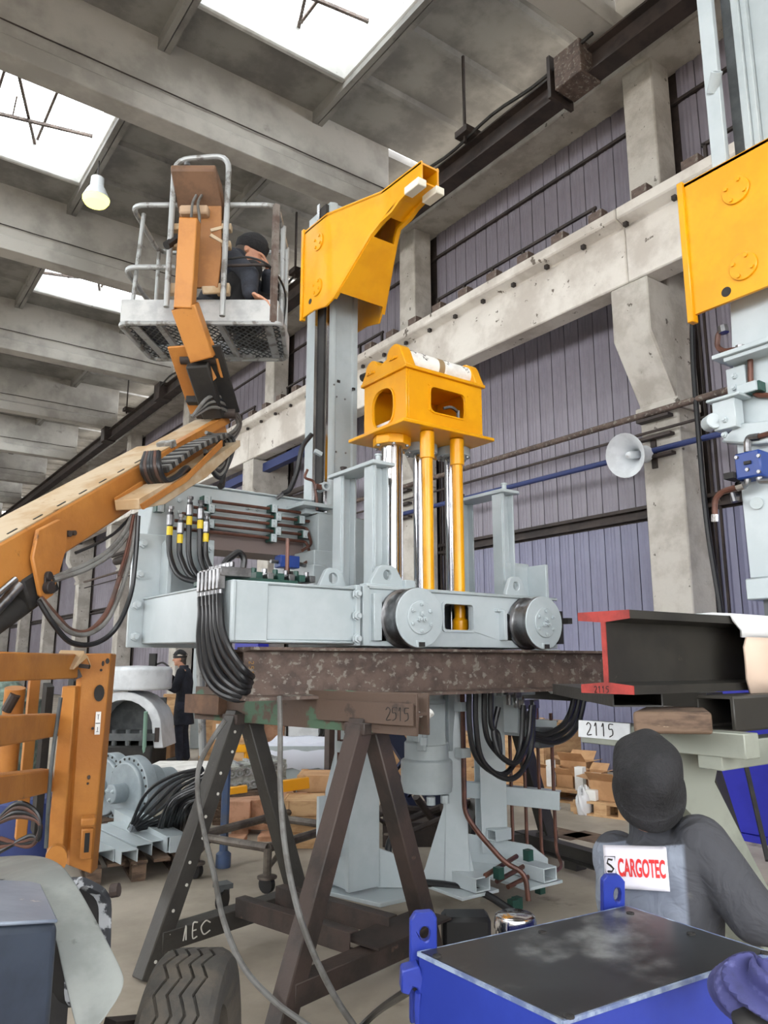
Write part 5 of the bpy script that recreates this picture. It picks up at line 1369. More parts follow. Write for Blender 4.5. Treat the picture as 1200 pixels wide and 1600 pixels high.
# cables hanging from the trestle to the floor
def cable(name, label, pts, r, m_, cat='cable'):
    o = B().tube(spl(pts, 8), r, 8).done(name, m_)
    return tag(o, label, cat)
cable('grey_cable', 'grey cable looping down the far leg of the rusty trestle', [(1.895,4.12,1.275), (1.829,4.15,1.162), (1.788,4.2,1.033), (1.763,4.15,.889), (1.771,4.05,.691), (1.768,3.9,.516), (1.689,3.6,.394), (1.672,3.35,.276), (1.754,3.2,.164), (1.872,3.1,.07)], .014, HOSEG)
cable('grey_cable', 'thick grey cable hanging down in front of the near trestle leg', [(1.928,3.55,1.425), (1.91,3.5,1.234), (1.863,3.4,1.007), (1.839,3.3,.768), (1.817,3.15,.561), (1.852,3.05,.375), (1.936,3,.198), (2.001,2.95,.089)], .014, HOSEG)
cable('grey_cable', 'short cable rising from the floor to the blue tank hook', [cd(556, 1612, 2.5), cd(590, 1580, 2.4), cd(630, 1553, 1.9), cd(652, 1540, 1.73)], .011, HOSE)
# ---------------------------------------------------------------- background on the floor
struct(B().box(-12, 9.7, 59.9, 60.2, 0, 12.5).done('wall_far', CONC))
# white casting on a black plinth
ct = thing('white_casting', 'white machine casting with a drum top and arched opening on a black plinth', 'machine', (3.85, 11.6, 0))
u0 = V((3.84, 11.6, 0))
def wq(i, j, k):
    return u0 + E1 * i + E2 * j + V((0, 0, k))
B().lathe([(.5, 0), (.52, .02), (.52, .3), (.48, .34), (.0, .36)], wq(-.05, .3, 1.18), (0, 0, 1), 36).done('drum', WHITEP, ct, bev=.01)
B().obox(wq(-.5, .3, 1.32), E1 * .3, E2 * .3, (0, 0, .16)).done('side_box', WHITEP, ct, bev=.02)
pr = [wq(.55 * math.cos(PI * k / 12) * 1.05 - .1, -.1, .62 + .54 * math.sin(PI * k / 12)) for k in range(13)]
pin = [wq(.42 * math.cos(PI * k / 12) * 1.05 - .1, -.1, .62 + .42 * math.sin(PI * k / 12)) for k in range(13)]
B().plate([wq(.52, -.1, .36)] + pr + [wq(-.72, -.1, .36), wq(-.58, -.1, .36)] + pin[::-1] + [wq(.38, -.1, .36)], E2 * .7).done('arch', WHITEP, ct, bev=.01)
B().obox(wq(-.1, .55, .7), E1 * .45, E2 * .02, (0, 0, .35)).done('arch_back', DKGREY, ct)
B().obox(wq(.42, -.11, .55), E1 * .03, E2 * .02, (0, 0, .1)).done('arch_fitting', DARKST, ct)
B().obox(wq(.15, .4, 1.62), E1 * .05, E2 * .05, (0, 0, .1)).tube(spl([wq(.2, .4, 1.55), wq(.3, .4, 1.58), wq(.4, .4, 1.52)], 5), .015, 6).done('drum_valve', BLACKM, ct)
B().obox(wq(-.1, .2, .2), E1 * .48, E2 * .4, (0, 0, .2)).done('plinth', BLACKM, ct, bev=.02)
for i in (-.4, -.2, 0, .2):
    B().cyl(wq(i, -.1, .4), wq(i, -.1, .62), .04, 10).done('plinth_fitting', DKGREY, ct)
B().obox(wq(-.1, .2, .52), E1 * .5, E2 * .35, (0, 0, .05)).done('plinth_top', DKGREY, ct)
# gearboxes on a pallet
FD = V((-.965, -.264, 0))
GEARM = mat('grey_gear_paint', (138, 148, 153), .4, c2=(124, 134, 139), s2=4)
def gearbox(c, label):
    c = V(c)
    t = thing('gearbox', label, 'gearbox', (c.x, c.y, 0), 'round gearboxes behind the orange mast')
    B().lathe([(.0, 0), (.25, 0), (.26, -.01), (.26, -.06), (.0, -.06)], c, FD, 40).done('cover_disc', GEARM, t, bev=.006)
    rg = B().lathe([(.26, -.04), (.305, -.04), (.31, -.05), (.31, -.15), (.26, -.15)], c, FD, 44).done('flange_ring', GEARM, t, bev=.005)
    s, u = frame(FD)
    hb_ = B().lathe([(.012, .006), (.012, 0), (0, 0)], (0, 0, 0), (0, 0, 1), 8).mesh('flange_hole', BLACKM)
    q = V((0, 0, 1)).rotation_difference(FD).to_euler()
    for k in range(24):
        a = 2 * PI * k / 24
        inst('flange_hole', hb_, t, c + s * .284 * math.cos(a) + u * .284 * math.sin(a) - FD * .041, q)
    B().lathe([(.085, 0), (.085, .13), (.075, .135), (.0, .135)], c, FD, 24).done('hub', GEARM, t, bev=.005)
    for k in range(3):
        a = 2 * PI * k / 3 + .5
        inst('bolt', BOLT, t, c + s * .05 * math.cos(a) + u * .05 * math.sin(a) + FD * .135, q, .03)
    bd = B().lathe([(.2, -.15), (.21, -.17), (.21, -.32), (.19, -.34), (.17, -.34), (.17, -.5), (.15, -.52), (.0, -.52)], c, FD, 32).done('gear_body', GEARM, t, bev=.005)
    for k in range(16):
        a = 2 * PI * k / 16
        inst('bolt', BOLTD, t, c + s * .235 * math.cos(a) + u * .235 * math.sin(a) - FD * .15, V((0, 0, 1)).rotation_difference(-FD).to_euler(), .05)
    B().lathe([(.13, -.0), (.13, -.12)], c - FD * .5, -FD, 24).done('motor_end', GEARM, t)
    B().box(c.x - .2, c.x + .3, c.y - .15, c.y + .2, .146, c.z - .28).done('cradle', WOODD, t)
    return t
gearbox((2.354,7.204,.445), 'grey round gearbox with bolted flange right of the orange mast')
gearbox((2.339,7.789,.417), 'grey round gearbox half hidden behind the orange mast')
o = B().obox((3.305,8.216,.433), E1 * .35, E2 * .3, (0, 0, .08)).done('white_wrapped_block', WRAP, None, bev=.02)
o['kind'] = 'thing'
tag(o, 'pale wrapped block behind the gearbox and hose bundle', 'block')
# pallets
def pallet(name, label, cx, cy, L, Wd, ang, z=0, m_=WOODD, group=None):
    t = thing(name, label, 'pallet', (cx, cy, z), group)
    e, f = V((math.cos(ang), math.sin(ang), 0)), V((-math.sin(ang), math.cos(ang), 0))
    c = V((cx, cy, z))
    for k in range(5):
        B().obox(c + f * (Wd * (k / 4 - .5) * .88) + V((0, 0, .132)), e * (L / 2), f * (Wd * .08), (0, 0, .011)).done('deck_board', m_, t)
    for k in (-1, 0, 1):
        for j in (-1, 0, 1):
            B().obox(c + e * (L * .44 * k) + f * (Wd * .42 * j) + V((0, 0, .07)), e * .07, f * .05, (0, 0, .05)).done('pallet_block', m_, t)
        B().obox(c + f * (Wd * .42 * k) + V((0, 0, .01)), e * (L / 2), f * .05, (0, 0, .01)).done('base_board', m_, t)
    return t
pallet('wooden_pallet', 'dark wooden pallet carrying the pale grey channels', 2.18, 6.42, .9, .75, 1.4)
pallet('wooden_pallet', 'dark wooden pallet under the round gearboxes', 2.25, 7.42, 1.1, .8, .3)
# pale channels on the pallet
for k, (x, y0, y1, lb) in enumerate(((1.80, 6.0, 7.0, 'leftmost pale grey steel channel on the dark pallet'), (1.94, 5.9, 6.95, 'second pale grey steel channel from the left on the dark pallet'), (2.09, 6.02, 6.95, 'middle pale grey steel channel on the dark pallet'), (2.23, 6.08, 7.0, 'pale grey steel channel on the pallet right of the middle one'))):
    o = B().chan((x + .06, y0, .2), (x - .0, y1, .2), .13, .09, .008, up=(0, 0, 1)).done('steel_channel', PAINT, None, bev=.002)
    tag(o, lb, 'channel', 'pale channels on the dark pallet')
o = B().rhs((2.40, 6.02, .22), (2.36, 7.2, .25), .16, .12, .01).box(2.34, 2.48, 5.99, 6.02, .16, .28).done('end_channel', PAINT, None)
t_ = tag(o, 'pale grey box channel with a plate end under the hose bundle', 'channel', 'pale channels on the dark pallet')
# bundle of hoses
hbn = thing('hose_bundle', 'bundle of black hydraulic hoses arching over the pale channels', 'hoses', (2.6, 6.2, .3))
rb_ = random.Random(4)
for k in range(20):
    f = k / 19
    sx, sy = (202 + 14 * f, 1296 + 10 * f) if k < 7 else (245 + 55 * (k - 7) / 12, 1312 - 6 * (k - 7) / 12)
    d0 = 6.35 - .25 * f
    p0 = cd(sx, sy, 6.1 + .02 * k)
    p3 = cd(318 + rb_.uniform(-4, 6), 1200 + 3.2 * k, 5.9 + .05 * rb_.random())
    if k < 7:
        m1 = cd(228 + 10 * k, 1240 + 6 * k, 6.05)
        m2 = cd(270 + 4 * k, 1212 + 6 * k, 6.0)
    else:
        m1 = cd(sx + 8, sy - 34, 6.0 + rb_.uniform(-.05, .05))
        m2 = cd(sx + 26 - (k - 7) * 1.2, sy - 66 + (k - 7) * 2, 5.95 + rb_.uniform(-.05, .05))
    h = B().tube(spl([p0, m1, m2, p3], 8), .014, 7).done('hydraulic_hose', HOSE, hbn)
    if k < 10:
        B().cyl(p0, p0 + (m1 - p0).normalized() * .06, .019, 8).done('hose_fitting', CHROME, h)
# standing pipes
o = B().tube([cd(312, 1010, 5.6), cd(317, 1180, 5.6)], .028, 10).done('galvanised_pipe', GALV)
tag(o, 'upright galvanised pipe left of the far trestle leg', 'pipe')
o['label'] = 'upright galvanised pipe standing left of the rusty trestle top beam'
o.data.transform(Matrix.Translation((0, 0, 0)))
b = B().tube([(2.78, 5.98, .05), (2.78, 5.98, 1.0)], .034, 10).lathe([(.06, 0), (.06, .1), (.036, .12)], (2.78, 5.98, .0), (0, 0, 1), 12)
o = b.done('prop_pole', mat('blue_grey_pole', (72, 92, 128), .5, c2=(94, 96, 98), s2=3), None)
tag(o, 'blue grey prop pole standing behind the far trestle leg', 'pole')
# tube frame cart with castors
cart = thing('tube_cart', 'low rusty tube frame cart with castors behind the trestle', 'cart', (3.3, 5.75, 0))
TUBE = mat('grimy_tube', (104, 96, 88), .55, .2, c2=(74, 66, 60), s2=6)
ca = V((3.3, 5.75, 0))
cx_, cy_ = V((.93, .37, 0)), V((-.37, .93, 0))
def cq(i, j, k):
    return ca + cx_ * i + cy_ * j + V((0, 0, k))
b = B()
for j in (-.35, .35):
    b.tube([cq(-.75, j, .3), cq(.9, j, .3)], .032, 10)
for i in (-.75, .1, .9):
    b.tube([cq(i, -.35, .3), cq(i, .35, .3)], .03, 10)
b.done('tube_frame', TUBE, cart)
for i in (-.75, .9):
    for j in (-.35, .35):
        B().tube([cq(i, j, .3), cq(i, j, .12)], .03, 10).lathe([(.07, 0), (.07, .015), (.03, .02)], cq(i, j, .1), (0, 0, 1), 12).done('tube_leg', TUBE, cart)
        B().tube([cq(i * .7, j, .3), cq(i, j, .16)], .018, 8).done('tube_brace', TUBE, cart)
        B().lathe([(.02, -.02), (.06, -.02), (.062, 0), (.06, .02), (.02, .02)], cq(i, j, .062), cx_, 16).done('castor', BLACK, cart)
ca2 = V((2.32, 4.98, 0))
cs = thing('castor_wheel', 'black swivel castor on the floor behind the cross tie', 'castor', ca2)
B().lathe([(.02, -.02), (.062, -.02), (.065, 0), (.062, .02), (.02, .02)], ca2 + V((0, 0, .066)), (.6, -.8, 0), 18).done('castor_tyre', BLACK, cs)
B().bar(ca2 + V((-.03, -.02, .07)), ca2 + V((-.03, -.02, .15)), .012, .05).bar(ca2 + V((.03, .02, .07)), ca2 + V((.03, .02, .15)), .012, .05).box(ca2.x - .05, ca2.x + .05, ca2.y - .05, ca2.y + .05, .14, .17).done('castor_fork', DKGREY, cs)
# roller track on a wooden support
rt_ = thing('roller_track', 'galvanised roller chain track lying on stacked timber', 'track', (4.1, 7.6, .55))
ra, rb2 = V(cd(345, 1222, 7.6)), V(cd(448, 1206, 7.9))
rd = (rb2 - ra).normalized()
rs = V((-rd.y, rd.x, 0))
B().obox((ra + rb2) / 2 + rs * .2, (rb2 - ra) / 2, rs * .18, (0, 0, .12)).done('track_body', mat('dull_zinc', (168, 170, 164), .5, .1, c2=(120, 124, 116), s2=12), rt_)
for row in range(2):
    for k in range(9):
        c = ra.lerp(rb2, (k + .5) / 9) + V((0, 0, .06 - .13 * row))
        B().pipe(c - rs * .0, c + rs * .03, .042, .028, 14).cyl(c, c + rs * .03, .012, 8).done('track_roller', GALV, rt_)
for f in (.12, .85):
    c = ra.lerp(rb2, f) + rs * .2
    B().obox((c.x, c.y, (c.z - .12) / 2), rd * .06, rs * .14, (0, 0, (c.z - .12) / 2)).done('track_support', WOODP, rt_)
for k in range(5):
    c = ra.lerp(rb2, (k + .5) / 5) + V((0, 0, .13)) + rs * .2
    B().bar(c - rs * .2, c + rs * .2, .04, .02).done('track_bar', GALV, rt_)
# stacked timber and small crates
tw = thing('timber_stack', 'pinkish timber stack under the roller track', 'timber', (3.9, 7.2, 0))
for (x, y, dep, w, h) in ((372, 1268, 7.2, 44, 36), (410, 1262, 7.3, 30, 30), (447, 1250, 7.4, 26, 40), (365, 1320, 6.9, 36, 24), (425, 1316, 7.0, 40, 26), (378, 1296, 7.3, 26, 34)):
    sc = dep / 1190 / 2
    c = cd(x, y, dep)
    B().obox(c, E1 * (w * sc), E2 * .12, (0, 0, h * sc)).done('timber_block', WOODP, tw, bev=.006)
for (x0, y0, x1, y1, dep) in ((350, 1290, 470, 1296, 7.2), (360, 1250, 480, 1240, 7.4), (395, 1285, 440, 1300, 6.8), (350, 1333, 450, 1330, 7.0)):
    B().bar(cd(x0, y0, dep), cd(x1, y1, dep), .07, .03).done('timber_board', WOODP, tw)
B().obox(V((3.727,7.4,0)) + V((0, 0, .16)), E1 * .36, E2 * .14, (0, 0, .16)).done('timber_base', WOODD, tw)
o = B().bar(cd(356, 1236, 7.0), cd(386, 1232, 7.05), .08, .06).done('yellow_bar', YEL, None, bev=.004)
tag(o, 'short yellow bar on the timber below the roller track', 'bar')
o = B().bar(cd(440, 1225, 7.1) - V((0, 0, .02)), cd(482, 1219, 7.2) - V((0, 0, .02)), .07, .1).done('yellow_bar', YEL, None, bev=.004)
tag(o, 'yellow bar lying below the white tarpaulin', 'bar')
def crate(name, label, c, e, f, h, m_=WOOD, cat='crate', nb=3, lid=False):
    t = thing(name, label, cat, (c[0], c[1], c[2]))
    c = V(c)
    B().obox(c + V((0, 0, h / 2)), V(e) * .97, V(f) * .97, (0, 0, h / 2 - .01)).done('crate_box', m_, t)
    ee, ff = V(e), V(f)
    for s in (-1, 1):
        for k in range(nb):
            z = h * (k + .5) / nb
            B().obox(c + ff * s + V((0, 0, z)), ee, ff.normalized() * .012, (0, 0, h / nb * .46)).done('board', m_, t)
            B().obox(c + ee * s + V((0, 0, z)), ff, ee.normalized() * .012, (0, 0, h / nb * .46)).done('board', m_, t)
        for k in (-1, 1):
            B().obox(c + ff * s * 1.03 + ee * .92 * k + V((0, 0, h / 2)), ee.normalized() * .035, ff.normalized() * .014, (0, 0, h / 2)).done('batten', m_, t)
    return t
crate('wooden_crate', 'open topped wooden crate left of the brown trestle leg', (3.752,6.253,0), E1 * .24, E2 * .2, .4)
crate('wooden_crate', 'small wooden crate with cardboard on it behind the brown trestle leg', (4.307,6.863,0), E1 * .28, E2 * .2, .5, CARD)
c = cd(838, 1215, 10.6)
crate('wooden_crate', 'tall orange brown wooden crate standing right of the copper pipes', (8.0, 7.35, 0), V((0, -.34, 0)), V((.34, 0, 0)), .82, WOOD, nb=1)
crate('wooden_crate', 'long wooden crate behind the grey machine legs', (6.9, 8.7, 0), E1 * .75, E2 * .4, .62, WOOD)
# tarpaulin covered block
c = V((5.1, 8.5, 0))
o = B().obox(c + V((0, 0, .3)), E1 * .5, E2 * .35, (0, 0, .3)).done('covered_block', PAINTD, None)
tag(o, 'grey block under a white tarpaulin behind the trestles', 'block')
rows = []
for j in range(7):
    r = []
    for i in range(13):
        a, q = -.62 + 1.24 * i / 12, -.5 + 1.0 * j / 6
        z = .64 + .01 * math.sin(i * 1.7 + j)
        if abs(a) > .52 or q < -.37:
            z = .34 + .02 * math.sin(i * 2.1)
        r.append(c + E1 * max(-.54, min(.54, a)) + E2 * max(-.39, q) + V((0, 0, z)))
    rows.append(r)
tp = tag(sheet('white_tarpaulin', rows, mat('white_tarpaulin', (226, 230, 242), .6, bump=.2, bs=7), .006), 'white tarpaulin draped over a grey block behind the trestles', 'tarpaulin')
# welding machine
wm = thing('welding_machine', 'white welding machine with dark cables beside the dark posts', 'welder', (6.9, 11.5, 0))
wc_ = V((6.75, 11.5, 0))
B().obox(wc_ + V((0, 0, .7)), E1 * .26, E2 * .25, (0, 0, .36)).done('welder_body', WHITEP, wm, bev=.02)
B().obox(wc_ + V((0, 0, .2)), E1 * .27, E2 * .27, (0, 0, .14)).done('welder_cart', WHITEP, wm, bev=.02)
B().obox(wc_ + E1 * .36 + V((0, 0, .7)), E1 * .08, E2 * .2, (0, 0, .38)).bar(wc_ - E1 * .3 + V((0, 0, .3)), wc_ - E1 * .3 + V((0, 0, 1.1)), .04).bar(wc_ - E1 * .3 + V((0, 0, 1.1)), wc_ + E1 * .4 + V((0, 0, 1.1)), .04).done('welder_frame', BLACKM, wm)
for k in range(4):
    B().tube(spl([wc_ + E1 * (.2 + .06 * k) - E2 * .28 + V((0, 0, .9)), wc_ + E1 * (.14 + .08 * k) - E2 * .34 + V((0, 0, .75)), wc_ + E1 * (.3 + .05 * k) - E2 * .34 + V((0, 0, .5)), wc_ + E1 * (.1 + .1 * k) - E2 * .32 + V((0, 0, .15))], 6), .018, 6).done('welding_cable', BLACK, wm)
cu = bpy.data.curves.new('logo', 'FONT')
cu.body = 'ewm'
cu.size = .15
cu.extrude = .002
cu.align_x = 'CENTER'
tmp = bpy.data.objects.new('tmp', cu)
COL.objects.link(tmp)
lm = bpy.data.meshes.new_from_object(tmp.evaluated_get(bpy.context.evaluated_depsgraph_get()))
bpy.data.objects.remove(tmp)
lm.materials.clear()
lm.materials.append(INK)
to = bpy.data.objects.new('logo_lettering', lm)
COL.objects.link(to)
to.matrix_world = Matrix(((E1.x, 0, -E2.x, 0), (E1.y, 0, -E2.y, 0), (0, 1, 0, 0), (0, 0, 0, 1)))
to.location = wc_ - E2 * .254 + V((0, 0, .72))
hook(to, wm)
for i, z in ((-.06, .95), (.12, .95)):
    B().obox(wc_ + E1 * i + V((0, 0, 1.1)), E1 * .03, E2 * .04, (0, 0, .03)).done('welder_knob', BLACKM, wm)
o = B().obox((6.0, 12.2, .3), E1 * .3, E2 * .25, (0, 0, .3)).obox((5.95, 12.2, .85), E1 * .32, E2 * .25, (0, 0, .22)).done('black_cabinet', BLACKM, None, bev=.02)
tag(o, 'black cabinet left of the white welding machine', 'cabinet')
# dark posts, blue black ladder frame
pt = thing('post_bundle', 'bundle of dark brown steel posts beside the welding machine', 'posts', (6.2, 9.0, 0))
for k in range(5):
    p = cd(514 + 7.5 * k, 1180, 8.6 + .1 * k)
    B().bar((p.x, p.y, 0), (p.x, p.y, 1.35), .07 if k else .1, .06).done('post', STANDM, pt)
lf = thing('ladder_frame', 'navy steel ladder frame leaning behind the lift cylinder', 'frame', (5.0, 6.6, 0))
a0, a1 = cd(596, 1118, 6.9), cd(662, 1222, 6.9)
c0, c1 = cd(580, 1140, 7.2), cd(640, 1250, 7.2)
NV = mat('navy_steel', (42, 50, 76), .5)
B().bar(a0, a1 + (a1 - a0) * 1.4, .1, .14).done('frame_rail', NV, lf)
B().bar(c0, c1 + (c1 - c0) * 1.2, .05, .06).done('frame_rail', NV, lf)
for f in (.25, .6, .95):
    B().bar(a0.lerp(a1, f), c0.lerp(c1, f), .03).done('frame_rung', NV, lf)
# clutter of dark rods behind the cylinder
rod = thing('scrap_rods', 'tangle of dark steel rods on the floor behind the grey legs', 'rods', (4.6, 5.9, 0))
for k, (x0, y0, x1, y1, r) in enumerate(((596, 1262, 700, 1270, .035), (610, 1290, 720, 1250, .03), (640, 1300, 760, 1250, .025), (650, 1245, 690, 1300, .03), (600, 1240, 640, 1310, .04), (690, 1262, 770, 1248, .03))):
    p, q = V(cd(x0, y0, 6.2)), V(cd(x1, y1, 6.5))
    B().tube([p, q], r, 8).done('rod', DARKST, rod)
B().obox((4.55, 5.75, .1), E1 * .3, E2 * .2, (0, 0, .1)).obox((5.0, 6.1, .14), E1 * .4, E2 * .12, (0, 0, .1)).done('rod_block', DARKST, rod)
o = B().lathe([(.08, 0), (.085, .02), (.085, .14), (.05, .15)], (4.722,5.795,0), (0, 0, 1), 14).done('round_weight', DKGREY, None)
tag(o, 'round grey steel weight on the floor behind the grey legs', 'weight')
c = (3.038,3.405,.1)
o = B().obox((c[0], c[1], .12), E1 * .13, E2 * .09, (0, 0, .12)).done('black_bin', BLACK, None, bev=.02)
tag(o, 'black bin on the floor under the grey leg shoes', 'bin')
# plywood boards and boxes at the back
for (x, y, w, h, dep, m_, lb, cat) in ((325, 1150, 26, 66, 12.4, WOOD, 'narrow plywood board standing behind the galvanised pipe', 'board'), (346, 1160, 30, 76, 12.2, CARD, 'brown plywood panel with a white paper notice', 'board'), (377, 1176, 36, 50, 11.6, WOOD, 'plywood crate side seen through the far trestle', 'crate'), (425, 1130, 40, 40, 13, WOODP, 'pale board leaning at the back behind the trestle', 'board'), (270, 1115, 30, 60, 14, WOOD, 'plywood sheet leaning behind the man in the background', 'board'), (630, 1150, 60, 60, 11.5, WOOD, 'wooden crate seen behind the lift cylinder', 'crate'), (700, 1195, 44, 50, 8.2, CARD, 'cardboard crate seen between the lift cylinder and the right leg', 'crate')):
    sc = dep / 1190 / 2
    c = V(cd(x, y, dep))
    top_ = c.z + h * sc
    o = B().obox((c.x, c.y, top_ / 2), E1 * (w * sc), E2 * (.03 if cat == 'board' else .25), (0, 0, top_ / 2)).done('plywood_' + cat, m_, None, bev=.006)
    tag(o, lb, cat)
    if x == 346:
        B().obox((c.x, c.y, top_ - .2) - E2 * .035 if False else V((c.x, c.y, top_ - .22)) - E2 * .034, E1 * .09, E2 * .003, (0, 0, .12)).done('paper_notice', WHITE, o)
    B().obox(V((c.x, c.y, top_ - .03)) - E2 * (.04 if cat == 'board' else .26), E1 * (w * sc), E2 * .01, (0, 0, .025)).done('batten', m_, o)
c, d = cd(352, 1169, 10.5), cd(386, 1169, 10.5)
o = B().bar(c, d, .12, .1).bar(c, (c.x, c.y, 0), .06).bar(d, (d.x, d.y, 0), .06).done('yellow_stand', YEL, None, bev=.004)
tag(o, 'low yellow stand seen through the far trestle in front of the plywood', 'stand')
o = B().tube([cd(228, 1112, 11.0), cd(225, 1180, 11.0)], .03, 8).done('green_post', mat('pale_green', (120, 152, 138), .5), None)
tag(o, 'thin pale green post behind the white casting', 'post')
# cardboard boxes
def carton(label, c, e, f, h, flaps=True, m_=CARD, name='cardboard_box', group=None, seed=0):
    rg = random.Random(seed)
    t = thing(name, label, 'box', c, group)
    c, e, f = V(c), V(e), V(f)
    b = B()
    for s in (-1, 1):
        b.obox(c + f * s + V((0, 0, h / 2)), e, f.normalized() * .004, (0, 0, h / 2)).obox(c + e * s + V((0, 0, h / 2)), f, e.normalized() * .004, (0, 0, h / 2))
    b.obox(c + V((0, 0, .006)), e, f, (0, 0, .004))
    b.done('carton', m_, t)
    if flaps:
        for d, w in ((e, f), (-e, f), (f, e), (-f, e)):
            a = rg.uniform(-.6, .9)
            l = d.normalized() * math.cos(a) + V((0, 0, 1)) * math.sin(a)
            p0 = c + d + V((0, 0, h))
            L = min(w.length, .14) * 1.1
            B().plate([p0 + w, p0 - w, p0 - w * .96 + l * L, p0 + w * .96 + l * L], (0, 0, .005)).done('flap', m_, t)
    return t
carton('open cardboard box with red tape standing left of the background man', (4.75, 12.75, 0), E1 * .2, E2 * .2, .46, seed=2)
o = B().obox(V((4.75, 12.75, .36)) - E2 * .206, E1 * .19, E2 * .003, (0, 0, .02)).done('red_tape', REDP, None)
o['label'] = 'strip of red tape'
hook(o, bpy.data.objects['cardboard_box'])
for k, (x, y, r, sd) in enumerate(((300, 1155, .2, 21), (312, 1165, .16, 22), (298, 1172, .14, 23))):
    c = cd(x, y, 11.5)
    if k == 0:
        rag('white_packaging', (5.75, 11.7, .24), .24, WHITE, 'heap of white packaging behind the background man', 'packaging', sd, (1, 1, 1))
# pallets with cartons on the right
pallet('wooden_pallet', 'pale wooden pallet with opened cartons by the wall', 7.45, 6.55, 1.2, .8, -1.3, 0, WOOD)
pallet('wooden_pallet', 'small pale pallet behind the man in the black cap', 7.05, 5.55, .6, .5, -1.3, 0, WOOD)
ez, fz_ = V((math.cos(-1.3), math.sin(-1.3), 0)), V((-math.sin(-1.3), math.cos(-1.3), 0))
for k, (i, j, w, d, h, lb) in enumerate(((-.46, -.1, .13, .13, .17, 'opened cardboard box at the far end of the pale pallet'), (-.15, -.12, .12, .14, .2, 'cardboard box with a tall side in the middle of the pale pallet'), (.14, -.12, .11, .13, .14, 'low opened cardboard box near the front end of the pale pallet'), (.45, -.08, .12, .14, .19, 'torn cardboard box at the near end of the pale pallet'), (.1, .22, .18, .14, .26, 'cardboard box behind the others on the pale pallet'))):
    p = V((7.45, 6.55, .146)) + ez * i + fz_ * j
    carton(lb, p, ez * w * .92, fz_ * d * .8, h, seed=30 + k, group='cartons on the pale pallet')
for k, (x, y, dx, dz, lb) in enumerate(((7.25, 6.1, .05, .13, 'small white carton standing on the near edge of the pale pallet'), (7.2, 6.5, .04, .15, 'white carton leaning on the middle cardboard box'), (7.32, 5.95, .06, .1, 'white carton at the end of the pale pallet'))):
    o = B().obox((x, y, .146 + dz), ez * dx, fz_ * .05, (0, 0, dz)).done('white_carton', WHITE, None, bev=.004)
    tag(o, lb, 'box', 'white cartons on the pale pallet')
carton('cardboard box on the small pallet beside the man in the black cap', (7.05, 5.55, .146), ez * .16, fz_ * .14, .2, seed=51)
o = B().obox((6.85, 5.62, .2), ez * .06, fz_ * .05, (0, 0, .054)).done('white_carton', WHITE, None, bev=.004)
tag(o, 'small white carton on the small pallet near the man', 'box', 'white cartons on the pale pallet')
c = (6.809,5.683,0)
fm = bpy.data.materials.new('clear_film')
fm.use_nodes = True
fb_ = fm.node_tree.nodes['Principled BSDF']
fb_.inputs['Base Color'].default_value = (.85, .86, .88, 1)
fb_.inputs['Roughness'].default_value = .15
fb_.inputs['Transmission Weight'].default_value = .25
rag('plastic_film', (c[0], c[1], .1), .12, fm, 'crumpled clear plastic film on the floor in front of the pallet', 'film', 61, (1, .6, 1.4))
# floor plates
for px, lb in (((5.966,4.917,.006), 'dark metal floor hatch left of the man in the black cap'), ((5.875,5.182,.006), 'dark metal floor hatch nearer the black stand')):
    o = B().box(px[0] - .16, px[0] + .16, px[1] - .22, px[1] + .22, 0, .008).done('floor_hatch', WOODD, None)
    tag(o, lb, 'hatch')
# blue container with seams and a black prop
bc = thing('blue_container', 'bright blue steel container behind the green grey stand', 'container', (7.0, 3.4, 0))
B().box(7.0, 8.8, 1.0, 4.48, .06, 1.52).done('container_body', BLUEC, bc, bev=.01)
B().box(6.98, 8.82, .98, 4.5, 0, .06).box(6.985, 7.02, .98, 4.5, 1.46, 1.54).done('container_frame', BLUEC, bc)
for y in (3.0, 3.5, 2.4, 1.8):
    B().box(6.98, 7.0, y - .01, y + .01, .1, 1.46).done('panel_seam', BLUET, bc)
o = B().bar(cd(1160, 1172, 6.0), cd(1200, 1345, 5.4), .03).done('black_bar', BLACKM, None)
tag(o, 'thin black bar leaning against the blue container', 'bar')
# slim grey cabinet and blue panel far behind the hoses
o = B().obox((5.928,14.086,1.103), E1 * .12, E2 * .1, (0, 0, 1.1)).done('grey_cabinet', PAINTD, None, bev=.01)
o.location = (0, 0, -.0)
tag(o, 'slim grey cabinet by the far wall behind the hanging black hoses', 'cabinet')
o = B().box(8.6, 8.9, 17, 18.3, .6, 2.6).done('blue_cabinet', BLUEC, None, bev=.01)
tag(o, 'blue cabinet by the wall seen behind the hanging black hoses', 'cabinet')
o = B().box(8.55, 8.95, 19.2, 19.8, 0, 2.4).done('dark_fuse_box', DARKST, None, bev=.01)
tag(o, 'dark fuse box on the far wall left of the background man', 'cabinet')
for (x, y, r, lb) in ((8, 1080, .3, 'green machine parts behind the orange mast'),):
    c = cd(x, y, 8)
    o = B().obox((c.x, c.y, .6), E1 * .3, E2 * .3, (0, 0, .6)).lathe([(.2, 0), (.22, .1), (.1, .2)], (c.x, c.y, 1.2), (0, 0, 1), 14).done('green_machine', mat('pale_machine_green', (120, 140, 128), .6, c2=(70, 84, 76), s2=8), None, bev=.01)
    tag(o, 'pale green machine behind the cross bars of the orange mast', 'machine')
o = B().lathe([(.22, 0), (.23, .02), (.23, .6), (.2, .63), (0, .64)], (2.35, 6.9, 0) if False else (1.35, 6.3, 0), (0, 0, 1), 20).done('blue_stand_in', BLUEP, None)  # drum shape added for a blue patch taken for cloth
tag(o, 'dark blue drum shape standing in for cloth behind the orange mast', 'drum')
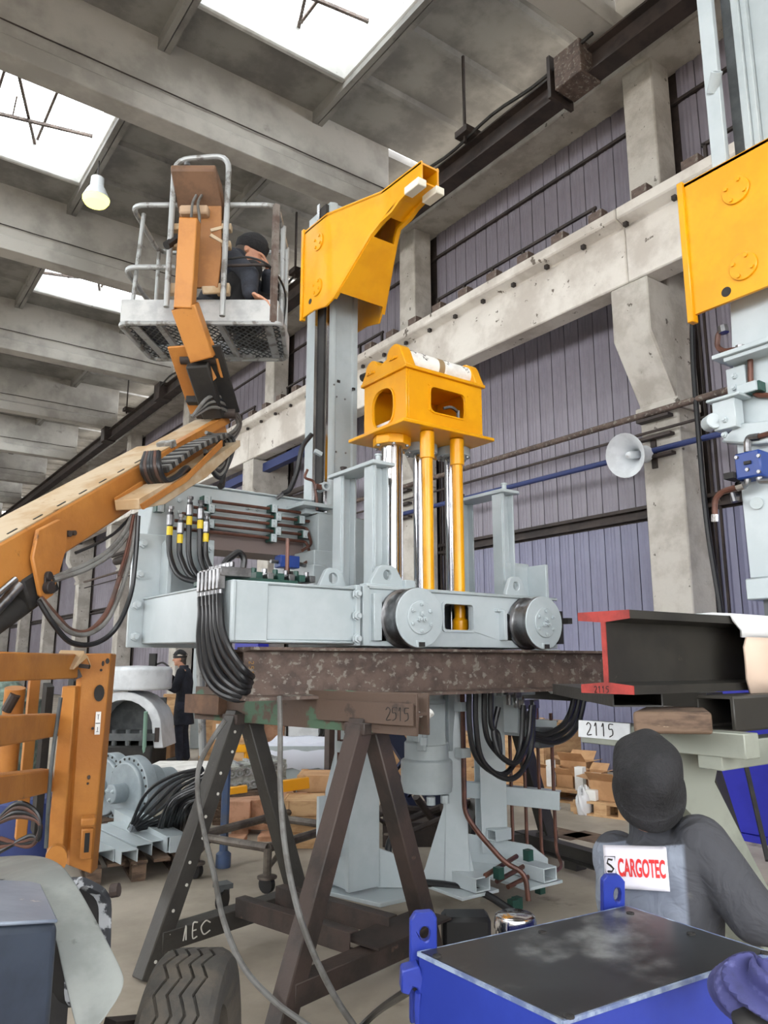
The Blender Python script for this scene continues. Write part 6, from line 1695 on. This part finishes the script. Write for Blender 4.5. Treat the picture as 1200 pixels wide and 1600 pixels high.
# ---------------------------------------------------------------- people
def capsule(b, a, c, ra, rc, n=14):
    a, c = V(a), V(c)
    d = (c - a)
    L = d.length
    d = d.normalized() if L > 1e-6 else V((0, 0, 1))
    s, u = frame(d)
    prof = []
    for k in range(5):
        t = PI / 2 * k / 4
        prof.append((-math.cos(t) * ra, max(math.sin(t) * ra, .0005)))
    for k in range(1, 6):
        prof.append((L * k / 6, ra + (rc - ra) * k / 6))
    for k in range(5):
        t = PI / 2 * k / 4
        prof.append((L + math.sin(t) * rc, max(math.cos(t) * rc, .0005)))
    b.loft([[a + d * h + s * (r * math.cos(2 * PI * i / n)) + u * (r * math.sin(2 * PI * i / n)) for i in range(n)] for h, r in prof])

def ellring(c, l, f, a, w, n=20):
    return [c + l * (a * math.cos(2 * PI * i / n)) + f * (w * math.sin(2 * PI * i / n)) for i in range(n)]

def fuse(b, name, m_, parent, vox, smooth=5):
    t = b.done('tmp_fuse', m_)
    r = t.modifiers.new('r', 'REMESH')
    r.mode = 'VOXEL'
    r.voxel_size = vox
    s = t.modifiers.new('s', 'SMOOTH')
    s.factor, s.iterations = .5, smooth
    dg = bpy.context.evaluated_depsgraph_get()
    me = bpy.data.meshes.new_from_object(t.evaluated_get(dg))
    me.name = name
    old = t.data
    bpy.data.objects.remove(t)
    bpy.data.meshes.remove(old)
    me.polygons.foreach_set('use_smooth', [True] * len(me.polygons))
    if not me.materials:
        me.materials.append(m_)
    o = bpy.data.objects.new(name, me)
    COL.objects.link(o)
    if parent:
        hook(o, parent)
    return o

def ellipsoid(b, c, ax, ay, az, n=18, m=12):
    c = V(c)
    rings = []
    for i in range(m + 1):
        t = PI * i / m
        s = max(math.sin(t), .01)
        rings.append([c - az * math.cos(t) + ax * (s * math.cos(2 * PI * k / n)) + ay * (s * math.sin(2 * PI * k / n)) for k in range(n)])
    b.loft(rings)

def hand(b, w, d, pn, side, curl=.5, sc=1.0):
    """w wrist, d hand direction, pn palm normal, side towards the thumb"""
    d, pn, side = V(d).normalized(), V(pn).normalized(), V(side).normalized()
    w = V(w)
    ellipsoid(b, w + d * .05 * sc, side * .042 * sc, pn * .017 * sc, d * .058 * sc, 14, 8)
    for k, (o, L) in enumerate(((.028, .075), (.009, .084), (-.011, .078), (-.029, .06))):
        p = w + d * .092 * sc + side * o * sc
        a1 = curl * .8
        a2 = curl * 1.9
        q = p + (d * math.cos(a1) + pn * math.sin(a1)) * L * .5 * sc
        e = q + (d * math.cos(a2) + pn * math.sin(a2)) * L * .5 * sc
        capsule(b, p - d * .02 * sc, q, .0098 * sc, .0092 * sc, 8)
        capsule(b, q, e, .0092 * sc, .008 * sc, 8)
    p = w + d * .03 * sc + side * .036 * sc
    q = p + (d * .6 + side * .7 + pn * .3).normalized() * .035 * sc
    e = q + (d * .85 + side * .2 + pn * .5).normalized() * .032 * sc
    capsule(b, p, q, .012 * sc, .0105 * sc, 8)
    capsule(b, q, e, .0105 * sc, .009 * sc, 8)

SKIN = mat('skin', (198, 146, 118), .5, c2=(180, 124, 98), s2=12)
HAIR = mat('grey_brown_hair', (74, 66, 60), .8)
EYEW = mat('eye', (224, 220, 212), .3)
EYED = mat('iris', (40, 34, 30), .3)
LIP = mat('lip', (158, 94, 82), .5)

def human(root, J, cloth, pants, shoe, vox=.009, hem=.14, cuff=.92, gi=.016):
    P = {k: V(v) for k, v in J.items()}
    lat = (P['sR'] - P['sL']).normalized()
    hl = (P['hR'] - P['hL']).normalized()
    pel = (P['hL'] + P['hR']) / 2
    ch = (P['sL'] + P['sR']) / 2
    sp = ch - pel
    spd = sp.normalized()
    fw = spd.cross(lat).normalized()
    fh = spd.cross(hl).normalized()
    H, hf = P['head'], P['hf'].normalized()
    hr = hf.cross(P['hu']).normalized()
    hu = hr.cross(hf).normalized()
    def torso(b, g, t0=-.16, t1=1.12):
        prof = [(-.16, .12, .095), (0, .165, .12), (.3, .145, .11), (.65, .165, .125), (.9, .175, .115), (1.02, .13, .09), (1.12, .075, .065)]
        rings = []
        for t, a, w in prof:
            if t0 - 1e-6 <= t <= t1 + 1e-6:
                l = hl.lerp(lat, max(0, min(1, t))).normalized()
                f = fh.lerp(fw, max(0, min(1, t))).normalized()
                rings.append(ellring(pel + sp * t - f * .012 * math.sin(PI * max(0, min(1, t))), l, f, a + g, w + g))
        b.loft(rings)
    b = B()
    torso(b, 0)
    nb = ch + spd * .03
    capsule(b, nb, H - hu * .07 - hf * .012, .058, .056)
    ellipsoid(b, H + hu * .02 - hf * .008, hr * .076, hf * .096, hu * .1)
    ellipsoid(b, H - hu * .045 + hf * .02, hr * .06, hf * .068, hu * .075)
    capsule(b, H - hu * .098 + hf * .062, H - hu * .096 + hf * .064, .024, .024)
    capsule(b, H + hu * .01 + hf * .088, H - hu * .028 + hf * .108, .009, .014, 8)
    for s in (-1, 1):
        ellipsoid(b, H - hu * .012 + hr * (.078 * s) - hf * .008, hr * .008, hf * .018, hu * .032, 10, 8)
        capsule(b, H + hu * .03 + hf * .083 + hr * .015 * s, H + hu * .028 + hf * .074 + hr * .045 * s, .008, .008, 8)
    for s in 'LR':
        capsule(b, P['s' + s], P['e' + s], .05, .041)
        capsule(b, P['e' + s], P['w' + s], .041, .027)
        sg = 1 if s == 'R' else -1
        hd = P.get('d' + s, P['w' + s] - P['e' + s])
        pn = P.get('p' + s, -lat * sg)
        th = P.get('t' + s, fw)
        hand(b, P['w' + s], hd, pn, th, J.get('curl', .5) if not isinstance(J.get('curl'), V) else .5)
        capsule(b, P['h' + s], P['k' + s], .083, .055)
        capsule(b, P['k' + s], P['a' + s], .055, .037)
        capsule(b, P['a' + s], P['f' + s], .04, .034)
    body = fuse(b, 'body', SKIN, root, vox)
    hb2 = B()
    ellipsoid(hb2, H - hf * .03 + hu * .005, hr * .0795, hf * .082, hu * .088)
    capsule(hb2, H - hf * .05 - hu * .05, H - hf * .055 - hu * .085, .055, .05)
    hb2.done('hair', HAIR, root)
    for s in (-1, 1):
        e = B()
        ellipsoid(e, H + hu * .012 + hf * .083 + hr * .031 * s, hr * .013, hf * .008, hu * .007, 10, 8)
        eo = e.done('eye', EYEW, root)
        e = B()
        ellipsoid(e, H + hu * .012 + hf * .0895 + hr * .031 * s, hr * .006, hf * .003, hu * .006, 8, 6)
        e.done('iris', EYED, eo)
    m = B()
    ellipsoid(m, H - hu * .062 + hf * .083, hr * .024, hf * .007, hu * .008, 10, 8)
    m.done('mouth', LIP, root)
    c = B()
    torso(c, gi, -.16, 1.02)
    if hem:
        rings = []
        for t, gg in ((0, .0), (.5, .012), (1, .03)):
            q = pel - spd * (.02 + hem * t)
            rings.append(ellring(q, hl, fh, .165 + gi + gg, .125 + gi + gg))
        c.loft(rings)
    c.loft([ellring(ch + spd * (.0 + .022 * k), lat, fw, r_, r_ * .92, 16) for k, r_ in enumerate((.13, .105, .09, .084, .084, .084))])
    for s in 'LR':
        capsule(c, P['s' + s], P['e' + s], .056 + gi, .046 + gi)
        capsule(c, P['e' + s], P['e' + s].lerp(P['w' + s], cuff), .046 + gi, .034 + gi)
    jk = fuse(c, 'jacket', cloth, root, vox, 4)
    t = B()
    torso(t, gi * .6, -.16, .3)
    for s in 'LR':
        capsule(t, P['h' + s], P['k' + s], .09 + gi * .5, .064 + gi * .5)
        capsule(t, P['k' + s], P['a' + s], .062 + gi * .5, .052 + gi * .5)
    fuse(t, 'trousers', pants, root, vox, 4)
    for s in 'LR':
        q = B()
        capsule(q, P['a' + s] + V((0, 0, -.01)), P['f' + s], .05, .042)
        capsule(q, P['a' + s] + V((0, 0, .05)), P['a' + s] + V((0, 0, -.02)), .05, .05)
        fuse(q, 'boot', shoe, root, .01, 3)
    return dict(P=P, H=H, hf=hf, hu=hu, hr=hr, jacket=jk, body=body, fw=fw, lat=lat, spd=spd, ch=ch, pel=pel)

def beanie(root, h, m_, g=.012, low=-.01, peak=.03, tilt=0.0, fold=.04):
    H, hf, hu, hr = h['H'], h['hf'], h['hu'], h['hr']
    uu = (hu - hf * tilt).normalized()
    ff = hr.cross(uu) * -1
    if ff.dot(hf) < 0:
        ff = -ff
    rings = []
    N = 26
    prof = [(low - .004, .9), (low, .99), (low + .03, 1.05), (low + .06, 1.06), (low + .063, 1.055), (low + .066, .985), (.05, 1.0), (.08, .94), (.103, .8), (.118 + peak * .3, .58), (.126 + peak * .7, .3), (.126 + peak, .03)]
    for z, r in prof:
        ring = []
        for k in range(N):
            a = 2 * PI * k / N
            w = 1 + .012 * math.sin(5 * a + z * 40) + (fold * math.sin(5 * a + 1) if z > .07 else 0)
            ring.append(H + uu * z - hf * .008 + hr * ((.08 + g) * r * w * math.cos(a)) + ff * ((.1 + g) * r * w * math.sin(a)))
        rings.append(ring)
    o = B().loft(rings).done('beanie', m_, root, ang=60)
    md = o.modifiers.new('sub', 'SUBSURF')
    md.levels = md.render_levels = 2
    return o

NAVYC = mat('dark_navy_cloth', (36, 39, 50), .9, c2=(26, 28, 36), s2=7, bump=.3, bs=16)
BLACKC = mat('black_knit', (29, 29, 31), .95, c2=(40, 40, 42), s2=14, bump=.5, bs=90)
BLACKT = mat('black_cloth', (25, 25, 27), .9, c2=(36, 36, 38), s2=9, bump=.3, bs=18)
BOOTM = mat('dark_boot', (54, 52, 50), .7)

# the man crouching in the basket
rt = thing('person', 'person in black cap and dark jacket crouching in the boom lift basket', 'person', bk_(.66, .28, .02))
f_ = lambda i, j, k: bk_(i, j, k)
J = dict(hL=f_(.53, .4, .26), hR=f_(.53, .24, .26), sL=f_(.66, .46, .55), sR=f_(.63, .2, .56), head=f_(.745, .32, .665), hf=E1 * .86 - E2 * .1 - UZ * .3, hu=UZ + E1 * .3,
         kR=f_(.78, .17, .45), kL=f_(.86, .42, .36), aR=f_(.66, .2, .1), aL=f_(.68, .44, .1), fR=f_(.8, .18, .05), fL=f_(.82, .46, .05),
         eR=f_(.78, .1, .38), wR=f_(.8, .03, .21), dR=E1 * .9 - UZ * .35, pR=-UZ, tR=-E2, eL=f_(.86, .44, .38), wL=f_(.87, .3, .5), dL=UZ * .9 - E1 * .2, pL=-E1, tL=-E2)
hm = human(rt, J, mat('dark_grey_work_jacket', (46, 50, 60), .85, c2=(34, 36, 44), s2=7, c3=(96, 98, 104), s3=5, a3=(.64, .68), bump=.4, bs=20), BLACKT, BOOTM, .008, .04)
beanie(rt, hm, BLACKC, .012, .0, .02)

# the man standing in the background
rt = thing('person', 'person in long navy coat and banded cap standing beside the white casting', 'person', (4.87, 12.2, 0))
bp0 = V((4.87, 12.2, 0))
FB = -E1
def bq2(f, s, k):
    return bp0 + FB * f + E2 * s + V((0, 0, k))
J = dict(hL=bq2(0, -.09, .92), hR=bq2(0, .09, .92), sL=bq2(.02, -.2, 1.43), sR=bq2(.02, .2, 1.43), head=bq2(.1, .0, 1.65), hf=FB - UZ * .05 - E2 * .25, hu=UZ,
         kL=bq2(.03, -.1, .5), kR=bq2(.0, .1, .5), aL=bq2(.0, -.11, .09), aR=bq2(-.06, .11, .09), fL=bq2(.17, -.13, .05), fR=bq2(.1, .13, .05),
         eL=bq2(.08, -.26, 1.16), wL=bq2(.3, -.16, 1.24), dL=FB + UZ * .4, pL=E2, tL=UZ, eR=bq2(.12, .24, 1.15), wR=bq2(.26, .08, 1.36), dR=UZ + FB * .2, pR=-FB, tR=-E2)
hm = human(rt, J, NAVYC, mat('navy_trousers', (44, 48, 62), .9, c2=(34, 37, 48), s2=6), BOOTM, .012, .3)
o = beanie(rt, hm, BLACKC, .01, .005, .02)
H = hm['H']
B().loft([[H + hm['hu'] * z - hm['hf'] * .008 + hm['hr'] * (.0945 * math.cos(2 * PI * k / 24)) + hm['hf'] * (.1145 * math.sin(2 * PI * k / 24)) for k in range(24)] for z in (.04, .062)], cap=False).done('cap_band', mat('pale_band', (190, 182, 170), .9), o)

# the man in front, seen from behind
fp0 = cd(1010, 1205, 2.3)
rt = thing('person', 'person in black beanie and grey work jacket with a logo patch, seen from behind', 'person', (fp0.x, fp0.y, 0))
A2, R2 = E2, E1
fwd = (A2 * .93 + R2 * .36).normalized()
rgt = V((fwd.y, -fwd.x, 0))
sL, sR = cd(966, 1340, 2.4), cd(1094, 1318, 2.22)
mid = (sL + sR) / 2
pel = V((mid.x, mid.y, .7)) - fwd * .06
J = dict(hL=pel - rgt * .09, hR=pel + rgt * .09, sL=sL, sR=sR, head=cd(1012, 1212, 2.28), hf=fwd * .8 + UZ * .55 - R2 * .1, hu=UZ - fwd * .6,
         kL=pel - rgt * .13 + fwd * .16 + V((0, 0, -.3)), kR=pel + rgt * .13 + fwd * .16 + V((0, 0, -.3)), aL=pel - rgt * .14 - fwd * .02 + V((0, 0, -.61)), aR=pel + rgt * .14 - fwd * .02 + V((0, 0, -.61)),
         fL=pel - rgt * .16 + fwd * .15 + V((0, 0, -.65)), fR=pel + rgt * .16 + fwd * .15 + V((0, 0, -.65)),
         eR=cd(1178, 1432, 2.06), wR=cd(1290, 1450, 2.15), dR=R2 + A2 * .2, pR=-UZ, tR=A2, eL=sL + fwd * .14 + rgt * .02 + V((0, 0, -.24)), wL=sL + fwd * .34 + rgt * .08 + V((0, 0, -.16)), dL=fwd, pL=rgt, tL=UZ)
JKT = bpy.data.materials.new('two_tone_work_jacket')
JKT.use_nodes = True
t = JKT.node_tree
N, L = t.nodes, t.links
pb = N['Principled BSDF']
pb.inputs['Roughness'].default_value = .9
tc = N.new('ShaderNodeTexCoord')
def dotn(vec, off):
    d = N.new('ShaderNodeVectorMath')
    d.operation = 'DOT_PRODUCT'
    d.inputs[1].default_value = vec
    L.new(tc.outputs['Object'], d.inputs[0])
    a = N.new('ShaderNodeMath')
    a.operation = 'ADD'
    a.inputs[1].default_value = off
    L.new(d.outputs['Value'], a.inputs[0])
    return a.outputs[0]
yk = cd(985, 1316, 2.2)
n1 = N.new('ShaderNodeTexNoise')
n1.inputs['Scale'].default_value = 7
n1.inputs['Detail'].default_value = 6
L.new(tc.outputs['Object'], n1.inputs['Vector'])
def step(x, a, b_):
    r = N.new('ShaderNodeMapRange')
    r.inputs[1].default_value, r.inputs[2].default_value = a, b_
    L.new(x, r.inputs[0])
    return r.outputs[0]
def mixc(f, a, c):
    m_ = N.new('ShaderNodeMix')
    m_.data_type = 'RGBA'
    L.new(f, m_.inputs['Factor'])
    for k, v in (('A', a), ('B', c)):
        if isinstance(v, tuple):
            m_.inputs[k].default_value = lin(v)
        else:
            L.new(v, m_.inputs[k])
    return m_.outputs['Result']
ey = V(J['eR']) - V(J['sR'])
zd_ = dotn((.0, .0, 1), -yk.z)
zyoke = step(zd_, -.002, .002)
grey = mixc(step(n1.outputs['Fac'], .4, .65), (120, 127, 140), (100, 106, 119))
dark = mixc(step(n1.outputs['Fac'], .58, .7), (60, 61, 66), (98, 96, 92))
sv = rgt
arm = step(dotn(tuple(rgt), -(V(J['sR']).dot(rgt) - .045)), -.006, .006)
c1 = mixc(zyoke, grey, (54, 56, 62))
c2_ = mixc(arm, c1, dark)
L.new(c2_, pb.inputs['Base Color'])
n2 = N.new('ShaderNodeTexNoise')
n2.inputs['Scale'].default_value = 11
n2.inputs['Detail'].default_value = 3
n2.inputs['Distortion'].default_value = 1.2
L.new(tc.outputs['Object'], n2.inputs['Vector'])
bp = N.new('ShaderNodeBump')
bp.inputs['Strength'].default_value = .7
bp.inputs['Distance'].default_value = .03
L.new(n2.outputs['Fac'], bp.inputs['Height'])
L.new(bp.outputs[0], pb.inputs['Normal'])
hm = human(rt, J, JKT, mat('dark_work_trousers', (58, 62, 74), .9), BOOTM, .008, .1, gi=.026)
bn = beanie(rt, hm, mat('black_ribbed_knit', (24, 24, 26), .9, c2=(38, 38, 41), s2=9, bump=.6, bs=70), .021, -.1, -.004, .1, .07)
# logo patch laid on the back of the jacket
from mathutils.bvhtree import BVHTree
jm = hm['jacket'].data
bvh = BVHTree.FromPolygons([v.co for v in jm.vertices], [tuple(p.vertices) for p in jm.polygons])
import numpy as np
smp = []
QC = [(948, 1387), (1047, 1393), (943, 1321), (1041, 1324)]
def back_ray(x, y):
    a, c = (x + .094) / .19, (y + .062) / .124
    px = [(QC[0][k] * (1 - a) + QC[1][k] * a) * (1 - c) + (QC[2][k] * (1 - a) + QC[3][k] * a) * c for k in (0, 1)]
    return (cd(px[0], px[1], 1.0) - CX).normalized()
for j in range(12):
    for i in range(18):
        x, y = -.094 + .19 * i / 17, -.062 + .124 * j / 11
        hit = bvh.ray_cast(CX, back_ray(x, y))
        if hit[0] is not None and 1.9 < hit[3] < 2.7:
            smp.append((x, y, hit[3]))
smp = np.array(smp)
A_ = np.c_[np.ones(len(smp)), smp[:, 0], smp[:, 1], smp[:, 0] ** 2, smp[:, 1] ** 2]
cf = np.linalg.lstsq(A_, smp[:, 2], rcond=None)[0]
cf[0] += np.percentile(smp[:, 2] - A_ @ cf, 4)
def on_back(x, y, off):
    return CX + back_ray(x, y) * (float(cf @ [1, x, y, x * x, y * y]) - off)
q1, q2 = on_back(-.094, .066, 0), on_back(.094, .068, 0)
yn = (q2 - q1).cross(fwd).normalized()
if yn.z < 0:
    yn = -yn
zd_.node.inputs[1].default_value = -q1.dot(yn)
zd_.node.inputs[0].links[0].from_node.inputs[1].default_value = yn
vs, fs = [], []
nx, ny = 16, 10
for j in range(ny + 1):
    row_ = []
    for i in range(nx, -1, -1):
        row_.append(on_back(-.094 + .19 * i / nx, -.062 + .124 * j / ny, .003))
    vs += row_[::-1]
for j in range(ny):
    for i in range(nx):
        a = j * (nx + 1) + i
        fs.append((a, a + 1, a + nx + 2, a + nx + 1))
pt_ = B().add(vs, fs).done('logo_patch', mat('patch_white', (216, 214, 224), .85), rt, ang=80, label='white logo patch on the back')
md = pt_.modifiers.new('s', 'SOLIDIFY')
md.thickness = .003
def text_on_back(body, size, x, y, m_, sx=1.0, bold=.0):
    cu = bpy.data.curves.new('t', 'FONT')
    cu.body = body
    cu.size = size
    cu.offset = bold
    to = bpy.data.objects.new('tmp_text', cu)
    COL.objects.link(to)
    dg = bpy.context.evaluated_depsgraph_get()
    me = bpy.data.meshes.new_from_object(to.evaluated_get(dg))
    bpy.data.objects.remove(to)
    bm = bmesh.new()
    bm.from_mesh(me)
    bmesh.ops.triangulate(bm, faces=bm.faces)
    bmesh.ops.subdivide_edges(bm, edges=bm.edges, cuts=1)
    for v in bm.verts:
        v.co = on_back(v.co.x * sx + x, v.co.y + y, .0095)
    bm.to_mesh(me)
    bm.free()
    me.materials.clear()
    me.materials.append(m_)
    o = bpy.data.objects.new('patch_lettering', me)
    COL.objects.link(o)
    hook(o, pt_)
    return o
text_on_back('CARGOTEC', .07, -.056, -.024, mat('patch_red', (206, 44, 46), .8), .385, .0022)
def lay(lines, m_, w, nm):
    g = B()
    for l in lines:
        p = [on_back(x, y, .008) for x, y in l]
        g.tube(p, w, 5)
    return g.done(nm, m_, pt_)
sq = [(-.092, -.022), (-.092, .03), (-.062, .03), (-.062, -.022), (-.092, -.022)]
lay([sq], INK, .0018, 'emblem_frame')
lay([[(-.07, .02), (-.082, .022), (-.086, .01), (-.076, .003), (-.068, -.006), (-.074, -.014), (-.086, -.014)]], INK, .0032, 'emblem_swirl')
